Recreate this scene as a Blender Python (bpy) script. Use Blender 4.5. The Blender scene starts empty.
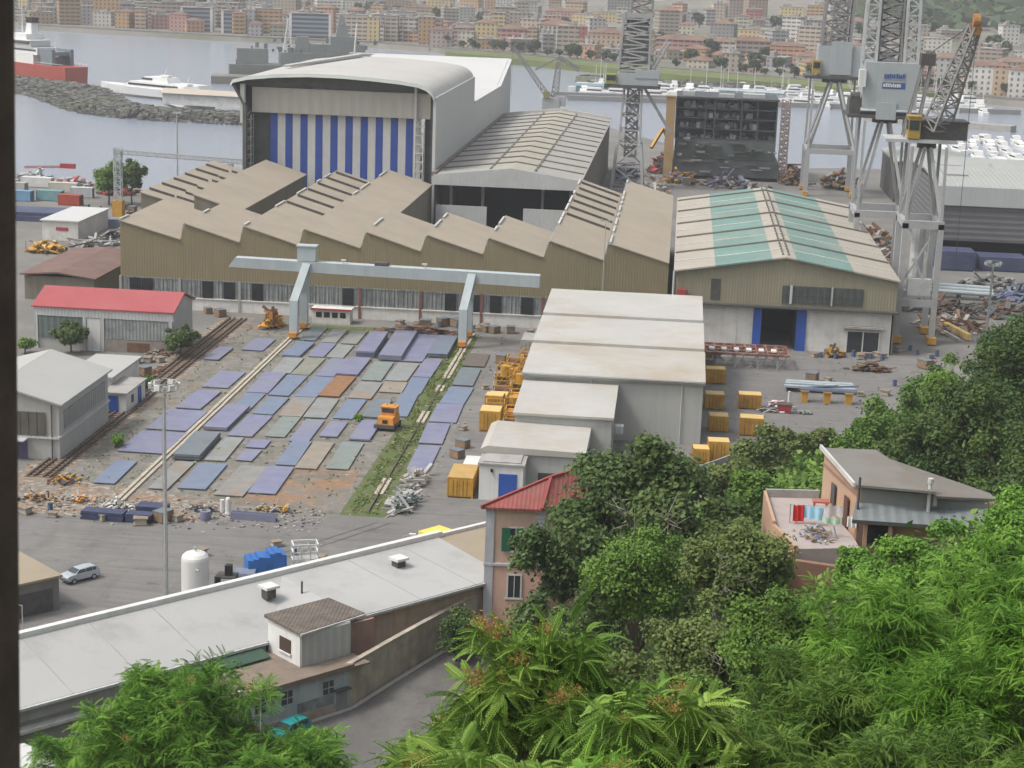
import bpy, math, random
import numpy as np
from mathutils import Vector, Matrix

R = math.radians
PI = math.pi
SC = bpy.context.scene
COL = SC.collection
rnd = random.Random(11)
npr = np.random.RandomState(5)


# ------------------------------------------------------------------ mesh collector
class MB:
    """collects faces, then links them as ONE mesh object"""
    def __init__(s):
        s.v = []; s.f = []; s.m = []; s.k = 0; s.sm = False

    def add(s, pts, faces):
        o = len(s.v)
        s.v += [tuple(p) for p in pts]
        s.f += [tuple(i + o for i in f) for f in faces]
        s.m += [s.k] * len(faces)
        return s

    def quad(s, *p):
        return s.add(p, [tuple(range(len(p)))])

    def box(s, x0, x1, y0, y1, z0, z1):
        p = [(x0, y0, z0), (x1, y0, z0), (x1, y1, z0), (x0, y1, z0), (x0, y0, z1), (x1, y0, z1), (x1, y1, z1), (x0, y1, z1)]
        return s.add(p, [(0, 3, 2, 1), (4, 5, 6, 7), (0, 1, 5, 4), (1, 2, 6, 5), (2, 3, 7, 6), (3, 0, 4, 7)])

    def hexa(s, p):
        return s.add(p, [(0, 3, 2, 1), (4, 5, 6, 7), (0, 1, 5, 4), (1, 2, 6, 5), (2, 3, 7, 6), (3, 0, 4, 7)])

    def prism(s, poly, a, b, axis='y'):
        """poly of (x,z) pushed along y, of (y,z) along x, or of (x,y) along z"""
        n = len(poly)
        f = {'y': lambda p, t: (p[0], t, p[1]), 'x': lambda p, t: (t, p[0], p[1]), 'z': lambda p, t: (p[0], p[1], t)}[axis]
        pts = [f(p, a) for p in poly] + [f(p, b) for p in poly]
        fs = [tuple(range(n))[::-1], tuple(range(n, 2 * n))]
        fs += [(i, (i + 1) % n, n + (i + 1) % n, n + i) for i in range(n)]
        return s.add(pts, fs)

    def bar(s, a, b, w, h=None):
        """square beam from a to b"""
        h = h or w
        a = Vector(a); b = Vector(b); d = (b - a)
        if d.length < 1e-6: return s
        d.normalize()
        up = Vector((0, 0, 1)) if abs(d.z) < .95 else Vector((0, 1, 0))
        r = d.cross(up).normalized(); u = r.cross(d).normalized()
        r *= w / 2; u *= h / 2
        return s.hexa([a - r - u, a + r - u, b + r - u, b - r - u, a - r + u, a + r + u, b + r + u, b - r + u])

    def tube(s, a, b, r0, r1=None, n=8, cap=True):
        r1 = r0 if r1 is None else r1
        a = Vector(a); b = Vector(b); d = (b - a).normalized()
        up = Vector((0, 0, 1)) if abs(d.z) < .95 else Vector((1, 0, 0))
        r = d.cross(up).normalized(); u = r.cross(d)
        pts = []
        for c, q in ((a, r0), (b, r1)):
            for i in range(n):
                t = 2 * PI * i / n
                pts.append(c + r * (math.cos(t) * q) + u * (math.sin(t) * q))
        fs = [(i, (i + 1) % n, n + (i + 1) % n, n + i) for i in range(n)]
        if cap: fs += [tuple(range(n))[::-1], tuple(range(n, 2 * n))]
        return s.add(pts, fs)

    def lathe(s, prof, c=(0, 0, 0), n=20):
        pts = []
        for r, z in prof:
            for i in range(n):
                t = 2 * PI * i / n
                pts.append((c[0] + r * math.cos(t), c[1] + r * math.sin(t), c[2] + z))
        fs = []
        for j in range(len(prof) - 1):
            for i in range(n):
                fs.append((j * n + i, j * n + (i + 1) % n, (j + 1) * n + (i + 1) % n, (j + 1) * n + i))
        fs.append(tuple(range(n))[::-1]); k = (len(prof) - 1) * n
        fs.append(tuple(range(k, k + n)))
        return s.add(pts, fs)

    def sheet(s, rows):
        """grid of points rows x cols"""
        n = len(rows[0]); o = []
        for r in rows: o += r
        fs = []
        for j in range(len(rows) - 1):
            for i in range(n - 1):
                fs.append((j * n + i, j * n + i + 1, (j + 1) * n + i + 1, (j + 1) * n + i))
        return s.add(o, fs)

    def truss(s, a, b, w, h, nseg, t, lace=None):
        """four-chord lattice beam from a to b: w wide, h high"""
        a = Vector(a); b = Vector(b); d = (b - a).normalized()
        up = Vector((0, 0, 1)) if abs(d.z) < .95 else Vector((0, 1, 0))
        r = d.cross(up).normalized(); u = r.cross(d).normalized()
        w0, w1 = (w if isinstance(w, tuple) else (w, w)); h0, h1 = (h if isinstance(h, tuple) else (h, h))
        def cn(k, i, j):
            f = k / nseg
            return a + (b - a) * f + r * (i * (w0 + (w1 - w0) * f) / 2) + u * (j * (h0 + (h1 - h0) * f) / 2)
        lace = lace or t * .6
        cs = [(-1, -1), (1, -1), (1, 1), (-1, 1)]
        for i, j in cs:
            s.bar(cn(0, i, j), cn(nseg, i, j), t)
        for k in range(nseg):
            for q in range(4):
                c0 = cs[q]; c1 = cs[(q + 1) % 4]
                if k % 2: c0, c1 = c1, c0
                s.bar(cn(k, *c0), cn(k + 1, *c1), lace)
                s.bar(cn(k, *c0), cn(k, *c1), lace)
        return s

    def shift(s, d):
        s.v = [(p[0] + d[0], p[1] + d[1], p[2] + d[2]) for p in s.v]
        return s

    def xf(s, mat):
        s.v = [tuple(mat @ Vector(p)) for p in s.v]
        return s

    def mesh(s, name, mats):
        me = bpy.data.meshes.new(name)
        me.from_pydata(s.v, [], s.f)
        mats = mats if isinstance(mats, (list, tuple)) else [mats]
        for m in mats: me.materials.append(m)
        if len(mats) > 1:
            me.polygons.foreach_set('material_index', s.m)
        if s.sm: me.shade_smooth()
        me.update()
        return me


def tag(o, label=None, cat=None, group=None, kind=None):
    if label: o['label'] = label
    if cat: o['category'] = cat
    if group: o['group'] = group
    if kind: o['kind'] = kind
    return o


def thing(name, label, cat, loc=(0, 0, 0), rz=0, group=None):
    o = bpy.data.objects.new(name, None)
    o.empty_display_size = .3
    COL.objects.link(o)
    o.location = loc
    o.rotation_euler = (0, 0, rz)
    return tag(o, label, cat, group)


def part(name, mb, mats, parent, label=None, world=False):
    """a mesh of its own under a thing (or under a part); world=True: mb holds world coordinates"""
    if world:
        r = parent
        while r.parent: r = r.parent
        mb.shift((-r.location[0], -r.location[1], -r.location[2]))
    o = bpy.data.objects.new(name, mb.mesh(name, mats))
    COL.objects.link(o)
    o.parent = parent
    if label: o['label'] = label
    return o


def solo(name, mb, mats, label, cat, loc=(0, 0, 0), rz=0, group=None, world=False):
    if world: mb.shift((-loc[0], -loc[1], -loc[2]))
    o = bpy.data.objects.new(name, mb.mesh(name, mats))
    COL.objects.link(o)
    o.location = loc; o.rotation_euler = (0, 0, rz)
    return tag(o, label, cat, group)


def struct(name, mb, mats, kind='structure', label=None):
    o = bpy.data.objects.new(name, mb.mesh(name, mats))
    COL.objects.link(o)
    o['kind'] = kind
    if label: o['label'] = label
    return o


def dup(root, loc, rz=None, label=None, group=None, sc=None):
    def cp(o, par):
        c = o.copy(); COL.objects.link(c)
        if par: c.parent = par
        for ch in o.children: cp(ch, c)
        return c
    c = cp(root, None)
    c.location = loc
    if rz is not None: c.rotation_euler = (0, 0, rz)
    if sc: c.scale = (sc, sc, sc) if not isinstance(sc, tuple) else sc
    if label: c['label'] = label
    if group: c['group'] = group
    return c


# ------------------------------------------------------------------ materials
def srgb(r, g, b):
    f = lambda c: (c / 255 / 12.92) if c <= 10 else (((c / 255 + .055) / 1.055) ** 2.4)
    return (f(r), f(g), f(b))


class NT:
    def __init__(s, name):
        s.mat = bpy.data.materials.new(name); s.mat.use_nodes = True
        s.t = s.mat.node_tree; s.n = s.t.nodes; s.l = s.t.links
        s.b = s.n['Principled BSDF']
        s.tc = s.n.new('ShaderNodeTexCoord'); s.geo = s.n.new('ShaderNodeNewGeometry')

    def node(s, typ, **kw):
        n = s.n.new(typ)
        for k, v in kw.items():
            if k in n.inputs.keys(): n.inputs[k].default_value = v
            else: setattr(n, k, v)
        return n

    def link(s, a, b): s.l.new(a, b)

    def math(s, op, a, b=None, clamp=False):
        n = s.n.new('ShaderNodeMath'); n.operation = op; n.use_clamp = clamp
        for i, v in enumerate((a, b)):
            if v is None: continue
            if isinstance(v, (int, float)): n.inputs[i].default_value = v
            else: s.link(v, n.inputs[i])
        return n.outputs[0]

    def mix(s, fac, a, b, typ='MIX'):
        n = s.n.new('ShaderNodeMix'); n.data_type = 'RGBA'; n.blend_type = typ
        for i, v in ((0, fac), (6, a), (7, b)):
            if isinstance(v, (int, float)): n.inputs[i].default_value = v
            elif isinstance(v, tuple): n.inputs[i].default_value = (*v[:3], 1)
            else: s.link(v, n.inputs[i])
        return n.outputs[2]

    def noise(s, scale, det=4, stretch=None, rough=.6, coord='World'):
        n = s.n.new('ShaderNodeTexNoise'); n.inputs['Scale'].default_value = scale
        n.inputs['Detail'].default_value = det; n.inputs['Roughness'].default_value = rough
        src = s.geo.outputs['Position'] if coord == 'World' else s.tc.outputs[coord]
        if stretch:
            m = s.n.new('ShaderNodeMapping'); m.inputs['Scale'].default_value = stretch
            s.link(src, m.inputs[0]); src = m.outputs[0]
        s.link(src, n.inputs['Vector'])
        return n.outputs[0]

    def ramp(s, v, lo, hi, a=0, b=1):
        n = s.n.new('ShaderNodeMapRange'); n.clamp = True
        n.inputs[1].default_value = lo; n.inputs[2].default_value = hi
        n.inputs[3].default_value = a; n.inputs[4].default_value = b
        s.link(v, n.inputs[0])
        return n.outputs[0]

    def xyz(s, coord='Object'):
        n = s.n.new('ShaderNodeSeparateXYZ'); s.link(s.tc.outputs[coord], n.inputs[0])
        return n.outputs

    def bump(s, h, strength=.3, dist=.05):
        n = s.n.new('ShaderNodeBump'); n.inputs['Strength'].default_value = strength
        n.inputs['Distance'].default_value = dist
        s.link(h, n.inputs['Height']); s.link(n.outputs[0], s.b.inputs['Normal'])

    def color(s, c): s.link(c, s.b.inputs['Base Color'])


def M(name, rgb, rough=.8, var=.18, scale=.6, metal=0., dirt=None, dirt_amt=.5, dirt_scale=.25, ribs=None, rib_gap=.3,
      rib_dark=.25, streak=0., emit=None, spec=.35):
    """general procedural surface. ribs: axis (0,1,2) across which sheet ribs repeat; streak: vertical weather streaks"""
    t = NT(name)
    t.b.inputs['Roughness'].default_value = rough
    t.b.inputs['Metallic'].default_value = metal
    t.b.inputs['Specular IOR Level'].default_value = spec
    c0 = tuple(max(0, v * (1 - var)) for v in rgb); c1 = tuple(min(1, v * (1 + var)) for v in rgb)
    c = t.mix(t.ramp(t.noise(scale, 5), .3, .7), c0, c1)
    c = t.mix(t.ramp(t.noise(scale * 7, 4), .35, .75, 0, .5), c, tuple(v * (1 - var * .9) for v in rgb))
    if dirt:
        c = t.mix(t.ramp(t.noise(dirt_scale, 6, rough=.7), .48, .68, 0, dirt_amt), c, dirt)
    if streak:
        c = t.mix(t.ramp(t.noise(1., 5, stretch=(1.3, 1.3, .06)), .45, .75, 0, streak), c, tuple(v * .45 for v in rgb))
    if ribs is not None:
        x = t.xyz()[ribs]
        w = t.math('SINE', t.math('MULTIPLY', x, 2 * PI / rib_gap))
        k = t.ramp(w, .2, .95, 0, rib_dark)
        c = t.mix(k, c, tuple(v * .35 for v in rgb))
        t.bump(w, .25, rib_gap * .12)
    t.color(c)
    if emit:
        t.b.inputs['Emission Color'].default_value = (*rgb, 1); t.b.inputs['Emission Strength'].default_value = emit
    return t.mat
# ------------------------------------------------------------------ camera, light, air
CAMZ = 70.0
FPX = 1800.0
_p = math.atan((384 + 45) / FPX); _y = R(5.0); _r = R(2.0)
fw = Vector((-math.sin(_y) * math.cos(_p), math.cos(_y) * math.cos(_p), -math.sin(_p)))
rt0 = Vector((math.cos(_y), math.sin(_y), 0)); up0 = rt0.cross(fw)
rt = rt0 * math.cos(_r) + up0 * math.sin(_r)
upv = up0 * math.cos(_r) - rt0 * math.sin(_r)
cam = bpy.data.cameras.new('camera')
cam.sensor_width = 36; cam.lens = FPX / 1024 * 36
cam.clip_start = .1; cam.clip_end = 20000
cam.dof.use_dof = True; cam.dof.focus_distance = 260; cam.dof.aperture_fstop = 13
camo = bpy.data.objects.new('camera', cam); COL.objects.link(camo)
mw = Matrix((rt, upv, -fw)).transposed().to_4x4(); mw.translation = (0, 0, CAMZ)
camo.matrix_world = mw
SC.camera = camo

SUN_EL, SUN_AZ = R(56), R(112)            # azimuth of the direction towards the sun, counted from +Y to -X
sd = Vector((-math.sin(SUN_AZ) * math.cos(SUN_EL), math.cos(SUN_AZ) * math.cos(SUN_EL), math.sin(SUN_EL)))
sl = bpy.data.lights.new('sun', 'SUN'); sl.energy = 1.5; sl.angle = R(10); sl.color = (1, .965, .91)
so = bpy.data.objects.new('sun', sl); COL.objects.link(so)
so.rotation_euler = sd.to_track_quat('Z', 'Y').to_euler(); so.location = (0, 0, 300)

W = bpy.data.worlds.new('World'); SC.world = W; W.use_nodes = True
wn = W.node_tree.nodes; wl = W.node_tree.links
sky = wn.new('ShaderNodeTexSky'); sky.sky_type = 'NISHITA'; sky.sun_disc = False
sky.sun_elevation = SUN_EL; sky.sun_rotation = -SUN_AZ
sky.air_density = 1.6; sky.dust_density = 6; sky.ozone_density = .6
hs = wn.new('ShaderNodeHueSaturation'); hs.inputs['Saturation'].default_value = .34
wl.new(sky.outputs[0], hs.inputs['Color'])
bg = wn['Background']; bg.inputs['Strength'].default_value = .15
wl.new(hs.outputs[0], bg.inputs['Color'])

SC.view_settings.view_transform = 'Standard'; SC.view_settings.look = 'None'
SC.view_settings.gamma = 1; SC.view_settings.use_curve_mapping = False
SC.view_settings.exposure = .36
SC.render.filter_size = 1.95
SC.cycles.use_denoising = True
SC.cycles.max_bounces = 5; SC.cycles.diffuse_bounces = 3; SC.cycles.glossy_bounces = 2
SC.cycles.transparent_max_bounces = 4; SC.cycles.volume_bounces = 0
SC.cycles.use_adaptive_sampling = True; SC.cycles.adaptive_threshold = .02
SC.cycles.sample_clamp_indirect = 6

hz_t = bpy.data.materials.new('haze_air'); hz_t.use_nodes = True
hn = hz_t.node_tree.nodes; hn.remove(hn['Principled BSDF'])
pv = hn.new('ShaderNodeVolumePrincipled'); pv.inputs['Color'].default_value = (.93, .95, 1, 1)
pv.inputs['Density'].default_value = .000155; pv.inputs['Anisotropy'].default_value = .1
hz_t.node_tree.links.new(pv.outputs[0], hn['Material Output'].inputs['Volume'])
struct('haze', MB().box(-3500, 3500, -200, 5200, -9, 262), hz_t, 'stuff')

# ------------------------------------------------------------------ materials
WHITE = M('white_paint', (.60, .60, .585), .6, .08, .2, streak=.25)
OFFWHITE = M('off_white_sheet', (.48, .475, .45), .55, .1, .12, dirt=(.36, .33, .28), dirt_amt=.35, dirt_scale=.08, ribs=0, rib_gap=1.1, rib_dark=.12)
GREYWALL = M('grey_cladding', (.38, .385, .375), .7, .08, .15, streak=.3, ribs=0, rib_gap=.5, rib_dark=.12)
GREYSHEET = M('pale_grey_sheet', (.46, .47, .47), .55, .1, .2, streak=.15, ribs=0, rib_gap=.6, rib_dark=.12)
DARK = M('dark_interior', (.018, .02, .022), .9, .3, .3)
BLACK = M('black_rubber', (.02, .02, .021), .8, .2, 2)
GLASS = M('window_glass', (.035, .045, .05), .12, .2, 1, spec=.6)
STEELGREY = M('crane_grey_paint', (.345, .355, .36), .5, .15, .4, dirt=(.17, .12, .09), dirt_amt=.35, dirt_scale=.4)
STEELLIGHT = M('light_grey_paint', (.42, .45, .46), .5, .1, .3, streak=.3)
STEELDARK = M('dark_machinery', (.07, .07, .07), .6, .3, 1.2, dirt=(.14, .09, .06), dirt_amt=.4, dirt_scale=.9)
RUST = M('rusty_steel', (.14, .078, .05), .9, .35, 1.0, dirt=(.20, .12, .075), dirt_amt=.6, dirt_scale=.7)
YELLOW = M('yellow_machine_paint', (.50, .27, .035), .55, .18, .8, dirt=(.27, .155, .06), dirt_amt=.6, dirt_scale=.6)
ORANGE = M('orange_machine_paint', (.55, .23, .035), .5, .15, .8, dirt=(.25, .12, .05), dirt_amt=.4, dirt_scale=.6)
PALEYELLOW = M('faded_yellow_lid', (.60, .42, .16), .6, .12, .8)
BLUE = M('blue_door_paint', (.025, .085, .36), .5, .15, .3, streak=.2)
CONCRETE = M('concrete', (.32, .31, .295), .9, .15, .5, dirt=(.18, .17, .155), dirt_amt=.5, dirt_scale=.3)
WOOD = M('weathered_timber', (.22, .15, .095), .9, .3, 1.5)
REDWHITE = M('red_paint', (.36, .05, .055), .6, .15, .7)


def ground_mat(name, layers, base, rough=.92, fine=.22):
    """base colour with patches: layers = [(scale, lo, hi, colour, amount, stretch)]"""
    t = NT(name); t.b.inputs['Roughness'].default_value = rough
    t.b.inputs['Specular IOR Level'].default_value = .25
    c = t.mix(t.ramp(t.noise(.05, 6), .3, .7), tuple(v * .86 for v in base), tuple(v * 1.14 for v in base))
    for sc, lo, hi, colr, amt, st in layers:
        c = t.mix(t.ramp(t.noise(sc, 6, stretch=st, rough=.68), lo, hi, 0, amt), c, colr)
    n = t.noise(3.5, 4)
    c = t.mix(t.ramp(n, .35, .7, 0, fine), c, tuple(v * .45 for v in base))
    t.bump(n, .35, .06)
    t.color(c)
    return t.mat


ASPHALT = ground_mat('asphalt', [(.035, .45, .65, (.20, .195, .185), .6, None), (.25, .52, .66, (.115, .11, .105), .55, (1, .25, 1)), (.12, .55, .7, (.25, .235, .21), .5, None), (.55, .5, .64, (.095, .09, .088), .5, (.09, 1, 1)), (.9, .52, .66, (.24, .23, .215), .4, (.12, 1, 1)), (.35, .58, .7, (.07, .068, .066), .6, None)], (.165, .16, .155))
YARD = ground_mat('yard_concrete', [(.05, .45, .62, (.21, .20, .185), .7, None), (.3, .55, .7, (.11, .10, .095), .5, None)], (.17, .165, .155))
DIRT = ground_mat('dirt_and_gravel', [(.09, .44, .6, (.17, .165, .145), .85, None), (.16, .56, .66, (.25, .14, .08), .6, None), (.22, .52, .63, (.085, .10, .05), .6, None), (.5, .47, .6, (.26, .245, .22), .7, None), (1.6, .56, .68, (.06, .055, .045), .6, None)], (.18, .168, .15), .92, .35)
RUSTDIRT = ground_mat('rusty_dirt', [(.13, .47, .56, (.28, .155, .085), .75, None), (.11, .52, .6, (.185, .175, .165), .95, None), (.5, .52, .66, (.36, .24, .15), .6, None), (1.2, .55, .68, (.09, .06, .045), .6, None)], (.165, .15, .125))
GRASSDIRT = ground_mat('weedy_strip', [(.4, .4, .6, (.07, .115, .03), .9, None), (.7, .55, .68, (.23, .20, .14), .5, None)], (.12, .125, .06))
LITTERDIRT = ground_mat('littered_ground', [(1.1, .5, .6, (.42, .38, .32), .7, None), (.6, .52, .62, (.10, .07, .05), .7, None), (.3, .5, .6, (.27, .15, .08), .5, None)], (.20, .17, .14))
HILLMAT = ground_mat('hillside_soil', [(.1, .4, .6, (.045, .07, .022), .9, None)], (.07, .065, .035))
QUAYMAT = ground_mat('quay_surface', [(.05, .45, .6, (.24, .22, .20), .6, None), (.3, .55, .68, (.17, .09, .06), .5, None)], (.19, .18, .165))
FARLAND = ground_mat('town_ground', [(.01, .45, .6, (.10, .12, .06), .7, None)], (.20, .185, .165))
FARGREEN = ground_mat('distant_green', [(.02, .4, .6, (.10, .135, .05), .8, None)], (.15, .17, .06))

wt = NT('sea_water'); wt.b.inputs['Base Color'].default_value = (.25, .285, .345, 1)
wt.b.inputs['Roughness'].default_value = .16; wt.b.inputs['IOR'].default_value = 1.33
wt.bump(wt.noise(.55, 5, stretch=(.6, 1.4, 1)), .35, .5)
WATER = wt.mat

# ------------------------------------------------------------------ sea and land
struct('water', MB().quad((-3400, 300, -1.6), (3400, 300, -1.6), (3400, 5000, -1.6), (-3400, 5000, -1.6)), WATER)
land = [(-700, -190), (700, -190), (700, 470), (118, 520), (100, 590), (78, 655), (56, 650), (34, 640), (-2, 705), (-30, 770), (-44, 830), (-76, 830),
        (-96, 716), (-122, 712), (-122, 512), (-150, 508), (-196, 530), (-300, 552), (-700, 600)]
struct('ground', MB().prism(land, -3.5, 0, 'z'), YARD)


def flat(name, pts, z, m, kind='structure'):
    return struct(name, MB().quad(*[(x, y, z) for x, y in pts]), m, kind)


flat('road', [(-128, 168), (-56, 150), (-14, 176), (-10, 224), (-22.6, 224), (-22.6, 336), (-31.2, 336), (-31.2, 216), (-40, 212.5), (-128, 204)], .004, ASPHALT)
for (x0, y0, x1, y1) in ((-47.2, 195.2, -35.0, 214.0), (-45.6, 195.0, -33.4, 213.8)):
    _d = Vector((x1 - x0, y1 - y0, 0)).normalized() * .12
    flat('road_rail', [(x0 - _d.y, y0 + _d.x), (x0 + _d.y, y0 - _d.x), (x1 + _d.y, y1 - _d.x), (x1 - _d.y, y1 + _d.x)], .012, STEELDARK)
flat('yard_pavement', [(6.2, 245), (22, 256), (54, 302), (44, 331), (6.2, 331)], .004, ASPHALT)
flat('yard_ground', [(-79.5, 217), (-37.6, 216), (-37.6, 331), (-79.5, 331)], .004, DIRT)
flat('rusty_ground', [(-55, 217.5), (-40.5, 217.5), (-41.5, 237), (-55, 235)], .008, RUSTDIRT)
flat('weed_ground', [(-40.4, 216), (-34.4, 216), (-35.4, 331), (-39.0, 331)], .008, GRASSDIRT)
flat('weedy_ground', [(-68, 327), (-40, 327), (-40, 332.5), (-68, 332.5)], .008, GRASSDIRT)
flat('littered_ground', [(-128, 209), (-56, 209), (-56, 218.5), (-88, 226), (-128, 232)], .008, LITTERDIRT)
flat('railway_ground', [(-86, 226), (-79.6, 226), (-79.6, 336), (-86, 336)], .006, LITTERDIRT)

# hillside: rises from the foot line towards the camera
FOOT = [(-420, 40), (-75, 92), (-42, 116), (-25, 126), (-21.5, 141), (-17.5, 163), (-13, 186), (4, 226), (16, 242), (30, 262), (52, 292), (80, 334), (130, 376), (420, 460)]


def hill_h(x, y):
    best = 1e9; side = 1
    for (ax, ay), (bx, by) in zip(FOOT[:-1], FOOT[1:]):
        dx, dy = bx - ax, by - ay; L2 = dx * dx + dy * dy
        t = max(0, min(1, ((x - ax) * dx + (y - ay) * dy) / L2))
        qx, qy = ax + dx * t, ay + dy * t
        d = math.hypot(x - qx, y - qy)
        if d < best - 1e-6:
            best = d; side = 1 if dx * (y - ay) - dy * (x - ax) < 0 else -1
    u = (x + 16.8) * -.6745 + (y - 168.7) * -.7383; v = (x + 16.8) * .7383 + (y - 168.7) * -.6745
    low = 2.75 if (-14 < u < 75 and v > -.4 and y < 196) else -9
    if side < 0: return max(low, -min(best, 3.) * .4)
    d = best
    h = .62 * d if d < 46 else 28.5 + .34 * (d - 46)
    h = min(h, 60) + .5 * math.sin(x * .21 + y * .13)
    if 8 < x < 30 and 137 < y < 158: h = min(h, 21.5)
    if y > 158 and x > 16: h = min(h, max(1.5, 19 - (y - 158) * .16))
    elif x > 28 and y > 125: h = min(h, 19 + (158 - y) * .55)
    if math.hypot(x, y) < 9: h = min(h, 58)
    return max(h, low)


rows = []
for j in range(-14, 62):
    y = j * 8.0 if j > 5 else j * 8.0
    rows.append([(x * 6.0, y, hill_h(x * 6.0, y)) for x in range(-42, 60)])
hmb = MB().sheet(rows); hmb.sm = True
struct('hillside_terrain', hmb, HILLMAT)

# the far shore: coast line and the rising town ground
COAST = [(-1500, 1700), (-900, 1560), (-533, 1432), (-440, 1399), (-336, 1368), (-229, 1362), (-146, 1300), (-76, 1236), (-2, 1172), (73, 1112), (178, 1020), (260, 960), (500, 905), (1500, 900)]


def coast_y(x):
    for (ax, ay), (bx, by) in zip(COAST[:-1], COAST[1:]):
        if ax <= x <= bx: return ay + (by - ay) * (x - ax) / (bx - ax)
    return 1700 if x < 0 else 900


def far_h(x, y):
    d = y - coast_y(x)
    if d < 0: return -3
    h = 2.2 + max(0, d - 60) * .015
    if d > 900: h += (d - 900) * .06
    rx = x - 330                                    # wooded ridge on the right
    h += 24 * math.exp(-((rx - .10 * (y - 1900)) / 240) ** 2) * max(0, min(1, (y - 1450) / 250))
    return min(h, 190)


xs = [-1500, -1200, -900, -700, -533, -440, -336, -229, -146, -76, -2, 73, 130, 178, 220, 260, 320, 380, 500, 650, 800, 1100, 1500]
rows = []
for d in [-4, 0, 12, 30, 60, 120, 200, 300, 420, 550, 700, 900, 1200, 1600, 2200, 3000]:
    r = []
    for x in xs:
        y = coast_y(x) + d
        r.append((x, y, far_h(x, y) if d > 0 else (-3.5 if d < 0 else 1.8)))
    rows.append(r)
fmb = MB().sheet(rows)
struct('terrain', fmb, FARLAND)
# flat grassy mole in front of the right half of the town
gm = [(-165, 1262), (-78, 1186), (-2, 1108), (62, 1068), (110, 1034), (150, 1036), (80, 1104), (0, 1166), (-74, 1230), (-150, 1296)]
struct('grass_bank', MB().prism(gm, -3, 2.6, 'z'), FARGREEN)
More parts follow.
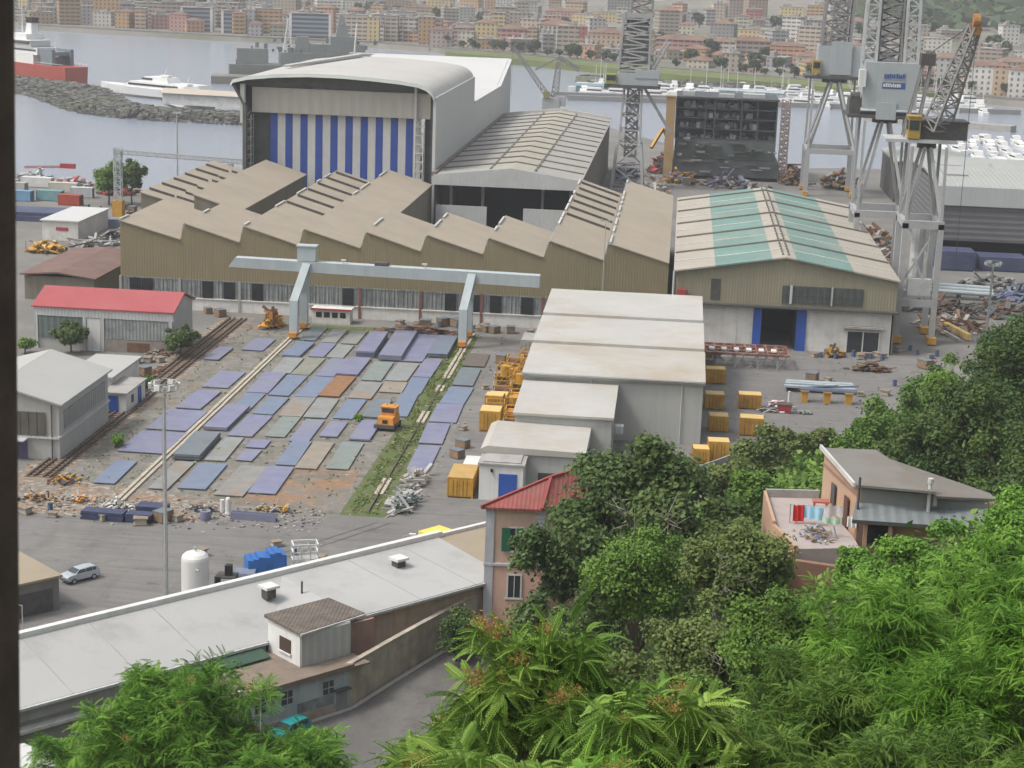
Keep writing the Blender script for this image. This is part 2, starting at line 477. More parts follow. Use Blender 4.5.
# ------------------------------------------------------------------ steel plates of the storage yard
PLATES = {
    'a':[(-65.6, 323.42, 2.7, 11.95, 0.09, 'slate'), (-61.5, 322.12, 2.6, 11.35, 0.04, 'drab'), (-57.75, 321.83, 2.7, 10.95, 0.04, 'rustdrab'), (-53.15, 314.97, 3.0, 17.05, 1.05, 'lav'), (-48.45, 315.42, 3.7, 21.15, 0.96, 'lavgrey'), (-44.5, 315.9, 3.5, 22.2, 0.19, 'lav'), (-40.55, 317.15, 3.2, 15.7, 0.69, 'striped')],
    'b':[(-65.45, 309.03, 2.9, 11.35, 0.33, 'blue'), (-61.35, 309.82, 2.7, 11.15, 0.11, 'lav'), (-58.0, 309.58, 2.8, 10.45, 0.04, 'drab')],
    'c':[(-64.7, 296.42, 3.1, 11.55, 0.04, 'drab'), (-61.1, 296.73, 2.9, 12.75, 0.05, 'olive'), (-56.9, 296.73, 2.9, 13.35, 0.08, 'lav'), (-53.45, 298.25, 3.3, 12.7, 0.26, 'lav'), (-48.95, 295.95, 3.1, 13.7, 0.08, 'green'), (-44.75, 296.17, 3.4, 13.05, 0.04, 'drab'), (-40.9, 299.9, 2.8, 13.4, 0.18, 'lav')],
    'd':[(-65.3, 283.38, 3.3, 14.25, 0.13, 'lav'), (-61.45, 282.35, 3.1, 13.9, 0.1, 'blue'), (-56.95, 282.0, 3.3, 13.8, 0.17, 'blue'), (-53.5, 283.4, 3.1, 13.8, 0.17, 'rust'), (-48.6, 281.73, 3.5, 10.95, 0.1, 'rustdrab'), (-44.5, 285.0, 3.5, 7.2, 0.04, 'sand'), (-40.95, 286.88, 2.7, 11.25, 0.12, 'blue')],
    'e':[(-65.25, 269.72, 2.8, 11.55, 0.07, 'blue'), (-61.15, 268.4, 2.9, 10.6, 0.12, 'blue'), (-57.0, 268.5, 3.3, 11.8, 0.05, 'rustdrab'), (-53.25, 268.75, 3.2, 11.9, 0.05, 'drab'), (-48.8, 269.2, 2.8, 12.0, 0.07, 'blue'), (-44.7, 270.2, 2.8, 11.0, 0.19, 'slate'), (-41.0, 273.65, 2.7, 14.3, 0.07, 'blue')],
    'f':[(-65.85, 259.28, 3.3, 13.45, 0.46, 'lav'), (-61.45, 255.95, 3.4, 12.1, 0.07, 'lav'), (-56.55, 256.32, 2.7, 11.35, 0.07, 'green'), (-52.65, 255.02, 2.7, 12.35, 0.07, 'lav'), (-48.95, 256.55, 2.5, 8.5, 0.14, 'lav'), (-44.1, 256.6, 2.8, 10.6, 0.25, 'lav')],
    'g':[(-65.8, 242.08, 3.4, 12.25, 0.83, 'slate'), (-62.0, 242.55, 2.7, 12.1, 0.04, 'drab'), (-57.95, 246.1, 2.6, 4.2, 0.04, 'lav'), (-57.9, 240.12, 2.2, 5.75, 0.06, 'lav'), (-51.95, 242.62, 2.6, 12.35, 0.09, 'blue'), (-48.8, 242.05, 2.8, 13.5, 0.04, 'sand'), (-44.6, 242.8, 2.9, 13.6, 0.09, 'green')],
    'h':[(-65.55, 228.28, 2.4, 12.85, 0.04, 'rustdrab'), (-61.45, 228.65, 3.5, 11.7, 0.12, 'blue'), (-55.85, 227.68, 3.6, 13.65, 0.04, 'rustdrab'), (-52.05, 228.75, 3.4, 12.3, 0.12, 'lav')],
    'L':[(-78.3, 302.58, 2.4, 9.85, 0.17, 'lav'), (-73.35, 228.12, 2.7, 10.55, 0.12, 'blue'), (-73.25, 311.62, 3.5, 9.75, 0.1, 'lav'), (-73.0, 269.7, 3.6, 11.6, 0.15, 'lav'), (-72.9, 243.82, 6.1, 10.95, 0.11, 'lav'), (-72.8, 256.77, 5.6, 11.65, 0.12, 'lav'), (-72.6, 283.88, 4.0, 11.25, 0.06, 'lav')],
    'R':[(-33.85, 257.52, 3.2, 11.35, 0.04, 'lav'), (-33.75, 270.02, 3.9, 11.15, 0.05, 'lav'), (-33.55, 244.05, 2.9, 12.5, 0.11, 'lav'), (-33.55, 281.77, 3.6, 11.25, 0.1, 'blue'), (-33.55, 295.2, 3.2, 12.4, 0.13, 'slate'), (-33.5, 308.45, 3.6, 9.9, 0.04, 'brown')],
}
_dr = (.25, .13, .065)
PM = {
    'lav': M('lavender_primer', (.18, .185, .275), .55, .14, .5, dirt=(.20, .21, .225), dirt_amt=.75, dirt_scale=.16, streak=.0),
    'lavgrey': M('lavender_grey_primer', (.185, .195, .275), .55, .12, .3, dirt=(.17, .175, .18), dirt_amt=.7, dirt_scale=.09),
    'blue': M('blue_grey_primer', (.15, .185, .265), .55, .12, .5, dirt=(.16, .175, .20), dirt_amt=.5, dirt_scale=.12),
    'slate': M('slate_primer', (.14, .165, .185), .55, .14, .5, dirt=(.15, .155, .15), dirt_amt=.5, dirt_scale=.15),
    'striped': M('streaked_primer', (.16, .19, .24), .55, .14, .5, dirt=(.06, .07, .085), dirt_amt=.6, dirt_scale=.5),
    'drab': M('weathered_drab_plate', (.22, .235, .235), .8, .16, .5, dirt=(.20, .15, .10), dirt_amt=.5, dirt_scale=.2),
    'olive': M('olive_plate', (.21, .21, .175), .8, .16, .5, dirt=(.12, .13, .08), dirt_amt=.5, dirt_scale=.2),
    'green': M('grey_green_plate', (.185, .215, .205), .75, .12, .5, dirt=(.17, .17, .13), dirt_amt=.5, dirt_scale=.2),
    'rust': M('rust_orange_plate', (.25, .125, .06), .9, .2, .5, dirt=(.16, .13, .09), dirt_amt=.5, dirt_scale=.2),
    'rustdrab': M('rust_stained_plate', (.215, .215, .205), .85, .16, .5, dirt=(.27, .145, .075), dirt_amt=.85, dirt_scale=.11),
    'sand': M('sandy_plate', (.24, .215, .18), .9, .16, .5, dirt=(.27, .16, .1), dirt_amt=.4, dirt_scale=.2),
    'brown': M('brown_plate', (.115, .10, .085), .85, .2, .5, dirt=(.16, .12, .09), dirt_amt=.4, dirt_scale=.2),
}
CN = {'lav': 'lavender', 'lavgrey': 'lavender-grey', 'blue': 'pale blue', 'slate': 'slate grey', 'striped': 'streaky blue-grey', 'drab': 'drab grey', 'olive': 'olive',
      'green': 'grey-green', 'rust': 'rust orange', 'rustdrab': 'rust-stained', 'sand': 'sandy', 'brown': 'dull brown'}
RN = {'a': 'row under the gantry crane', 'b': 'short row before the gantry row', 'c': 'third row from the gantry', 'd': 'fourth row from the gantry',
      'e': 'fifth row from the gantry', 'f': 'third row from the yard road', 'g': 'second row from the yard road', 'h': 'row nearest the yard road'}
ON = ['first', 'second', 'third', 'fourth', 'fifth', 'sixth', 'seventh', 'eighth']
for r, lst in PLATES.items():
    order = sorted(lst, key=lambda p: -p[1]) if r in 'LR' else lst
    for i, (x, y, w, L, h, c) in enumerate(order):
        mb = MB()
        h = max(h, .11); w *= 1.09; L *= 1.035
        for q in (-.36, 0, .36): mb.box(-w * .46, w * .46, L * q - .12, L * q + .12, -.11, 0)
        n = max(1, min(6, int(h / .16)))
        for k in range(n):
            dx, dy = (rnd.uniform(-.06, .06), rnd.uniform(-.12, .12)) if n > 1 and k < n - 1 else (0, 0)
            mb.box(-w / 2 + dx, w / 2 + dx, -L / 2 + dy, L / 2 + dy, h * k / n + (.012 if k else 0), h * (k + 1) / n)
        kind = 'steel plate' if h < .3 else 'stack of plates'
        if r == 'L': lab = f'{CN[c]} {kind} left of the left crane rail, {ON[i]} from the far end'
        elif r == 'R': lab = f'{CN[c]} {kind} right of the right crane rail, {ON[i]} from the far end'
        else: lab = f'{CN[c]} {kind}, {ON[i]} from left in the {RN[r]}'
        solo('steel_plate' if h < .3 else 'plate_stack', mb, PM[c], lab, 'steel plate', (x, y, .125 + rnd.uniform(0, .04)), R(rnd.uniform(-1.6, 1.6)), 'steel plates laid out in the storage yard')

# ------------------------------------------------------------------ crane rails, railway
RAILC = M('rail_beam_concrete', (.40, .36, .29), .9, .15, .8, dirt=(.28, .23, .16), dirt_amt=.5)
RAILS = M('rail_steel', (.10, .08, .07), .6, .2, 1)


def crane_rail(x, y0, y1, label, gap):
    t = thing('crane_rail', label, 'rail', (x, y0, 0), 0, 'crane rails of the plate yard')
    L = y1 - y0
    y = 0
    while y < L:
        l = min(L - y, rnd.uniform(4, 9))
        if rnd.random() > gap:
            for x0, x1 in ((-.62, -.14), (.16, .62)): part('concrete_beam', MB().box(x0, x1, y, y + l - .1, 0, .21 + rnd.uniform(-.03, .03)), RAILC, t)
        y += l
    part('steel_rail', MB().box(-.06, .06, 0, L, 0, .26), RAILS, t)


crane_rail(-69.0, 208, 334, 'pale concrete crane rail running along the left side of the plates', 0)
crane_rail(-36.9, 217, 334, 'broken pale crane rail beside the green weed strip', .45)
t = thing('railway_track', 'old brown railway track running beside the left plate strip', 'railway track', (-82.6, 212, 0))
for sx in (-1.5, -.6, .75, 1.6):
    part('rail', MB().box(sx - .12, sx + .12, 12, 122, .12, .34), RAILS, t)
mb = MB()
for k in range(92): mb.box(-2.0, 2.0, 12 + k * 1.2, 12.3 + k * 1.2, .01, .14)
part('sleepers', mb, WOOD, t)

# ------------------------------------------------------------------ gantry crane spanning the plates
GP = M('gantry_paint', (.40, .45, .465), .45, .08, .3, streak=.25)
t = thing('gantry_crane', 'pale grey gantry crane with a long box girder spanning the steel plates', 'gantry crane', (-53, 323, 0))
g = MB()
g.hexa([(-28.5, -1, 12.2), (29.2, -1, 11.2), (29.2, 1, 11.2), (-28.5, 1, 12.2), (-27.2, -1.1, 14.0), (29.2, -1.1, 13.4), (29.2, 1.1, 13.4), (-27.2, 1.1, 14.0)])
part('girder', g, GP, t)
part('cabin', MB().box(-15.6, -12.2, -.9, 1.0, 13.95, 16.6).box(-15.8, -12.0, -1.1, 1.2, 16.6, 16.85), GP, t)
for x, nm in ((-15.4, 0), (15.8, 1)):
    for sy, yf in ((-1, -4.4), (1, 4.6)):
        lg = MB(); w = .75
        ym = yf * .96; yt = .7 * sy
        zt = 13.6 if nm == 0 else 13.2
        lg.hexa([(x - w, yf - .6, .9), (x + w, yf - .6, .9), (x + w, yf + .6, .9), (x - w, yf + .6, .9), (x - w, ym - .6, 7.2), (x + w, ym - .6, 7.2), (x + w, ym + .6, 7.2), (x - w, ym + .6, 7.2)])
        dx = 1.6 if nm == 0 else 1.0
        lg.hexa([(x - w, ym - .6, 7.2), (x + w, ym - .6, 7.2), (x + w, ym + .6, 7.2), (x - w, ym + .6, 7.2), (x - w + dx, yt - .6, zt), (x + w + dx, yt - .6, zt), (x + w + dx, yt + .6, zt), (x - w + dx, yt + .6, zt)])
        lo = part('leg', lg, GP, t)
        bg_ = MB().box(x - .7, x + .7, yf - 1.3, yf + 1.3, .55, 1.35)
        for q in (-.8, .8): bg_.tube((x - .35, yf + q, .6), (x + .35, yf + q, .6), .42, n=10)
        part('bogie', bg_, ORANGE, lo)
hk = MB().box(-1.2, 1.2, -.9, .9, 13.6, 14.3)
part('trolley', hk, STEELDARK, t)
for x in (-7, 8): part('floodlight', MB().tube((x, -.6, 13.6), (x, -.6, 14.3), .09).box(x - .45, x + .45, -.9, -.4, 14.3, 14.55), WHITE, t)

# ------------------------------------------------------------------ high lighting masts


def light_mast(loc, h, label, r=.2, ring=1.3, n=6):
    t = thing('lighting_mast', label, 'lamp mast', loc)
    part('pole', MB().tube((0, 0, 0), (0, 0, h), r, r * .6, 8), GALV, t)
    rg = MB()
    for i in range(16):
        a, b = 2 * PI * i / 16, 2 * PI * (i + 1) / 16
        rg.bar((ring * math.cos(a), ring * math.sin(a), h - .3), (ring * math.cos(b), ring * math.sin(b), h - .3), .1)
        rg.bar((ring * math.cos(a), ring * math.sin(a), h + .5), (ring * math.cos(b), ring * math.sin(b), h + .5), .07)
        if i % 2 == 0: rg.bar((ring * math.cos(a), ring * math.sin(a), h - .3), (ring * math.cos(a), ring * math.sin(a), h + .5), .07)
        if i % 4 == 0: rg.bar((0, 0, h - .3), (ring * math.cos(a), ring * math.sin(a), h - .3), .09)
    part('platform', rg, GALV, t)
    for i in range(n):
        a = 2 * PI * i / n + .3
        m = Matrix.Translation((ring * 1.05 * math.cos(a), ring * 1.05 * math.sin(a), h + .1)) @ Matrix.Rotation(a, 4, 'Z')
        part('floodlight', MB().box(-.15, .2, -.32, .32, -.22, .3).xf(m), WHITE, t)
    ld = MB()
    for k in range(int(h / .5)): ld.bar((-.14, -r - .06, k * .5), (.14, -r - .06, k * .5), .04)
    ld.bar((-.16, -r - .06, 0), (-.16, -r - .06, h), .05).bar((.16, -r - .06, 0), (.16, -r - .06, h), .05)
    part('ladder', ld, GALV, t)
    return t


GALV = M('galvanised_steel', (.36, .37, .36), .45, .12, 1.2)
light_mast((-51.3, 176, 0), 25.6, 'tall grey lighting mast in front of the steel plates', .24, 1.35)
light_mast((62.6, 356, 0), 14.3, 'pale floodlight mast beside the rusty scrap on the right', .28, 1.5, 4)


def lamp_post(loc, h, label, arm=1.6, rz=0):
    t = thing('street_lamp', label, 'street lamp', loc, rz, None)
    part('pole', MB().tube((0, 0, 0), (0, 0, h), .09, .05, 8), GALV, t)
    part('arm', MB().bar((0, 0, h - .1), (arm * .6, 0, h + .15), .06), GALV, t)
    part('lamp_head', MB().box(arm * .5, arm * 1.15, -.17, .17, h + .08, h + .26), WHITE, t)


# ------------------------------------------------------------------ middle storage building with its lower annexes
GW2 = M('storage_wall', (.385, .39, .375), .75, .06, .12, streak=.22)
ROOFW = M('storage_roof', (.395, .385, .365), .7, .07, .1, dirt=(.32, .27, .195), dirt_amt=.8, dirt_scale=.045, streak=.0)
t = thing('storage_building', 'large grey storage building with three stepped off-white roofs', 'building', (-7.7, 260.5, 0))
part('wall', MB().box(-21, 5.6, 260.5, 314.5, 0, 9.55), GW2, t, world=True)
ys = [260.0, 277.5, 295.5, 315.0]; zs = [(9.75, 10.5), (10.95, 11.5), (11.95, 12.5)]
for k in range(3):
    e = .35 if k == 0 else .1
    rf = MB().prism([(ys[k], zs[k][0] - .6), (ys[k], zs[k][0]), (ys[k + 1] - .02, zs[k][1]), (ys[k + 1] - .02, zs[k][0] - .6)], -21.3 + .12 * k, 5.9 - .12 * k, 'x')
    part('roof', rf, ROOFW, t, world=True)
gt = MB().box(-21.3, 5.9, 259.8, 260.0, 9.5, 9.72)
for x in (-11, 2.5): gt.tube((x, 260.3, 0), (x, 260.3, 9.5), .09)
part('gutter', gt, GREYSHEET, t, world=True)
t = thing('storage_annex', 'grey annex with a white roof in front of the stepped storage building', 'building', (-14, 244, 0))
part('wall', MB().box(-20.8, -7.2, 244.5, 260.4, 0, 7.2), GW2, t, world=True)
part('roof', MB().prism([(244.1, 7.15), (244.1, 7.5), (260.3, 8.5), (260.3, 7.15)], -21.1, -6.9, 'x'), ROOFW, t, world=True)
part('vent', MB().box(-6.8, -5.6, 247, 248.4, 4.5, 5.6), GREYSHEET, t, world=True)
t = thing('lower_annex', 'low grey annex with a rounded white roof behind the white blue-doored hut', 'building', (-17, 231, 0))
part('wall', MB().box(-23.9, -10.3, 231.2, 244.4, 0, 5.2), GW2, t, world=True)
part('roof', MB().prism([(-24.3, 5.15), (-24.1, 5.7), (-23.2, 6.15), (-10.0, 5.85), (-9.9, 5.15)], 230.8, 244.45, 'y'), ROOFW, t, world=True)
part('window', MB().box(-16.3, -13.6, 231.1, 231.2, 1.0, 2.7), GLASS, t, world=True)
t = thing('switch_hut', 'white hut with a bright blue roller door beside the yellow containers', 'building', (-20.8, 226, 0))
part('wall', MB().box(-23.7, -17.9, 226.2, 231.0, 0, 4.8), WHITE, t, world=True)
part('roof', MB().box(-23.9, -17.7, 226.0, 231.1, 4.8, 5.05).box(-23.3, -18.3, 226.6, 230.6, 5.05, 5.2), CONCRETE, t, world=True)
part('door', MB().box(-21.1, -18.7, 226.1, 226.2, .1, 3.7), BLUE, t, world=True)
part('lamp', MB().box(-22.2, -21.9, 225.9, 226.2, 3.9, 4.3), BLACK, t, world=True)


# ------------------------------------------------------------------ yellow containers and machine boxes
def container(loc, w, L, h, m, label, rz=0, name='container', load=None, group='yellow containers in the shipyard', lid=None):
    t = thing(name, label, 'container', loc, rz, group)
    b = MB().box(-w / 2, w / 2, -L / 2, L / 2, .15, h - .06)
    for s in (-1, 1):
        for q in (-1, 1): b.box(s * w / 2 - .09, s * w / 2 + .09, q * L / 2 - .09, q * L / 2 + .09, 0, h)
    part('body', b, m, t)
    part('roof', MB().box(-w / 2 - .03, w / 2 + .03, -L / 2 - .03, L / 2 + .03, h - .06, h + .05), lid or m, t)
    d = MB()
    for s in (-1, 1): d.box(s * w / 4 - w / 4.6, s * w / 4 + w / 4.6, -L / 2 - .05, -L / 2, .3, h - .25)
    dd = part('door', d, m, t)
    hb = MB()
    for x in (-.28, -.12, .12, .28): hb.tube((x * w, -L / 2 - .08, .35), (x * w, -L / 2 - .08, h - .3), .03, n=6)
    part('lock_bar', hb, STEELDARK, dd)
    return t


YLID = M('pale_yellow_roof', (.42, .265, .075), .5, .12, .5, dirt=(.45, .33, .17), dirt_amt=.4)
container((-26.2, 229.6, 0), 3.3, 6.6, 2.75, YELLOW, 'large yellow container nearest the yard road beside the white hut', lid=YLID)
container((-25.2, 235.6, 0), 3.0, 4.4, 2.6, YELLOW, 'yellow container topped with white sheets behind the largest one', lid=WHITE)
YELLOW2 = M('dirty_yellow_paint', (.42, .215, .03), .6, .2, .6, dirt=(.19, .11, .05), dirt_amt=.7, dirt_scale=.5, streak=.35)
BX = [(8.4, 301.9, 3.2, 2.6, 'beside the storage building corner, nearest the red lattice section'), (8.0, 283.8, 2.9, 2.5, 'beside the storage building, middle of its column'),
      (13.7, 285.2, 3.5, 2.4, 'behind the red bin, right of another box'), (8.4, 269.6, 2.8, 2.5, 'close to the storage building, left of a wider box'),
      (13.4, 268.3, 3.5, 2.8, 'wider and in front of the scattered pallets'), (8.1, 252.6, 2.9, 3.0, 'tallest, half hidden by the leafy trees'), (5.6, 251.0, 2.2, 2.2, 'smallest, against the corner of the storage building')]
for x, y, w, h, lab in BX:
    container((x, y, 0), w, 2.4, h, YELLOW if w < 3.3 else YELLOW2, f'yellow machine box {lab}', R(rnd.uniform(-4, 4)), 'machine_box', lid=PALEYELLOW)


def machine_frame(loc, w, L, h, label, kind, m=YELLOW):
    t = thing('yellow_frame', label, 'machinery', loc, R(rnd.uniform(-8, 8)), 'yellow machinery lined up beside the storage building')
    f = MB()
    for sx in (-1, 1):
        for sy in (-1, 1): f.bar((sx * w / 2, sy * L / 2, 0), (sx * w / 2, sy * L / 2, h), .16)
        for z in (.1, h * .55, h): f.bar((sx * w / 2, -L / 2, z), (sx * w / 2, L / 2, z), .14)
    for sy in (-1, 1):
        for z in (.1, h * .55, h): f.bar((-w / 2, sy * L / 2, z), (w / 2, sy * L / 2, z), .14)
        f.bar((-w / 2, sy * L / 2, .1), (w / 2, sy * L / 2, h), .1)
    part('frame', f, m, t)
    if kind == 0:
        part('drum', MB().tube((-w * .4, 0, h * .5), (w * .4, 0, h * .5), h * .36, n=14), RUST, t)
    elif kind == 1:
        part('cabinet', MB().box(-w * .4, w * .4, -L * .4, L * .4, .15, h * .8), ORANGE, t)
    else:
        part('tank', MB().tube((0, 0, .2), (0, 0, h * .95), min(w, L) * .36, n=12), m, t)
        part('crate', MB().box(-w * .45, w * .1, -L * .45, L * .2, .15, h * .5), RUST, t)


container((-26.0, 262.6, 0), 3.0, 3.6, 3.2, YELLOW, 'tall yellow box nearest the camera in the roadside machinery line', name='machine_box', lid=PALEYELLOW)
YL = [(-22.9, 264, 2.2, 3, 1.8, 'low', 0), (-23.0, 268.6, 2.6, 2.8, 2.0, 'squat', 1), (-26.2, 271.0, 2.8, 2.6, 2.3, 'brownish', 0), (-23.6, 274.0, 2.2, 3.2, 2.6, 'narrow', 2),
      (-23.4, 279.5, 2.2, 3.0, 2.0, 'open', 1), (-26.4, 283.5, 2.8, 3.4, 2.2, 'wide', 0), (-23.6, 286.5, 2.4, 2.8, 3.4, 'tall', 2),
      (-26.6, 290.5, 2.2, 3.2, 3.8, 'tallest', 2), (-23.6, 293.5, 2.6, 3.0, 2.4, 'cluttered', 0), (-26.3, 297.5, 2.6, 2.6, 2.0, 'small', 1), (-23.4, 301.5, 2.4, 3.4, 2.8, 'orange-topped', 1), (-26.4, 304.5, 2.4, 3, 2.2, 'rusty', 0), (-24.0, 309.0, 2.8, 3.2, 2.4, 'farthest', 0)]
for i, (x, y, w, L, h, adj, k) in enumerate(YL):
    machine_frame((x, y, 0), w, L, h, f'{adj} yellow machine frame holding {("a rusty drum", "an orange cabinet", "a round tank")[k]}, {ON[i % 8] if i < 8 else ["ninth", "tenth", "eleventh", "twelfth", "last"][i - 8]} along the roadside line', k)
for i, (x, y, h, lab) in enumerate([(-26.3, 277.4, 2.0, 'pale-lidded yellow box, middle one of the roadside boxes'), (-26.6, 274.2, 2.6, 'yellow box behind a brown frame in the roadside line')]):
    container((x, y, 0), 2.7, 2.4, h, YELLOW, lab, R(rnd.uniform(-4, 4)), 'machine_box', lid=PALEYELLOW)
container((-24.2, 318.5, 0), 4.0, 6.6, 2.8, CONCRETE, 'cream box with pale roof at the far end of the yellow machinery', name='site_container', group='containers')
container((-20.0, 322.5, 0), 2.4, 3.0, 2.4, BLUE, 'small blue box behind the cream box', name='machine_box', group='containers')

# ------------------------------------------------------------------ yard vehicles and heaps
t = thing('yard_tractor', 'bright orange shunting tractor standing among the pale blue plates', 'vehicle', (-41.2, 259.6, .2), R(-8))
part('chassis', MB().box(-1.9, 1.9, -2.5, 2.6, .45, .95).box(-2.0, 2.0, -2.9, -2.4, .35, 1.0), STEELDARK, t)
part('body', MB().hexa([(-1.7, -2.3, .95), (1.7, -2.3, .95), (1.7, 2.4, .95), (-1.7, 2.4, .95), (-1.5, -2.1, 2.3), (1.5, -2.1, 2.3), (1.5, 2.2, 2.5), (-1.5, 2.2, 2.5)]), ORANGE, t)
cb = part('cab', MB().box(-1.45, 1.45, -.3, 2.0, 2.45, 3.9).box(-1.6, 1.6, -.45, 2.15, 3.9, 4.05), ORANGE, t)
part('windscreen', MB().box(-1.2, 1.2, -.36, -.3, 2.9, 3.7), GLASS, cb)
part('grille', MB().box(-.5, .5, -2.32, -2.2, 1.2, 1.9), BLACK, t)
for sx in (-1, 1):
    for y in (-1.5, 1.6): part('wheel', MB().tube((sx * 1.5, y, .45), (sx * 1.95, y, .45), .58, n=14), BLACK, t)
for sx in (-.8, .8): part('beacon', MB().tube((sx, 1.2, 4.05), (sx, 1.2, 4.4), .16), PALEYELLOW, t)

t.scale = (.78, .78, .78)


def heap(name, loc, sx, sy, sz, n, mats, label, cat, lens=(1.5, 5), th=(.12, .45), rz=0, group=None, flatness=.35):
    t = thing(name, label, cat, loc, rz, group)
    mbs = [MB() for _ in mats]
    for i in range(n):
        x, y = rnd.gauss(0, .38), rnd.gauss(0, .38)
        x = max(-1, min(1, x)); y = max(-1, min(1, y))
        zz = sz * max(.05, (1 - math.hypot(x, y))) * rnd.uniform(.1, 1)
        a = rnd.uniform(0, PI); l = rnd.uniform(*lens) / 2; ti = rnd.gauss(0, flatness)
        d = Vector((math.cos(a) * math.cos(ti), math.sin(a) * math.cos(ti), math.sin(ti))) * l
        c = Vector((x * sx, y * sy, zz + abs(d.z) * .6 + .05))
        if rnd.random() < .6:
            mbs[i % len(mats)].bar(c - d * .4, c + d * .4, max(th[1], l * rnd.uniform(.35, .8)), rnd.uniform(*th) * .8)
        else: mbs[i % len(mats)].bar(c - d, c + d, rnd.uniform(*th), rnd.uniform(*th) * .6)
    for mb, m in zip(mbs, mats): part('scrap_pieces', mb, m, t)
    return t


PALEJUNK = M('pale_rubble', (.34, .325, .295), .9, .2, 1)
GREENGREY = M('green_grey_steel', (.13, .17, .16), .6, .2, .8)
heap('scrap_heap', (-33.0, 222, 0), 1.9, 5.5, 1.4, 120, [GREENGREY, STEELGREY, PALEJUNK], 'heap of grey and pale scrap at the near end of the right crane rail', 'scrap heap', (1, 4), (.1, .5), 0)
heap('scrap_heap', (-33.0, 232, 0), 1.7, 4.5, 1.6, 80, [PALEJUNK, PALEJUNK, STEELGREY], 'whitish rubble heap beside the last lavender plate', 'scrap heap', (.8, 3), (.2, .7), 0)
heap('scrap_heap', (-46.5, 330, 0), 7.5, 1.5, 1.1, 130, [RUST, RUST, STEELDARK], 'long rusty bundle of bars below the white base wall', 'scrap heap', (3, 8), (.1, .3), 0, None, .08)
heap('scrap_heap', (-74.6, 328, 0), 2.0, 4.0, 3.4, 90, [ORANGE, YELLOW, RUST], 'upright orange machinery heap left of the gantry leg', 'scrap heap', (1.2, 3.4), (.2, .7), 0, None, .9)
for i, (x, y, sx, sy, sz, ms, lab) in enumerate([
        (-68.5, 213.5, 2.6, 1.3, .9, [WHITE, PALEJUNK], 'heap of white sacks at the end of the left crane rail'),
        (-79.5, 214.5, 3.4, 1.6, .8, [YELLOW2, RUST, PALEJUNK], 'heap of yellow and rusty fittings at the yard edge'),
        (-85.5, 212.5, 4.2, 1.8, .8, [PALEJUNK, STEELGREY, PM['blue']], 'grey and blue litter heap near the window post'),
        (-74.0, 215.0, 3.2, 1.5, .8, [STEELGREY, PALEJUNK, ORANGE], 'heap of grey offcuts between the yellow and white heaps'),
        (-57.5, 214.0, 2.6, 1.2, .7, [STEELDARK, PALEJUNK, PM['blue']], 'dark offcuts heap left of the white post at the yard edge'),
        (-48.5, 216.0, 3.6, 1.1, .7, [STEELDARK, YELLOW, STEELGREY], 'dark and yellow bars lying below the purple plate'),
        (-79.0, 223.0, 2.6, 3.0, .7, [RUST, YELLOW, STEELDARK], 'rusty bundle at the near end of the railway track'),
        (-88.0, 300.0, 3.0, 1.5, 1.2, [WOOD, PALEJUNK, RUST], 'timber and rubble heap in front of the red-roofed building'),
        (-84.6, 285.0, 1.4, 7, .6, [RUST, WOOD], 'brown bars lying along the railway track')]):
    heap('scrap_heap', (x, y, 0), sx, sy, sz, 60, ms, lab, 'scrap heap', (.4, 1.5), (.08, .32), 0)
NAVY = M('navy_tarpaulin', (.045, .055, .11), .6, .25, .8, dirt=(.09, .09, .15), dirt_amt=.5)
for x, y, w, L, h, lab in [(-68.6, 208.6, 5.6, 2.0, 1.1, 'long navy covered stack left of the lighting mast on the road edge'), (-64.0, 208.4, 3.4, 1.8, 1.1, 'short navy covered stack just left of the lighting mast'),
                           (-63.3, 211.4, 4.0, 2.4, 1.3, 'lavender sheets piled behind the short navy stack'), (-83.5, 211.5, 3.4, 2.2, 1.5, 'navy block close to the window post')]:
    b = MB()
    for k in range(4):
        b.box(-w / 2 + rnd.uniform(0, .2), w / 2 - rnd.uniform(0, .2), -L / 2 + rnd.uniform(0, .12), L / 2 - rnd.uniform(0, .12), k * h / 4 + (.01 if k else 0), (k + 1) * h / 4)
    solo('covered_stack', b, NAVY if 'navy' in lab else PM['lav'], lab, 'stack', (x, y, .01), R(rnd.uniform(-4, 2)), 'stacks along the yard road')
solo('steel_beam', MB().box(-2.9, 2.9, -.45, -.35, 0, .9).box(-2.9, 2.9, -.35, .4, .4, .5).box(-2.9, 2.9, .4, .5, 0, .9), PM['lav'], 'lavender H-beam lying alone at the edge of the yard road', 'steel beam', (-50.4, 211.8, .01), R(-2))
solo('bollard', MB().lathe([(.45, 0), (.38, .3), (.33, 1.9), (.2, 2.1)], n=12).lathe([(.3, 0), (.28, 1.6)], (-.9, .5, 0), 10), WHITE, 'white concrete post pair standing at the yard edge', 'bollard', (-54.2, 213.8, 0))
solo('drum', MB().lathe([(.7, 0), (.72, .5), (.7, 1.2)], n=14), PM['lav'], 'short blue drum on the road edge beside the white posts', 'drum', (-56.3, 210.6, 0))

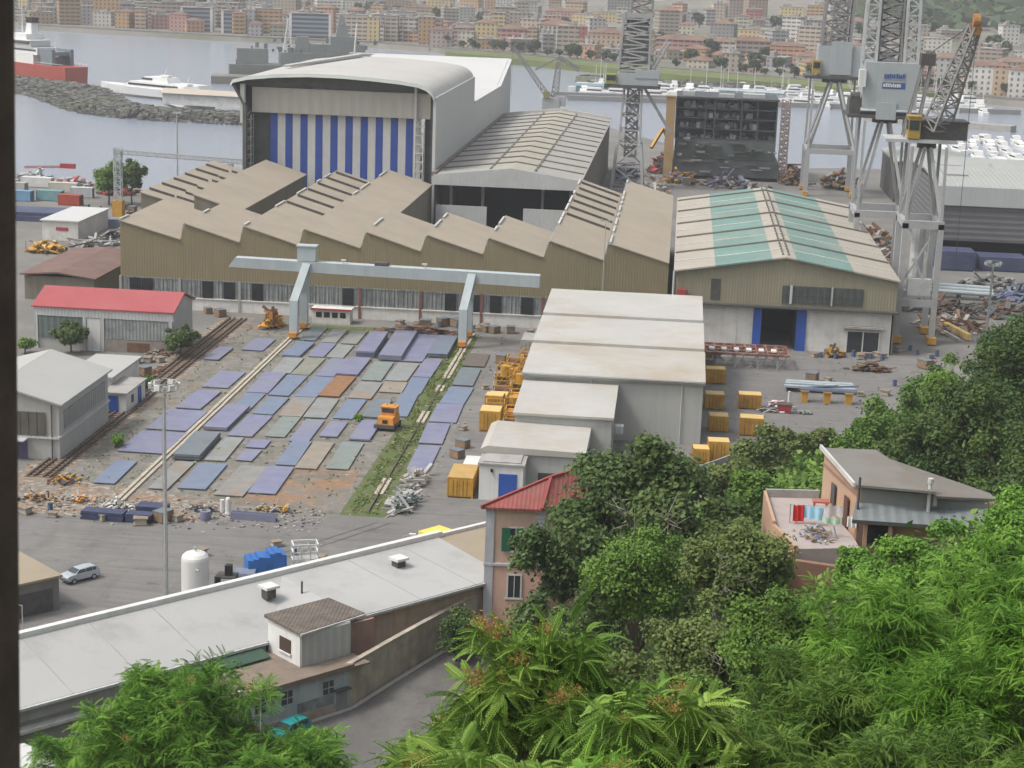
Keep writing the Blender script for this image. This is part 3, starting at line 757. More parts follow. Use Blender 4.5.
# red lattice section, pale sections on yellow trestles, bits on the right yard
RL = M('red_primer_steel', (.20, .075, .05), .8, .25, .8, dirt=(.42, .38, .33), dirt_amt=.6, dirt_scale=.5)
t = thing('lattice_section', 'rusty red lattice section resting on legs before the open blue-doored hall', 'steel section', (14, 318, 0), R(1))
top = MB()
for y in (-4, -1.3, 1.3, 4): top.bar((-7.6, y, 2.6), (7.4, y, 2.6), .4)
for k in range(9): top.bar((-7.4 + k * 1.85, -4, 2.6), (-7.4 + k * 1.85, 4, 2.6), .32)
for k in range(8): top.bar((-7.4 + k * 1.85, -4, 2.7), (-5.55 + k * 1.85, 4, 2.7), .14)
part('deck_frame', top, RL, t)
for x in (-6, -2, 2, 5.5):
    for y in (-3.8, 3.8): part('leg', MB().bar((x, y, 0), (x, y, 2.45), .28).bar((x, y, .3), (x + 1.6, y, 2.4), .16), STEELGREY, t)
pd = MB()
for k in range(6): pd.box(-6.6 + k * 2.2, -5.7 + k * 2.2, -2.6, -.6, 2.82, 3.1)
part('white_pads', pd, WHITE, t)
GRP = M('pale_blue_grey_section', (.34, .39, .41), .5, .12, .4, dirt=(.2, .21, .2), dirt_amt=.4)
t = thing('hull_section', 'long pale blue-grey steel section lying behind the yellow trestles', 'steel section', (26, 299.5, 0), R(-1))
hb = MB()
for k, (y, z) in enumerate([(-1.6, 1.1), (-.6, 1.35), (.4, 1.4), (1.4, 1.3)]): hb.box(-6 + k * .15, 5.8 - k * .1, y, y + .9, z - .35, z)
part('plating', hb, GRP, t)
fr = MB()
for k in range(7): fr.box(-5.6 + k * 1.8, -5.4 + k * 1.8, -1.4, 2.1, .1, 1.0)
part('stiffeners', fr, STEELDARK, t)
t = thing('trestle_stack', 'blue-grey girders stacked on three yellow trestles in the right yard', 'steel section', (26.8, 291.5, 0), R(-1))
for x in (-3.9, -.2, 3.3): part('trestle', MB().box(x - .55, x + .55, -.6, .6, 0, 1.75).box(x - .7, x + .7, -.75, .75, 1.75, 1.95), YELLOW, t)
gm_ = MB().bar((-4.8, -.3, 2.15), (4.4, -.3, 2.15), .35).bar((-4.6, .4, 2.15), (4.5, .4, 2.2), .35).bar((-2.2, 1.2, 2.2), (4.9, .9, 2.9), .3).bar((-4.9, .9, 2.1), (1.5, 1.0, 2.8), .2)
part('girders', gm_, PM['blue'], t)
t = thing('waste_bin', 'dark red waste skip among pallets on the right yard', 'skip', (19.2, 283.2, 0))
part('body', MB().hexa([(-.9, -.7, .1), (.9, -.7, .1), (.9, .7, .1), (-.9, .7, .1), (-1.2, -.8, 1.4), (1.2, -.8, 1.4), (1.2, .8, 1.4), (-1.2, .8, 1.4)]), REDWHITE, t)
part('rim', MB().box(-1.27, 1.27, -.87, .87, 1.4, 1.5), STEELDARK, t)
solo('marker_post', MB().tube((0, 0, 0), (0, 0, 3.0), .22, .2, 10).lathe([(.4, 0), (.4, .15)], n=10), WHITE, 'thick white post standing behind the red skip', 'post', (20.0, 285.6, 0))
heap('scrap_heap', (16.3, 283.6, 0), 1.5, .9, .5, 30, [STEELDARK, PALEJUNK], 'flat dark pallet load left of the red skip', 'scrap heap', (1, 2.4), (.1, .3), 0, None, .1)
heap('scrap_heap', (22.6, 283.2, 0), 1.4, .9, .5, 30, [GREENGREY, PALEJUNK], 'grey-green offcuts right of the red skip', 'scrap heap', (1, 2.2), (.1, .3), 0, None, .1)
heap('scrap_heap', (18.4, 287.4, 0), 1.8, .7, .8, 30, [REDWHITE, WHITE], 'red and white pipes lying behind the red skip', 'scrap heap', (1, 2.6), (.1, .25), 0, None, .2)
heap('scrap_heap', (36, 318, 0), 4, 1.5, 1.6, 70, [RUST, STEELDARK, WOOD], 'rusty racks before the glazed shop front of the teal-roofed hall', 'scrap heap', (2, 5), (.12, .3), 0, None, .15)
heap('scrap_heap', (30.6, 327.5, 0), 2.0, .9, 2.2, 36, [YELLOW, STEELDARK], 'small yellow machine and tyres beside the right white wall', 'scrap heap', (.6, 1.6), (.3, .7), 0, None, .9)

# ------------------------------------------------------------------ pallets, drums and crates lying about
PALW = M('grey_pallet_wood', (.24, .19, .14), .9, .3, 2)
pal = thing('yard_pallet', 'weathered timber pallet lying about the shipyard', 'pallet', (0, 0, 0), 0, 'pallets lying about the yard')
for z in (0, .62): part('pallet_deck', MB().box(-.7, .7, -.55, .55, z + .10, z + .15).box(-.7, .7, -.55, -.42, z, z + .10).box(-.7, .7, .42, .55, z, z + .10), PALW, pal)
part('load', MB().box(-.55, .55, -.45, .45, .15, .62), PALEJUNK, pal)
drm = thing('oil_drum', 'dull blue oil drum standing about the shipyard', 'drum', (0, 0, 0), 0, 'oil drums standing about the yard')
part('barrel', MB().lathe([(.3, 0), (.3, .3), (.32, .32), (.3, .34), (.3, .6), (.32, .62), (.3, .64), (.3, .92)], n=14), M('drum_blue', (.05, .10, .20), .5, .2, 1.5, dirt=(.2, .11, .06), dirt_amt=.6, dirt_scale=1.2), drm)
part('lid', MB().lathe([(.28, .92), (.28, .94)], n=14), STEELDARK, drm)
crt = thing('timber_crate', 'brown timber crate left about the shipyard', 'crate', (0, 0, 0), 0, 'timber crates left about the yard')
part('box', MB().box(-.9, .9, -.7, .7, .1, 1.25), WOOD, crt)
bt = MB()
for x in (-.88, 0, .88): bt.box(x - .06, x + .06, -.74, -.7, .1, 1.28)
part('battens', bt, PALW, crt)
part('cover', MB().box(-.95, .95, -.75, .75, 1.25, 1.33), PM['slate'], crt)
ZONES = [(-100, -86, 333, 338.5, 10), (-52, -26, 333.5, 338.5, 22), (7, 9.5, 304, 330, 9), (26.5, 41, 326, 330.5, 16), (-84, -56, 206.5, 211, 14), (-99, -87, 257, 262, 7), (-98, -86, 281, 297, 10), (-30.5, -28, 232, 330, 8), (-160, -130, 452, 470, 14), (-112, -108, 380, 440, 8), (43, 52, 318, 340, 12), (22, 40, 296, 312, 6), (-56, -36, 196, 206, 4)]
seen_ = set()
for x0, x1, y0, y1, n in ZONES:
    for k in range(n):
        p = rnd.choice((pal, pal, drm, crt)); l = (rnd.uniform(x0, x1), rnd.uniform(y0, y1), .012); a = rnd.uniform(0, PI); s_ = rnd.uniform(.85, 1.3)
        if id(p) not in seen_: seen_.add(id(p)); p.location = l; p.rotation_euler = (0, 0, a)
        else: dup(p, l, a, None, None, s_)
lit = MB(); _rs = random.Random(3)
for k in range(1900):
    if _rs.random() < .45: x, y = _rs.uniform(-100, -42), _rs.gauss(213, 2.6)
    elif _rs.random() < .5: x, y = _rs.uniform(-88, -36), _rs.uniform(216, 334)
    else: x, y = _rs.choice((_rs.uniform(-37, -30), _rs.uniform(-86, -79), _rs.uniform(6, 40))), _rs.uniform(224, 332)
    if x > 0 and y < 275: continue
    s_ = _rs.uniform(.08, .34); a = _rs.uniform(0, PI); c, d = math.cos(a) * s_, math.sin(a) * s_; h = _rs.uniform(.03, .16)
    lit.k = _rs.choice((0, 0, 1, 2)); lit.hexa([(x - c, y - d, .01), (x + d * .6, y - c * .6, .01), (x + c, y + d, .01), (x - d * .6, y + c * .6, .01), (x - c, y - d, h), (x + d * .6, y - c * .6, h), (x + c, y + d, h), (x - d * .6, y + c * .6, h)])
struct('litter', lit, [PALEJUNK, RUST, STEELDARK], 'stuff')
# ------------------------------------------------------------------ saw-tooth shed behind the plate yard
BEIGE = M('beige_cladding', (.215, .182, .106), .8, .07, .12, streak=.16, ribs=0, rib_gap=.55, rib_dark=.03)
BEIGER = M('beige_roof_sheet', (.325, .28, .218), .75, .08, .15, dirt=(.255, .218, .17), dirt_amt=.5, dirt_scale=.06, ribs=1, rib_gap=1.2, rib_dark=.05)
BEIGES = M('beige_side_sheet', (.20, .18, .14), .8, .12, .2, streak=.4, ribs=1, rib_gap=.9, rib_dark=.1)
GLAZE = M('dusty_glazing', (.27, .29, .285), .4, .2, .35, dirt=(.09, .10, .10), dirt_amt=.7, dirt_scale=.4, ribs=0, rib_gap=.62, rib_dark=.55)
LIMEWALL = M('limewashed_wall', (.62, .605, .58), .85, .1, .3, dirt=(.42, .39, .35), dirt_amt=.6, dirt_scale=.35, streak=.2)
POSTRED = M('brown_red_post', (.20, .085, .075), .7, .15, .6)
PX = [-107.5, -94.6, -82.8, -70.9, -58.7, -46.9, -34.9, -23.2, -11.8]
VX = [-95.6, -83.9, -72.2, -60.1, -48.4, -36.3, -24.6, -13.1, -.6]
ZP, ZV = 17.0, 13.8
BACK = [371, 371, 436, 441, 371, 371, 371, 440, 441]
t = thing('sawtooth_shed', 'long beige shed with a nine-toothed saw roof behind the plate yard', 'industrial shed', (-54, 340, 0))
prof = [(-107.6, 6.2)]
for i in range(9): prof += [(PX[i], ZP), (VX[i], ZV)]
prof += [(-.6, 6.2)]
part('front_wall', MB().prism(prof, 340.0, 340.4, 'y'), BEIGE, t, world=True)
for i in range(9):
    p, v, b = PX[i], VX[i], BACK[i]
    r = MB()
    r.hexa([(p - .15, 339.7, ZP + .02), (v + .05, 339.7, ZV + .02), (v + .05, b, ZV + .02), (p - .15, b, ZP + .02), (p - .15, 339.7, ZP + .24), (v + .05, 339.7, ZV + .24), (v + .05, b, ZV + .24), (p - .15, b, ZP + .24)])
    ro = part('roof_slope', r, BEIGER, t, world=True)
    if i in (2, 7):                                     # long roof lights across two of the slopes
        y0 = 374 if i == 2 else 376
        for k in range(6):
            y = y0 + k * 11.0 + 1.5
            f0, f1 = .05, .97
            s = MB()
            q = [(p + (v - p) * f, ZP + (ZV - ZP) * f + .24) for f in (f0, f1)]
            s.hexa([(q[0][0], y - .3, q[0][1]), (q[1][0], y - .3, q[1][1]), (q[1][0], y + .5, q[1][1]), (q[0][0], y + .5, q[0][1]),
                    (q[0][0], y - .3, q[0][1] + .5), (q[1][0], y - .3, q[1][1] + .5), (q[1][0], y + .1, q[1][1] + .5), (q[0][0], y + .1, q[0][1] + .5)])
            part('roof_light', s, STEELDARK, ro, world=True)
    # steep glazed side between two teeth
    if i < 8:
        n = PX[i + 1]; bb = min(b, BACK[i + 1])
        s = MB(); s.hexa([(v, 340.4, ZV - .2), (v + .3, 340.4, ZV - .2), (v + .3, bb, ZV - .2), (v, bb, ZV - .2), (n - .5, 340.4, ZP - .1), (n - .2, 340.4, ZP - .1), (n - .2, bb, ZP - .1), (n - .5, bb, ZP - .1)])
        part('north_light', s, GLAZE, t, world=True)
    # white ridge flashings, broken along the ridge
    y = 340
    while y < b - 2:
        l = rnd.uniform(4, 12)
        if rnd.random() < .6: part('ridge_flashing', MB().box(p - .3, p + .12, y, min(b, y + l), ZP + .24, ZP + .5), OFFWHITE, ro, world=True)
        y += l + rnd.uniform(1, 5)
# walls that show between the long and the short teeth
w = MB().box(-107.6, -107.3, 340.4, 371, 0, 13.8).prism([(-107.5, 0), (-107.5, 16.9), (-95.7, 13.7), (-94.6, 16.9), (-84, 13.7), (-84, 0)], 370.6, 371.0, 'y')
w.box(-72.5, -72.1, 371, 435.6, 0, 13.7).box(-82.9, -82.5, 371, 435.6, 0, 16.8).box(-60.5, -60.2, 371, 441, 0, 13.7)
w.prism([(-58.7, 0), (-58.7, 16.9), (-48.5, 13.7), (-46.9, 16.9), (-36.4, 13.7), (-34.9, 16.9), (-24.7, 13.7), (-24.7, 0)], 370.6, 371.0, 'y')
w.box(-23.4, -23.1, 371, 440, 0, 16.8).box(-.95, -.65, 340.4, 441, 0, 13.7)
w.prism([(-82.7, 0), (-82.7, 16.9), (-72.3, 13.7), (-70.8, 16.9), (-60.2, 13.7), (-60.2, 0)], 435.6, 436, 'y').prism([(-23.1, 0), (-23.1, 16.9), (-13.1, 13.7), (-11.8, 16.9), (-.8, 13.7), (-.8, 0)], 439.6, 440, 'y')
part('inner_wall', w, BEIGES, t, world=True)
bays = [-107.6 + 11.9 * k for k in range(10)]
for k in range(9):
    x0, x1 = bays[k] + .25, bays[k + 1] - .25
    g = MB().box(x0, x1, 340.15, 340.3, 2.5, 6.2)
    for q in range(int((x1 - x0) / .9)): g.box(x0 + q * .9, x0 + q * .9 + .1, 340.02, 340.15, 2.5, 6.2)
    g.box(x0, x1, 340.0, 340.15, 5.95, 6.2)
    gz = part('window_strip', g, GLAZE, t, world=True)
    for ox in [(1.6, 4.0), (4.2, 8.5), (2.2,), (8.2,), (), (9.0, 4.5), (1.4, 7.5), (), ()][k]:
        part('open_panel', MB().box(x0 + ox, x0 + ox + 2.2, 339.9, 340.0, 2.6, 5.9).box(x0 + ox, x0 + ox + 2.2, 339.85, 339.9, 4.1, 4.25), DARK, gz, world=True)
    part('pillar', MB().box(bays[k] - .25, bays[k] + .25, 339.8, 340.3, 0, 6.2), POSTRED if k > 2 else CONCRETE, t, world=True)
    part('base_wall', MB().box(x0, x1, 339.95, 340.3, 0, 2.3).box(x0, x1, 339.75, 340.3, 2.3, 2.5), LIMEWALL, t, world=True)

t = thing('site_cabin', 'small white site cabin with four dark windows and a red fascia', 'cabin', (-64.5, 335.5, 0))
part('wall', MB().box(-3.7, 3.7, -1.5, 1.5, 0, 2.7), LIMEWALL, t)
part('roof', MB().box(-3.9, 3.9, -1.7, 1.7, 2.7, 2.85), LIMEWALL, t)
part('fascia', MB().box(-3.9, 3.9, -1.78, -1.7, 2.6, 2.95), REDWHITE, t)
for k in range(4): part('window', MB().box(-2.9 + k * 1.55, -1.8 + k * 1.55, -1.56, -1.5, 1.2, 2.2), DARK, t)

# two teeth of an older shed, further back on the left
t = thing('deep_sawtooth_shed', 'pair of older beige saw-tooth roofs between the long shed and the water', 'industrial shed', (-103, 376, 0))
for (p, v, y0, y1, zz) in [(-114.8, -103.0, 378, 440, 0.4), (-102.0, -92.0, 374, 442, 1.0)]:
    fw_ = MB().prism([(p, 0), (p, ZP + zz), (v, ZV + zz), (v, 0)], y0, y0 + .4, 'y')
    part('front_wall', fw_, BEIGES, t, world=True)
    r = MB().hexa([(p - .2, y0 - .3, ZP + zz), (v + .2, y0 - .3, ZV + zz), (v + .2, y1, ZV + zz), (p - .2, y1, ZP + zz), (p - .2, y0 - .3, ZP + zz + .25), (v + .2, y0 - .3, ZV + zz + .25), (v + .2, y1, ZV + zz + .25), (p - .2, y1, ZP + zz + .25)])
    ro = part('roof_slope', r, BEIGER, t, world=True)
    part('side_wall', MB().box(v - .3, v, y0 + .4, y1, 0, ZV + zz - .05).box(p, p + .3, y0 + .4, y1, 0, ZP + zz - .1), BEIGES, t, world=True)
    if p < -110:
        for k in range(6):
            y = 383 + k * 9.5
            for f0, f1 in ((.04, .5), (.54, .97)):
                q = [(p + (v - p) * f, ZP + zz + (ZV - ZP) * f + .25) for f in (f0, f1)]; yy = y + (0 if f0 < .2 else rnd.uniform(-2, 2))
                s = MB().hexa([(q[0][0], yy - .3, q[0][1]), (q[1][0], yy - .3, q[1][1]), (q[1][0], yy + .4, q[1][1]), (q[0][0], yy + .4, q[0][1]),
                               (q[0][0], yy - .3, q[0][1] + .5), (q[1][0], yy - .3, q[1][1] + .5), (q[1][0], yy + .1, q[1][1] + .5), (q[0][0], yy + .1, q[0][1] + .5)])
                part('roof_light', s, STEELDARK, ro, world=True)

# ------------------------------------------------------------------ gable hall with striped roof seams
GROOF = M('gable_roof_sheet', (.31, .30, .275), .7, .07, .12, dirt=(.27, .25, .22), dirt_amt=.4, dirt_scale=.07, ribs=1, rib_gap=1.0, rib_dark=.06)
GRIDGE = M('yellowed_ridge_sheet', (.335, .315, .255), .7, .08, .15, dirt=(.31, .30, .27), dirt_amt=.6, dirt_scale=.1, ribs=1, rib_gap=1.0, rib_dark=.06)
SEAM = M('roof_seam', (.155, .145, .13), .8, .2, .5)
t = thing('gable_hall', 'grey gable-roofed hall with dark cross seams and an open dark front', 'industrial hall', (-41, 438, 0))
XL, XR, XA, YA, YB, ZE, ZA = -58.6, -23.5, -40.2, 437.2, 612, 17.0, 19.3


def slope_z(x): return ZE + (ZA - ZE) * ((x - XL) / (XA - XL) if x < XA else (XR - x) / (XR - XA))


for a, b, m in ((XL - .6, -45.6, GROOF), (-45.6, -34.6, GRIDGE), (-34.6, XR + .6, GROOF)):
    xs_ = [a, XA, b] if a < XA < b else [a, b]
    top = [(x, slope_z(x)) for x in xs_]; bot = [(x, slope_z(x) - .3) for x in reversed(xs_)]
    part('roof', MB().prism(top + bot, YA, YB, 'y'), m, t, world=True)
for k in range(12):
    y = 451 + k * 13.6
    s = MB()
    for a, b in ((XL - .3, XA), (XA, XR + .3)):
        s.hexa([(a, y, slope_z(a)), (b, y, slope_z(b)), (b, y + .9, slope_z(b)), (a, y + .9, slope_z(a)), (a, y, slope_z(a) + .28), (b, y, slope_z(b) + .28), (b, y + .9, slope_z(b) + .28), (a, y + .9, slope_z(a) + .28)])
    part('roof_seam', s, SEAM, t, world=True)
for x in (-45.6, -34.6):
    y = 440
    while y < 610: part('roof_seam', MB().box(x - .2, x + .2, y, y + 4, slope_z(x), slope_z(x) + .3), SEAM, t, world=True); y += 6.6
part('end_cap', MB().prism([(XL - .6, slope_z(XL - .6)), (XA, ZA), (XR + .6, slope_z(XR + .6)), (XR + .6, slope_z(XR + .6) + .9), (XA, ZA + .9), (XL - .6, slope_z(XL - .6) + .9)], YB, YB + .8, 'y'), OFFWHITE, t, world=True)
part('fascia', MB().prism([(XL - .7, 14.6), (XL - .7, slope_z(XL - .7) + .12), (XA, ZA + .12), (XR + .7, slope_z(XR + .7) + .12), (XR + .7, 14.6)], YA - .35, YA - .05, 'y'), GREYSHEET, t, world=True)
part('side_wall', MB().box(XR - .3, XR, YA, YB, 0, 16.6).box(XL, XL + .3, YA + 12, YB, 0, 16.6), M('brown_grey_cladding', (.16, .145, .125), .85, .15, .3, streak=.4, ribs=1, rib_gap=1.2, rib_dark=.2), t, world=True)
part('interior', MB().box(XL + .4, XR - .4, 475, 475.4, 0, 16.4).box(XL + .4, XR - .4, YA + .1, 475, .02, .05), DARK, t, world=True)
for x in (-56, -48, -33, -26): part('column', MB().box(x - .35, x + .35, 446, 446.8, 0, 14.6), STEELGREY, t, world=True)
part('front_panel', MB().box(XL, -46, 437.4, 437.8, 0, 9.6), GREYSHEET, t, world=True)
part('front_panel', MB().box(-37, XR, 437.4, 437.8, 0, 9.6), GREYSHEET, t, world=True)

# ------------------------------------------------------------------ big covered slipway hall with the blue and white doors
HW = M('hall_white_cladding', (.50, .51, .50), .6, .05, .08, streak=.18, ribs=1, rib_gap=1.2, rib_dark=.05)
HR = M('hall_roof', (.43, .42, .40), .6, .06, .06, dirt=(.30, .285, .26), dirt_amt=.3, dirt_scale=.05)
HRW = M('hall_white_roof', (.49, .49, .485), .6, .04, .08)
HEADER = M('hall_header_panels', (.44, .42, .38), .75, .06, .12, streak=.12, ribs=0, rib_gap=2.6, rib_dark=.04)
HRIM = M('hall_rim', (.47, .51, .48), .5, .08, .2)
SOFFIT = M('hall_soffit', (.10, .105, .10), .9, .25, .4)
DBLUE = M('door_blue', (.032, .08, .36), .5, .12, .3, streak=.25)
DWHITE = M('door_white', (.62, .62, .60), .6, .08, .3, streak=.25)
t = thing('slipway_hall', 'huge white curved-roof hall with blue and white striped doors', 'shipyard hall', (-85, 443, 0))
roofprof = [(-111.2, 36.6), (-110.6, 37.6), (-107, 38.5), (-100, 39.3), (-92, 39.75), (-84, 39.75), (-76, 39.4), (-69, 38.9), (-64.4, 38.3), (-62.4, 37.6), (-61, 36.5), (-60.2, 35.0)]
rr = [[(x, 442.6, z) for x, z in roofprof], [(x, 526, z) for x, z in roofprof]]
mb = MB().sheet(rr); mb.sheet([[(x, y, z - .6) for x, y, z in r] for r in rr]); mb.sm = True
part('roof', mb, HR, t, world=True)
rim = MB()
for (a, b) in zip(roofprof[:-1], roofprof[1:]):
    rim.hexa([(a[0], 441.7, a[1] - .75), (b[0], 441.7, b[1] - .75), (b[0], 442.6, b[1] - .6), (a[0], 442.6, a[1] - .6), (a[0], 441.9, a[1] + .12), (b[0], 441.9, b[1] + .12), (b[0], 442.7, b[1] + .05), (a[0], 442.7, a[1] + .05)])
part('roof_rim', rim, HRIM, t, world=True)
rwp = [(443, 0), (443, 32), (443.2, 35.2), (526, 35.2), (526, 27.4), (601, 26.9), (637, 33.6), (637, 0)]
part('right_wall', MB().prism(rwp, -60.6, -59.9, 'x'), HW, t, world=True)
part('notch_wall', MB().prism([(-60.7, 26), (-60.7, 35), (-62.4, 37.4), (-69, 38.4), (-84, 39.2), (-100, 38.8), (-109.5, 36.8), (-109.5, 26)], 525.4, 526.0, 'y'), HW, t, world=True)
part('low_roof', MB().prism([(526, 26.6), (526, 27.2), (600, 26.9), (600, 26.2)], -109.5, -60.6, 'x'), HRW, t, world=True)
part('rear_roof', MB().prism([(600, 26.2), (600, 26.9), (636.5, 33.9), (648, 34.0), (648, 26.2)], -109.5, -61.2, 'x'), HRW, t, world=True)
part('parapet', MB().prism([(526.1, 27.4), (526.1, 28.1), (601, 27.6), (637, 34.4), (637, 33.6), (601, 26.9)], -60.9, -59.7, 'x'), HRW, t, world=True)
lw = MB().prism([(-108.2, 0), (-107.4, 0), (-107.4, 31), (-110.4, 36.5), (-111.1, 36.5), (-108.3, 31.5)], 442.7, 526, 'y').box(-108, -107.4, 526, 637, 0, 26.5)
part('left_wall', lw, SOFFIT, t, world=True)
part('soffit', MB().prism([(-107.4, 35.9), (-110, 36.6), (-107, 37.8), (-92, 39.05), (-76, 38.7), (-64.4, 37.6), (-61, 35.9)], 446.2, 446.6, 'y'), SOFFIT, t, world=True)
part('header', MB().box(-106.6, -61.6, 445.6, 446.2, 29.6, 35.8), HEADER, t, world=True)
part('front_post', MB().box(-109.0, -107.9, 443, 444.4, 27, 36.6), HRIM, t, world=True)
part('front_post', MB().box(-65.6, -64.9, 444.6, 445.4, 12, 37.4), GREYSHEET, t, world=True)
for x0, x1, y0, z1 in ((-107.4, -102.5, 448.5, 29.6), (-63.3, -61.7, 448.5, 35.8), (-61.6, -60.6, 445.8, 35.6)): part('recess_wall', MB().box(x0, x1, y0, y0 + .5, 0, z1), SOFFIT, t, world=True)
for k in range(10):
    x = -102.3 + 3.82 * k
    part('door_strip', MB().box(x, x + 1.85, 447.3, 447.7, 0, 29.6), DBLUE, t, world=True)
    part('door_strip', MB().box(x + 1.85, x + 3.82, 447.35, 447.65, 0, 29.6), DWHITE, t, world=True)
for x in (-108.6, -65.2):
    s = MB()
    for k in range(10):
        z = 8 + k * 2.2
        s.bar((x - .1, 444.0, z), (x + 2.2, 444.0, z), .14).bar((x - .1, 446.6, z), (x + 2.2, 446.6, z), .14)
        s.box(x + .1, x + 2.0, 444.2, 446.4, z - .08, z)
        s.bar((x, 444.05, z), (x + 2.1, 444.05, z + 2.2), .12)
    for xx in (x, x + 2.1):
        for yy in (444.0, 446.6): s.bar((xx, yy, 0), (xx, yy, 29), .2)
    part('stair_tower', s, M('stair_grey', (.40, .40, .39), .6, .1, .5) if x < -100 else DWHITE, t, world=True)
vb = MB()
vb.hexa([(-104, 470, 39.3), (-102.2, 470, 39.4), (-92, 522, 39.9), (-94, 522, 39.9), (-104, 470, 40.0), (-102.2, 470, 40.0), (-92, 522, 40.7), (-94, 522, 40.7)])
part('roof_vent', vb, HR, t, world=True)
part('gutter', MB().box(-59.9, -58.9, 438, 612, 16.6, 17.5), M('rust_gutter', (.19, .15, .13), .8, .2, .4), t, world=True)
part('roof_pole', MB().tube((-97, 530, 27), (-95.6, 530, 49), .45, .2, 8), WHITE, t, world=True)

# ------------------------------------------------------------------ teal and beige gable hall
TBEIGE = M('cream_roof_sheet', (.345, .315, .265), .75, .09, .12, dirt=(.31, .295, .26), dirt_amt=.4, dirt_scale=.1, ribs=1, rib_gap=1.1, rib_dark=.08)
TTEAL = M('teal_roof_sheet', (.14, .235, .21), .75, .14, .12, dirt=(.25, .27, .235), dirt_amt=.75, dirt_scale=.1, ribs=1, rib_gap=1.1, rib_dark=.08)
OLIVE = M('olive_beige_cladding', (.255, .235, .165), .8, .07, .15, streak=.25, dirt=(.22, .205, .15), dirt_amt=.4, dirt_scale=.2, ribs=0, rib_gap=.55, rib_dark=.03)
t = thing('teal_roofed_hall', 'gable hall with a faded teal and cream roof and open blue doors', 'industrial hall', (21, 332, 0))
TX = [.4, 8.6, 17.8, 20.9, 23.2, 32.6, 42.0]; ta = 20.9


def tz(x): return 14.1 + 3.5 * ((x - .4) / 20.5 if x < ta else (42.0 - x) / 21.1)


for a, b, m in ((.4, 8.0, TBEIGE), (8.0, 18.4, TTEAL), (18.4, 22.8, TBEIGE), (22.8, 33.4, TTEAL), (33.4, 42.0, TBEIGE)):
    xs_ = [a, ta, b] if a < ta < b else [a, b]
    part('roof', MB().prism([(x, tz(x)) for x in xs_] + [(x, tz(x) - .3) for x in reversed(xs_)], 331.3, 437, 'y'), m, t, world=True)
for k, y in enumerate((351, 371, 391, 411, 430)):
    for yy, hh, m in ((y, .32, SEAM), (y - 10, .12, OFFWHITE)):
        s = MB()
        for a, b in ((.6, ta), (ta, 41.8)):
            s.hexa([(a, yy, tz(a)), (b, yy, tz(b)), (b, yy + .55, tz(b)), (a, yy + .55, tz(a)), (a, yy, tz(a) + hh), (b, yy, tz(b) + hh), (b, yy + .55, tz(b) + hh), (a, yy + .55, tz(a) + hh)])
        part('roof_seam', s, m, t, world=True)
for x in (ta - .5, ta + .6):
    y = 334
    while y < 434: part('ridge_vent', MB().box(x - .16, x + .16, y, y + 1.0, tz(x), tz(x) + .35), SEAM, t, world=True); y += 3.3
part('gable_wall', MB().prism([(.9, 8.3), (.9, tz(.9) - .32), (ta, tz(ta) - .32), (41.6, tz(41.6) - .32), (41.6, 8.3)], 332.0, 332.4, 'y'), OLIVE, t, world=True)
gw = MB().box(20.6, 35.4, 331.85, 332.0, 8.9, 12.2)
for k in range(13): gw.box(20.6 + k * 1.22, 20.7 + k * 1.22, 331.76, 331.85, 8.9, 12.2)
gw.box(20.6, 35.4, 331.76, 331.85, 10.4, 10.55)
part('window_band', gw, M('grey_green_glazing', (.085, .095, .09), .3, .25, .5, ribs=0, rib_gap=1.22, rib_dark=.2), t, world=True)
for x0, x1 in ((22.0, 22.5), (29.6, 29.9)): part('window_mullion', MB().box(x0, x1, 331.7, 331.76, 8.8, 12.3), GREYSHEET, t, world=True)
part('vent_panel', MB().box(7.4, 9.2, 331.9, 332.0, 8.9, 12.8), STEELDARK, t, world=True)
part('canopy', MB().box(.9, 42, 330.6, 332.4, 7.95, 8.3), STEELDARK, t, world=True)
part('side_wall', MB().box(41.3, 41.6, 332.4, 437, 0, 14.0).box(.9, 1.2, 332.4, 437, 0, 14.0), M('tan_side_cladding', (.235, .195, .145), .85, .1, .3, streak=.4, ribs=1, rib_gap=1.0, rib_dark=.1), t, world=True)
part('front_wall', MB().box(.9, 15.6, 332.0, 332.5, 0, 7.95), LIMEWALL, t, world=True)
part('front_wall', MB().box(25.4, 41.0, 332.0, 332.5, 0, 7.95), LIMEWALL, t, world=True)
part('patched_panel', MB().box(9.5, 12.6, 331.9, 332.0, .6, 6.6), LIMEWALL, t, world=True)
for x0, x1 in ((15.6, 17.1), (23.6, 25.4)): part('door', MB().box(x0, x1, 331.7, 332.3, 0, 7.9), BLUE, t, world=True)
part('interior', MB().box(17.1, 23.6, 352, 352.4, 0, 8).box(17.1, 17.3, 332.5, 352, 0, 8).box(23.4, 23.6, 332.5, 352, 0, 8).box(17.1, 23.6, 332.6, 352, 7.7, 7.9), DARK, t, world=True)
sh = part('shop_window', MB().box(33.2, 39.0, 331.9, 332.0, .2, 4.2), GLASS, t, world=True)
fr = MB()
for x in (33.0, 36.0, 39.0): fr.box(x - .12, x + .12, 331.75, 331.9, 0, 4.3)
fr.box(32.8, 39.2, 331.75, 331.9, 4.2, 4.45)
part('window_frame', fr, WHITE, sh, world=True)
part('awning', MB().box(32.2, 39.6, 330.8, 332.0, 4.9, 5.3), CONCRETE, t, world=True)
part('downpipe', MB().tube((.5, 331.2, 4), (.5, 331.2, 14), .22, n=8), OFFWHITE, t, world=True)
part('cable_box', MB().box(1.2, 2.9, 330.9, 332.0, 8.4, 10.6), REDWHITE, t, world=True)
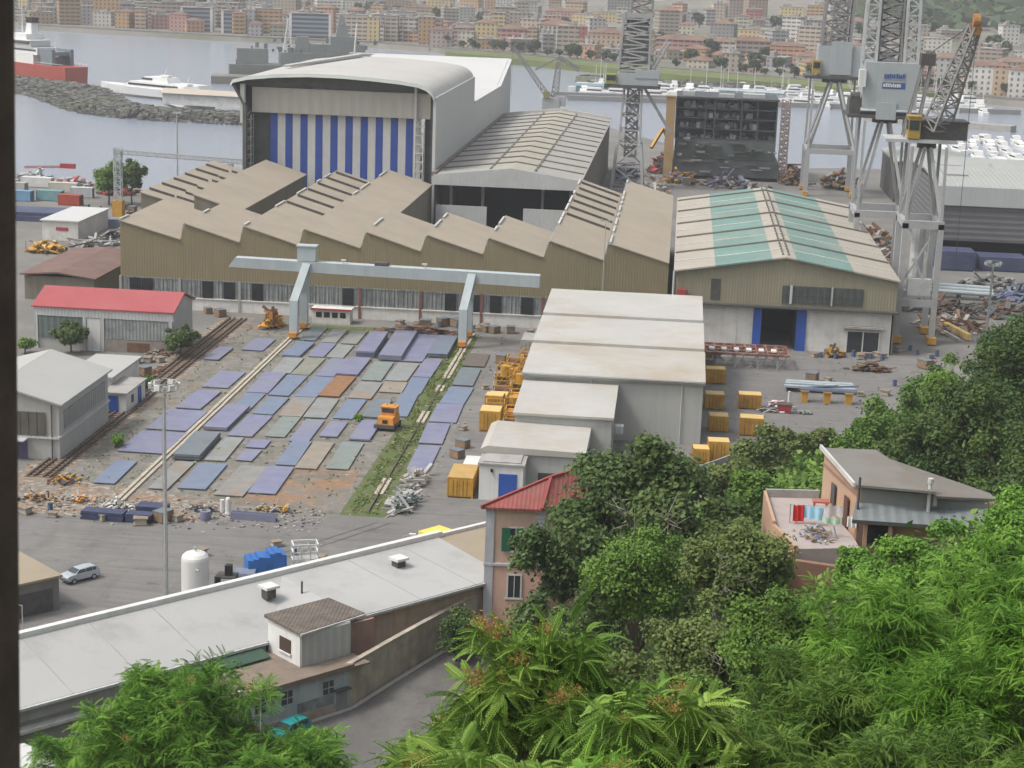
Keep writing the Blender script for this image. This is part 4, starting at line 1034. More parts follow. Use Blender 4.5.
wl_ = MB().tube((0, 0, 0), (0, 0, 14.5), .11, .07, 6).bar((-.9, 0, 14.2), (.9, 0, 14.2), .12).box(-1, -.5, -.2, .2, 14.2, 14.5).box(.5, 1, -.2, .2, 14.2, 14.5)
solo('roof_lamp', wl_, GALV, 'twin-headed lamp standing before the right end of the saw-tooth shed', 'street lamp', (-12.9, 338.3, 7.5))
solo('lamp_plinth', MB().box(-.5, .5, -.5, .5, 0, 7.5), M('pinkish_concrete', (.36, .25, .19), .9, .15, .5), 'pinkish column carrying the twin-headed lamp', 'column', (-12.9, 338.3, 0))

# ------------------------------------------------------------------ buildings on the left
REDROOF = M('red_sheet_roof', (.33, .075, .08), .65, .08, .3, dirt=(.32, .11, .11), dirt_amt=.5, dirt_scale=.1)
t = thing('red_roofed_workshop', 'low workshop with a bright red roof at the left of the plate yard', 'building', (-97.5, 300, 0))
RW_ = M('grey_render', (.38, .385, .37), .8, .08, .3, streak=.25)
part('wall', MB().box(-110.3, -86, 300.4, 313.6, 0, 7.4).prism([(300.4, 7.4), (307, 9.6), (313.6, 7.4)], -110.3, -86, 'x'), RW_, t, world=True)
part('roof', MB().prism([(299.9, 7.6), (307, 9.95), (307, 9.7), (299.9, 7.35)], -111, -85.5, 'x'), REDROOF, t, world=True)
part('roof', MB().prism([(307.02, 9.95), (314.1, 7.6), (314.1, 7.35), (307.02, 9.7)], -111, -85.5, 'x'), REDROOF, t, world=True)
part('lintel', MB().box(-110.6, -85.7, 300.1, 300.4, 5.9, 7.35), GREYSHEET, t, world=True)
for x in (-110.3, -101.6, -98.4, -86.3): part('post', MB().box(x - .3, x + .3, 300.1, 300.4, 0, 5.9), GREYSHEET, t, world=True)
part('window_strip', MB().box(-98.0, -86.7, 300.2, 300.4, 2.3, 5.8), GLAZE, t, world=True)
part('window_strip', MB().box(-109.9, -102.0, 300.2, 300.4, 2.0, 5.8), M('green_grey_glazing', (.14, .17, .16), .4, .2, .4, ribs=0, rib_gap=1.1, rib_dark=.3), t, world=True)
part('brick_base', MB().box(-98.0, -86.7, 300.15, 300.4, 0, 2.2), M('grey_brick', (.24, .21, .185), .9, .2, 1.2), t, world=True)
part('door', MB().box(-101.2, -98.8, 300.2, 300.4, 0, 5.8), WHITE, t, world=True)
part('opening', MB().box(-94, -90.0, 300.1, 300.15, .2, 1.8), RUST, t, world=True)

t = thing('gabled_workshop', 'grey gabled workshop with a pale roof close to the left window post', 'building', (-91, 240, 0))
WG = M('workshop_grey', (.38, .38, .365), .8, .06, .25, streak=.2)
part('wall', MB().box(-100, -82.6, 232.6, 254, 0, 8.0).prism([(-100, 8), (-91.3, 10.3), (-82.6, 8)], 232.6, 254, 'y'), WG, t, world=True)
WR = M('workshop_roof', (.36, .36, .345), .65, .06, .1)
part('roof', MB().prism([(-100.6, 8.05), (-91.3, 10.55), (-91.3, 10.3), (-100.6, 7.8)], 232.0, 254.5, 'y'), WR, t, world=True)
part('roof', MB().prism([(-91.28, 10.55), (-82.0, 8.05), (-82.0, 7.8), (-91.28, 10.3)], 232.0, 254.5, 'y'), WR, t, world=True)
wn_ = MB().box(-93.0, -84.6, 232.45, 232.6, 3.4, 6.7)
for k in range(8): wn_.box(-93 + k * 1.2, -92.9 + k * 1.2, 232.38, 232.45, 3.4, 6.7)
part('window', wn_, M('brown_grey_glazing', (.11, .105, .095), .35, .2, .5), t, world=True)
part('window', MB().box(-82.6, -82.5, 234.5, 252.5, 4.0, 6.6), M('pale_side_glazing', (.22, .225, .215), .4, .15, .4, ribs=1, rib_gap=1.0, rib_dark=.2), t, world=True)
part('ledge', MB().box(-82.6, -82.3, 232.6, 254, 3.2, 3.45).box(-100, -82.6, 232.3, 232.6, 3.0, 3.25), GREYSHEET, t, world=True)
part('door', MB().box(-88.8, -87.2, 232.45, 232.6, 0, 2.7), M('violet_door', (.09, .075, .16), .5, .1, .4), t, world=True)
part('door', MB().box(-92.5, -89.4, 232.45, 232.6, 0, 2.6), DARK, t, world=True)
part('canopy', MB().box(-93.2, -87.0, 230.8, 232.3, 2.8, 3.0), GREYSHEET, t, world=True)
part('downpipe', MB().tube((-83.6, 232.4, 0), (-83.6, 232.4, 7.8), .09), STEELDARK, t, world=True)

t = thing('flat_shed', 'low shed with a flat pale roof between the red roof and the gabled workshop', 'shed', (-88.5, 270, 0))
part('wall', MB().box(-92.2, -85.3, 263.8, 278.5, 0, 4.2), LIMEWALL, t, world=True)
part('roof', MB().box(-92.6, -84.9, 263.4, 279, 4.2, 4.5), WR, t, world=True)
t = thing('blue_doored_hut', 'small white hut with two blue doors beside the railway track', 'shed', (-83.2, 264.5, 0))
part('wall', MB().box(-85.0, -81.6, 259.5, 269.5, 0, 3.0), WHITE, t, world=True)
part('roof', MB().box(-85.3, -81.3, 259.2, 269.8, 3.0, 3.2), CONCRETE, t, world=True)
part('door', MB().box(-84.3, -82.8, 259.4, 259.5, 0, 2.6), BLUE, t, world=True)
part('door', MB().box(-81.6, -81.5, 265.6, 267.2, 0, 2.6), BLUE, t, world=True)
part('window', MB().box(-81.6, -81.5, 262.2, 263.2, 1.0, 2.2), STEELDARK, t, world=True)

BRROOF = M('brown_red_roof', (.165, .10, .085), .85, .15, .3, dirt=(.20, .15, .13), dirt_amt=.4, dirt_scale=.2)
t = thing('brown_roofed_shed', 'tan shed with a dull brown-red roof beside the saw-tooth shed', 'shed', (-120, 355, 0))
part('wall', MB().box(-128, -113.8, 342.5, 373, 0, 4.8), BEIGES, t, world=True)
part('roof', MB().prism([(-128.6, 5.3), (-121, 5.9), (-113.2, 4.9), (-113.2, 4.7), (-121, 5.6), (-128.6, 5.0)], 341.6, 374, 'y'), BRROOF, t, world=True)
t = thing('flat_roofed_store', 'small pale store with a flat white roof on the left', 'building', (-146, 424, 0))
part('wall', MB().box(-150, -141.2, 414, 437, 0, 4.6), LIMEWALL, t, world=True)
part('roof', MB().box(-150.4, -140.8, 413.6, 437.4, 4.6, 4.9), HRW, t, world=True)
part('sign_board', MB().box(-146.6, -143.6, 413.9, 414, 2.4, 3.2), REDWHITE, t, world=True)

CONT = [(-163, 472.5, 6.0, 'red', (.33, .06, .04), 'brick red container standing left of the green tree'), (-171, 479, 7, 'teal', (.16, .30, .32), 'pale teal container left of the red one'),
        (-178, 476, 6, 'sky', (.14, .28, .42), 'light blue container near the window post'), (-173, 496, 8, 'cream', (.5, .48, .42), 'cream container behind the teal one'),
        (-184, 505, 9, 'whitish', (.58, .58, .57), 'white container nearest the water'), (-186, 492, 7, 'pale', (.40, .40, .38), 'grey container below the white one'), (-165, 488, 6, 'silver', (.46, .48, .5), 'silver container just behind the red one')]
for x, y, L, n, c, lab in CONT:
    t = container((x, y, 0), 2.6, L, 2.8, M(n + '_container_paint', c, .6, .15, .4, ribs=1, rib_gap=.4, rib_dark=.15), lab, R(90 + rnd.uniform(-6, 6)), 'site_container', group='containers on the left quay')
NV2 = M('navy_sheet', (.055, .065, .125), .6, .15, .1, dirt=(.11, .12, .17), dirt_amt=.5, dirt_scale=.2)
solo('covered_stack', MB().box(-10, 9, -5.5, 5, 0, 2.2).box(-8, 8, -6.5, -5.6, 0, 1.3), NV2, 'wide navy covered stack behind the flat white-roofed store', 'stack', (-161, 447, 0), R(3))
solo('covered_stack', MB().box(-3, 3, -3, 3, 0, 1.5).box(-2, 2, -2.4, 2, 1.5, 2.0), PM['blue'], 'small pale blue covered stack right of the flat-roofed store', 'stack', (-139.8, 440, 0), R(8))
heap('scrap_heap', (-143.5, 398, 0), 4.5, 6, 2.0, 110, [YELLOW, YELLOW, RUST, PALEYELLOW], 'yellow scaffold heap in front of the flat white-roofed store', 'scrap heap', (2, 6), (.2, .5), 0, None, .3)
heap('scrap_heap', (-133, 420, 0), 6, 26, 1.6, 170, [STEELGREY, STEELDARK, PALEJUNK], 'long grey heap of steel sections left of the rear saw-tooth roofs', 'scrap heap', (3, 9), (.2, .7), R(-14), None, .2)
for i, (x, y, sx, sy, lab) in enumerate([(-190, 516, 7, 5, 'clutter of white and grey gear at the water edge'), (-176, 510, 6, 4, 'clutter of grey and red gear left of the green tree'), (-187, 474, 7, 6, 'pale rubble clutter behind the navy covered stack'), (-158, 498, 5, 6, 'reddish clutter right behind the red container')]):
    heap('scrap_heap', (x, y, 0), sx, sy, 2.2, 90, [[WHITE, STEELGREY, PALEJUNK], [REDWHITE, STEELGREY, PALEJUNK], [PALEJUNK, PALEJUNK, WOOD], [RUST, REDWHITE, STEELDARK]][i], lab, 'scrap heap', (2, 6), (.4, 1.4), 0, 'clutter on the left quay', .3)
solo('boat_boom', MB().truss((-6, 0, 3.4), (9, 0, 4.2), .5, .5, 8, .14).box(5, 9.5, -.6, .6, 3.6, 5.0), REDWHITE, 'thin red boom with a red block at the water edge', 'boom', (-188, 522, 0))

# ------------------------------------------------------------------ hall on the right edge, and the roof behind it
RHR = M('pale_green_grey_roof', (.32, .335, .315), .6, .06, .12, ribs=0, rib_gap=1.2, rib_dark=.06)
RHF = M('grey_fascia', (.42, .435, .44), .6, .05, .15, streak=.15)
RHD = M('dark_ribbed_front', (.15, .15, .155), .7, .1, .3, ribs=2, rib_gap=1.4, rib_dark=.35)
t = thing('quay_hall', 'pale-roofed hall with a dark ribbed front at the right edge', 'industrial hall', (82, 447, 0))
part('roof', MB().prism([(447, 18.8), (475, 20.4), (522, 18.4), (522, 17.9), (475, 19.8), (447, 18.2)], 63.6, 114, 'x'), RHR, t, world=True)
part('fascia', MB().box(63.6, 114, 446.5, 447, 14.1, 18.8), RHF, t, world=True)
part('front_wall', MB().box(64.4, 113.5, 447.2, 447.8, 5.4, 14.1), RHD, t, world=True)
part('side_wall', MB().box(64.4, 64.8, 447.8, 521, 0, 18), RHD, t, world=True)
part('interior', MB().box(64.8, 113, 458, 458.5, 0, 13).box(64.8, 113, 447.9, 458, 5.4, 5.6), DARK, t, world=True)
for x, y in ((67, 462), (68, 482), (82, 478), (95, 470), (98, 490)):
    s = MB().hexa([(x, y, 18.9 + (y - 447) * .055 if y < 475 else 20.3 - (y - 475) * .04), (x + 6, y, 18.9 + (y - 447) * .055 if y < 475 else 20.3 - (y - 475) * .04), (x + 6, y + 8, (18.9 + (y - 439) * .055) if y < 466 else 20.1 - (y - 467) * .04), (x, y + 8, (18.9 + (y - 439) * .055) if y < 466 else 20.1 - (y - 467) * .04)] +
                  [(x, y, 20.0 + max(0, (y - 455)) * .01), (x + 6, y, 20.0 + max(0, (y - 455)) * .01), (x + 6, y + 8, 20.9), (x, y + 8, 20.9)])
    part('roof_light', s, STEELGREY, t, world=True)
t = thing('green_roofed_shed', 'lower pale green roof with a dark edge behind the right hall', 'shed', (82, 590, 0))
part('roof', MB().prism([(66, 12.5), (78, 14.6), (92, 12.2), (92, 11.8), (78, 14.1), (66, 12.0)], 560, 600, 'y'), RHR, t, world=True)
part('wall', MB().box(66.5, 91.5, 560.5, 599.5, 0, 11.8), STEELDARK, t, world=True)

for x, y, w, h, lab in [(67.5, 438, 9, 4.6, 'navy block against the foot of the right hall'), (79, 440, 11, 3.4, 'dark grey block right of the navy one at the right hall')]:
    solo('covered_stack', MB().box(-w / 2, w / 2, -4, 4, 0, h).box(-w / 2 + .5, w / 2 - .5, -4.2, -4, .3, h - .4), NV2 if 'navy' in lab else STEELDARK, lab, 'stack', (x, y, 0))
t = thing('pipe_rack', 'long pale blue pipes racked above the rusty scrap on the right', 'pipes', (63, 396, 0))
for k in range(3): part('pipe', MB().tube((-7, k * 1.1, 1.6 + k * .5), (7, k * 1.1 - 2, 1.6 + k * .5), .5, n=10), GRP, t)
rk = MB()
for x in (-5, 0, 5): rk.box(x - .2, x + .2, -1, 3, 0, 1.2)
part('rack', rk, STEELDARK, t)
for x, y, sx, sy, sz, ms, lab in [(58, 380, 9, 10, 2.2, [RUST, STEELDARK, STEELDARK], 'large rusty scrap heap below the pale pipes'), (57, 362, 7, 8, 1.6, [RUST, WOOD, PALEJUNK], 'brown scrap heap left of the right floodlight mast'),
                                  (71, 382, 7, 10, 2.0, [RUST, STEELDARK, GREENGREY], 'mixed rusty scrap heap right of the floodlight mast'), (74, 412, 8, 7, 2.5, [STEELDARK, PALEJUNK, STEELGREY], 'dark scrap heap before the right hall'),
                                  (76, 398, 6, 3, 1.8, [PM['lav'], PM['blue']], 'pale blue plate heap near the right edge')]:
    heap('scrap_heap', (x, y, 0), sx, sy, sz, 170, ms, lab, 'scrap heap', (1.5, 6), (.2, .8), 0, None, .25)
t = thing('rail_buffer', 'yellow rail girder lying beside the foot of the nearest crane', 'girder', (56.5, 356, 0), R(14))
part('girder', MB().box(-.5, .5, -7, 9, .2, 1.4), PALEYELLOW, t)
part('girder', MB().box(-2.6, -2.0, -8, 8, .1, .7), CONCRETE, t)
# ------------------------------------------------------------------ shipyard cranes
CG = STEELGREY
CGL = M('crane_light_grey', (.42, .435, .44), .5, .12, .4, dirt=(.24, .2, .16), dirt_amt=.4, dirt_scale=.5)
CGD = M('crane_dark_lattice', (.235, .235, .235), .7, .2, .5, dirt=(.18, .13, .10), dirt_amt=.5, dirt_scale=.5)
HOUSE = M('crane_house_panels', (.34, .37, .385), .5, .06, .3, streak=.15)
SIGNBLUE = M('sign_blue_paint', (.045, .09, .26), .5, .1, 1)


def portal(t, w, d, zc, zt, leg, feet=True):
    """four legs, cross beams at zc, inner A legs up to the slewing ring at zt"""
    for sx in (-1, 1):
        for sy in (-1, 1):
            lg = MB().bar((sx * w, sy * d, 1.0), (sx * w, sy * d, zc), leg).bar((sx * w, sy * d, zc), (sx * w * .96, sy * d * .9, zt), leg * .5)
            lg.bar((sx * w, sy * d, zc), (sx * w * .16, sy * d * .45, zt - .3), leg * .55)
            lo = part('leg', lg, CG, t)
            if feet:
                f = MB().box(sx * w - .8, sx * w + .8, sy * d - 1.7, sy * d + 1.7, .3, 1.5)
                part('bogie', f, YELLOW, lo)
    bm = MB()
    for sy in (-1, 1): bm.box(-w - leg / 2, w + leg / 2, sy * d - .55, sy * d + .55, zc - 1.0, zc + .5)
    for sx in (-1, 1): bm.box(sx * w - .5, sx * w + .5, -d, d, zc - .9, zc + .4)
    part('portal_beam', bm, CG, t)
    part('slewing_ring', MB().tube((0, 0, zt - .6), (0, 0, zt + .6), w * .55, n=18), STEELDARK, t)


RUSTOR = M('rusty_orange_paint', (.36, .18, .055), .7, .2, .5, dirt=(.14, .09, .05), dirt_amt=.7, dirt_scale=.6)
CABY = M('faded_cab_yellow', (.36, .235, .045), .6, .15, .5, dirt=(.2, .14, .07), dirt_amt=.5, dirt_scale=.6)
# nearest crane, with its jib raised to the right
t = thing('luffing_crane', 'nearest grey luffing crane with its lattice jib raised to an orange head', 'crane', (46.9, 349.5, 0), 0, 'tall shipyard cranes')
portal(t, 3.3, 5.2, 23.2, 37.6, 1.1)
part('counterweight_box', MB().box(-2.0, 2.4, -5.6, -3.8, 9.4, 12.6), CGL, t)
for y in (-5.7, 4.7): part('tie_beam', MB().box(-3.3, 3.3, y, y + 1, 7.2, 8.6), CG, t)
part('inner_tower', MB().tube((0, 0, 8.6), (0, 0, 22.4), 1.35, 1.35, 12), CGL, t)
part('brace', MB().bar((-2.6, -5.2, 12.6), (2.6, -5.2, 22.4), .35).bar((-1.4, -5.2, 16.5), (2.7, -5.2, 9.2), .5), CG, t)
part('platform', MB().box(-8.2, 5.2, -4.2, 4.8, 38.2, 38.8), CGL, t)
part('machine_house', MB().box(-1.5, 7.0, -2.6, 4.6, 38.8, 42.0).box(-1.8, 7.3, -2.9, 4.9, 42.0, 42.3), STEELDARK, t)
cb = part('cab', MB().box(-4.2, -2.0, -4.4, -1.6, 39.0, 43.0).box(-4.4, -1.8, -4.6, -1.4, 43.0, 43.25), CABY, t)
part('cab_window', MB().box(-4.0, -2.2, -4.48, -4.4, 40.6, 42.4).box(-4.28, -4.2, -4.1, -1.8, 40.6, 42.4), GLASS, cb)
part('jib', MB().truss((1.2, -2.0, 41.0), (5.9, -7.5, 60.2), (4.4, 1.7), (3.2, 1.5), 13, .36, .22), CGD, t)
hd = MB().tube((5.4, -7.8, 61.2), (6.6, -7.8, 61.2), 1.25, n=14).box(5.3, 6.8, -8.5, -6.6, 58.6, 60.8)
part('jib_head', hd, RUSTOR, t)
af = MB()
for x0, x1 in ((-4.6, -1.8), (-2.2, -.4)):
    for y in (-1.5, 2.0): af.bar((x0, y, 39), (x1, y * .6, 53.2), .34)
part('a_frame', af, CGD, t)
part('a_frame_head', MB().box(-2.5, .2, -1.4, 1.6, 52.4, 54.6).tube((-1.6, 0, 54.2), (-.6, 0, 54.2), 1.0, n=12), STEELDARK, t)
rp = MB()
for y in (-.5, .5): rp.bar((-1.0, y, 54.5), (5.8, -7.5 + y, 60.8), .07).bar((6.2, -7.8 + y * .5, 61), (6.2, -7.8 + y * .5, 16), .05)
part('rope', rp, STEELDARK, t)

# middle crane with the big lettered machine house
t = thing('luffing_crane', 'tallest grey crane with a square machine house bearing a blue sign', 'crane', (44.2, 399, 0), 0, 'tall shipyard cranes')
portal(t, 5.0, 6.5, 18.4, 38.0, 1.1)
part('platform', MB().box(-8.5, 8.5, -5.5, 6, 38.6, 39.3), STEELDARK, t)
part('machine_house', MB().box(-5.6, 5.8, -5.2, 5.6, 40.6, 50.4).box(-2.6, 1.6, -5.6, -5.2, 38.4, 42.0), HOUSE, t)
sg = MB()
for k, (z0, z1) in enumerate(((47.0, 48.2),)):
    sg.box(-1.6, 3.0, -5.3, -5.2, z0 - .1, z1 + .1)
sb = part('sign', sg, M('sign_ground', (.30, .33, .36), .5, .05, 1), t)
lt = MB(); x = -1.45
for wd in (.34, .1, .38, .32, .36, .3, .1, .34, .38, .3, .36): 
    lt.box(x, x + wd, -5.36, -5.3, 47.05 + rnd.uniform(0, .2), 48.0 + rnd.uniform(-.1, .25)); x += wd + .1
part('lettering', lt, SIGNBLUE, sb)
lt = MB(); x = -1.5
for k in range(9):
    wd = rnd.uniform(.2, .45); lt.box(x, x + wd, -5.36, -5.3, 45.3, 46.0 + rnd.uniform(-.1, .15)); x += wd + .12
part('lettering', lt, WHITE, sb)
part('sign_board', MB().box(-1.7, 3.1, -5.27, -5.2, 45.0, 46.3), SIGNBLUE, t)
part('cab', MB().box(-6.7, -5.3, -6.2, -3.6, 45.2, 48.8), WHITE, t)
part('winch', MB().box(-8.2, -5.8, -4, 2, 39.3, 42.6).tube((-8, -3, 43), (-6, -3, 43), .9, n=12), STEELDARK, t)
tw = MB()
for sx in (-1, 1): tw.truss((sx * 4.4 - .2, -1.5, 50.4), (sx * 3.9 - .2, -.5, 82), (2.8, 2.2), 2.2, 16, .6, .3)
part('tower', tw, CGL, t)
part('tower_ladder', MB().truss((-.2, 0, 50.4), (-.2, 0, 82), 4.6, 2.2, 18, .4, .34), CGD, t)

# third crane, further back
t = thing('luffing_crane', 'grey crane left of the lettered one with a dark tapering tower', 'crane', (47.2, 574, 0), 0, 'tall shipyard cranes')
portal(t, 7.2, 8.0, 14.2, 35.4, 1.35)
part('platform', MB().box(-9.6, 8.2, -5, 6, 36.0, 36.9), STEELDARK, t)
part('machine_house', MB().box(-5.8, 7.6, -3.4, 6, 36.9, 46.0).box(-2.0, 4.4, -4.2, -3.4, 37.4, 47.4), HOUSE, t)
cb = part('cab', MB().box(-7.4, -5.0, -5.2, -2.4, 37.6, 41.6), CABY, t)
part('cab_window', MB().box(-7.2, -5.2, -5.3, -5.2, 39.2, 41.0), GLASS, cb)
part('tower', MB().truss((-.6, 0, 46), (1.6, 0, 92), (8.6, 7.4), 5, 14, .8, .42), CGD, t)
part('tower_core', MB().truss((.2, .6, 46), (1.7, .6, 92), (4.4, 3.6), 2.0, 18, .5, .4), CG, t)

# fourth crane: lattice tower left of the ship section
t = thing('tower_crane', 'pale lattice tower crane standing left of the dark ship section', 'crane', (-15.4, 566, 0), 0, 'tall shipyard cranes')
lb = MB().truss((0, 0, 0), (0, 0, 14), (9.6, 7.6), (9.6, 7.6), 2, .75, .45).truss((0, 0, 14), (.4, 0, 31), (6.6, 5.4), (6.6, 5.4), 4, .6, .35)
part('tower', lb, CGL, t)
part('inner_shaft', MB().truss((.4, 0, 10), (.6, 0, 31), 3.4, 3.4, 8, .6, .5), CGD, t)
part('platform', MB().box(-8.5, 8.8, -5, 5, 31.2, 32.2), STEELDARK, t)
part('machine_house', MB().box(-4.6, 8.0, -4, 4, 32.2, 35.8).box(.8, 8.4, -4.2, 4.2, 34.4, 37.0), HOUSE, t)
cb = part('cab', MB().box(-8.0, -4.8, -4.6, -1.8, 32.4, 35.4), M('lime_cab_paint', (.28, .30, .07), .5, .15, .6), t)
part('cab_window', MB().box(-7.8, -5.0, -4.7, -4.6, 33.4, 35.0), GLASS, cb)
part('mast', MB().truss((.3, 0, 36.5), (.9, 0, 54), (9.4, 8.2), 5.6, 9, .7, .42), CG, t)
part('mast_panels', MB().box(-3.4, 4.6, -1.6, 1.8, 38, 47).box(-2.6, 4.2, -1.4, 1.6, 48, 53), CGD, t)
part('mast_head', MB().box(-4.4, 5.4, -3, 3, 52.5, 53.8), CG, t)
part('jib', MB().truss((1.6, 0, 50), (4.4, 0, 90), (6.4, 5.0), 3.4, 16, .6, .42), CGD, t)
part('boom_strut', MB().truss((5.6, -1, 36.5), (10.6, -2, 46), 1.6, 1.2, 6, .3, .2).bar((4.0, 1, 31), (12.6, 2, 17.6), .9), CGL, t)

# small harbour crane on the far quay, tower crane on the left quay
t = thing('harbour_crane', 'small dark luffing crane on the far quay behind the gable hall', 'crane', (-59.5, 836, 0), 0, 'small cranes')
part('base', MB().box(-4, 4, -3.5, 3.5, 0, 6.5).box(2, 6.5, -3, 3, 3, 7.5), CG, t)
part('cab', MB().box(-3.4, -.6, -4.2, -2, 6.5, 9.6), M('olive_cab_paint', (.20, .20, .07), .5, .15, .6), t)
part('jib', MB().truss((-1.5, -1, 7), (-18.5, -3, 29.5), (3, 1.2), (2.4, 1), 12, .42, .26), CGD, t)
part('a_frame', MB().truss((1.4, 0, 7), (3.0, 0, 25), (3.2, 1.8), 2, 8, .45, .28), CGD, t)
part('counter_jib', MB().truss((3, 0, 25), (12.5, 1, 19.6), 1.4, 1.6, 5, .5, .3).truss((3, 0, 25), (-8, -2, 19), .6, .6, 6, .22, .16), CGD, t)
part('rope', MB().bar((3, 0, 25.4), (-18.4, -3, 29.6), .14).bar((-18.4, -3, 29.5), (-18.4, -3, 8), .1), STEELDARK, t)
t = thing('tower_crane', 'thin tower crane with a long horizontal jib and yellow foot on the left quay', 'crane', (-144.2, 455, 0), 0, 'small cranes')
part('mast', MB().truss((0, 0, 3), (0, 0, 18.2), 1.7, 1.7, 12, .22, .13), STEELLIGHT, t)
part('base', MB().box(-1.3, 1.3, -1.3, 1.3, 0, 4.4), YELLOW, t)
part('jib', MB().truss((-1, 0, 17.0), (44, 0, 15.5), .9, 1.0, 36, .16, .09), GALV, t)
part('hoist', MB().box(29, 30.4, -.5, .5, 13.4, 15.2), GALV, t)
t = thing('quay_mast', 'thin pale mast rising from the water edge left of the striped hall', 'mast', (-157, 556, 0))
part('pole', MB().tube((0, 0, -2), (0, 0, 18.4), .32, .2, 8), GALV, t)
part('lamp_head', MB().box(-1.3, 1.3, -.3, .3, 18.0, 18.6), GALV, t)

# ------------------------------------------------------------------ the dark ship section on the slip
SHIPD = M('primer_dark_hull', (.06, .065, .07), .6, .25, .2, dirt=(.10, .115, .11), dirt_amt=.6, dirt_scale=.15)
SHIPM = M('hull_greenish_grey', (.085, .105, .10), .7, .2, .3, dirt=(.12, .10, .08), dirt_amt=.5, dirt_scale=.3)
t = thing('ship_section', 'dark open ship section under construction on the slipway', 'ship section', (14.5, 601, 0))
part('deck', MB().box(-16, 17.5, -2, 24, 26.2, 26.8), SHIPD, t)
for k, z in enumerate((23.2, 20.0, 16.6, 13.4)): part('deck', MB().box(-15.6, 17, -1.6, 24, z - .25, z), SHIPD, t)
part('bulkhead', MB().box(-15.6, 17, 8, 8.4, 13, 26.2), SHIPD, t)
for x in (-15.8, -6.2, -3.2, 5.6, 10.8, 17): part('bulkhead', MB().box(x - .25, x + .25, -1.4, 24, 13, 26.2), SHIPD, t)
part('hull', MB().box(-15.8, 17.2, -1.8, 24, 6.4, 13.0), SHIPM, t)
part('hull', MB().box(-16.6, 18.4, -3.2, 24, 1.2, 6.4), SHIPD, t)
lg = MB()
for k in range(150):
    z = rnd.choice((13.2, 16.7, 20.1, 23.3)); x = rnd.uniform(-15, 10 if z > 14 else 16); s = rnd.uniform(.4, 1.8)
    lg.box(x, x + s, rnd.uniform(-1.0, 5), rnd.uniform(5.2, 6), z, z + rnd.uniform(.4, 2.0))
part('fittings', lg, M('pale_fittings', (.25, .27, .29), .6, .3, .7), t)
for k in range(40):
    x = rnd.uniform(-15.5, 17); z = rnd.uniform(2, 13); part('staging', MB().box(x, x + rnd.uniform(.6, 4), -3.6, -1.9, z, z + rnd.uniform(.15, .9)), rnd.choice((STEELDARK, CGD, SHIPM)), t)
part('top_gear', MB().box(-14, -10, 2, 6, 26.8, 28.2).box(-2, 3, 1, 5, 26.8, 27.8).box(6, 13, 2, 8, 26.8, 28.0), CGL, t)
solo('staging_tower', MB().box(-1.5, 1.5, -1.5, 1.5, 0, 26.5).box(-1.9, 1.9, -1.9, 1.9, 26.5, 27), M('ochre_staging', (.40, .27, .13), .7, .15, .3), 'ochre staging tower at the left side of the dark ship section', 'staging', (-3.2, 598.6, 0))
solo('staging_tower', MB().truss((0, 0, 0), (0, 0, 27), 2.6, 2.6, 22, .4, .3), M('pinkish_staging', (.34, .27, .25), .7, .2, .5), 'pale lattice staging tower at the right side of the dark ship section', 'staging', (34.4, 600, 0))
for x, y, sx, sy, sz, ms, lab in [(0, 586, 8, 6, 3, [RUST, YELLOW, WOOD, PM['lav']], 'orange and lavender clutter left in front of the ship section'), (17, 580, 14, 6, 2.5, [STEELDARK, RUST, PALEJUNK, PM['lav']], 'mixed clutter in front of the ship section'),
                                  (38, 600, 5, 10, 6, [RUST, WOOD, STEELDARK], 'brown clutter between the ship section and the third crane'), (52, 590, 7, 9, 6, [WOOD, RUST, STEELGREY], 'brown timber heap under the third crane'),
                                  (-4, 620, 5, 14, 6, [RUST, REDWHITE, STEELDARK], 'reddish gear behind the lattice tower crane'), (-16, 600, 4, 30, 3, [STEELGREY, STEELDARK, PM['lav']], 'long grey gear lying right of the gable hall'),
                                  (-6, 560, 4, 30, 2.5, [PALEJUNK, WOOD, STEELGREY], 'brown gear before the lattice tower crane'), (52, 470, 6, 30, 3, [RUST, STEELGREY, WOOD], 'brown gear between teal-roofed hall and right hall')]:
    heap('scrap_heap', (x, y, 0), sx, sy, sz, 120, ms, lab, 'scrap heap', (2, 7), (.3, 1.2), 0, 'clutter on the slipway', .35)
solo('gantry_beam', MB().bar((0, 0, 9), (3.5, 6, 15), .9).bar((3.5, 6, 15), (6, 8, 9), .6), YELLOW, 'yellow inclined boom left of the ship section', 'boom', (-9, 604, 0))

# quay beyond, the thin pier and the marina
solo('pier', MB().hexa([(-58, 930, -3), (175, 958, -3), (175, 961, -3), (-58, 933, -3), (-58, 930, .9), (175, 958, .9), (175, 961, .9), (-58, 933, .9)]), CGD, 'thin dark pier running behind the ship section', 'pier')
solo('pier', MB().box(-12, 60, -4, 4, -3, 1.3), CONCRETE, 'pale concrete pier behind the right hall and its boats', 'pier', (100, 880, 0), R(-28))
solo('pier', MB().box(-9, 110, -1.2, 1.2, -3, .8), CGD, 'dark pontoon between the rows of moored boats', 'pier', (-58, 955, 0), R(4))
ROCK = ground_mat('rock_armour', [(.35, .4, .6, (.24, .235, .215), .8, None), (.6, .5, .65, (.07, .075, .07), .8, None), (.08, .5, .65, (.14, .16, .075), .7, None)], (.12, .12, .11), .95, .5)


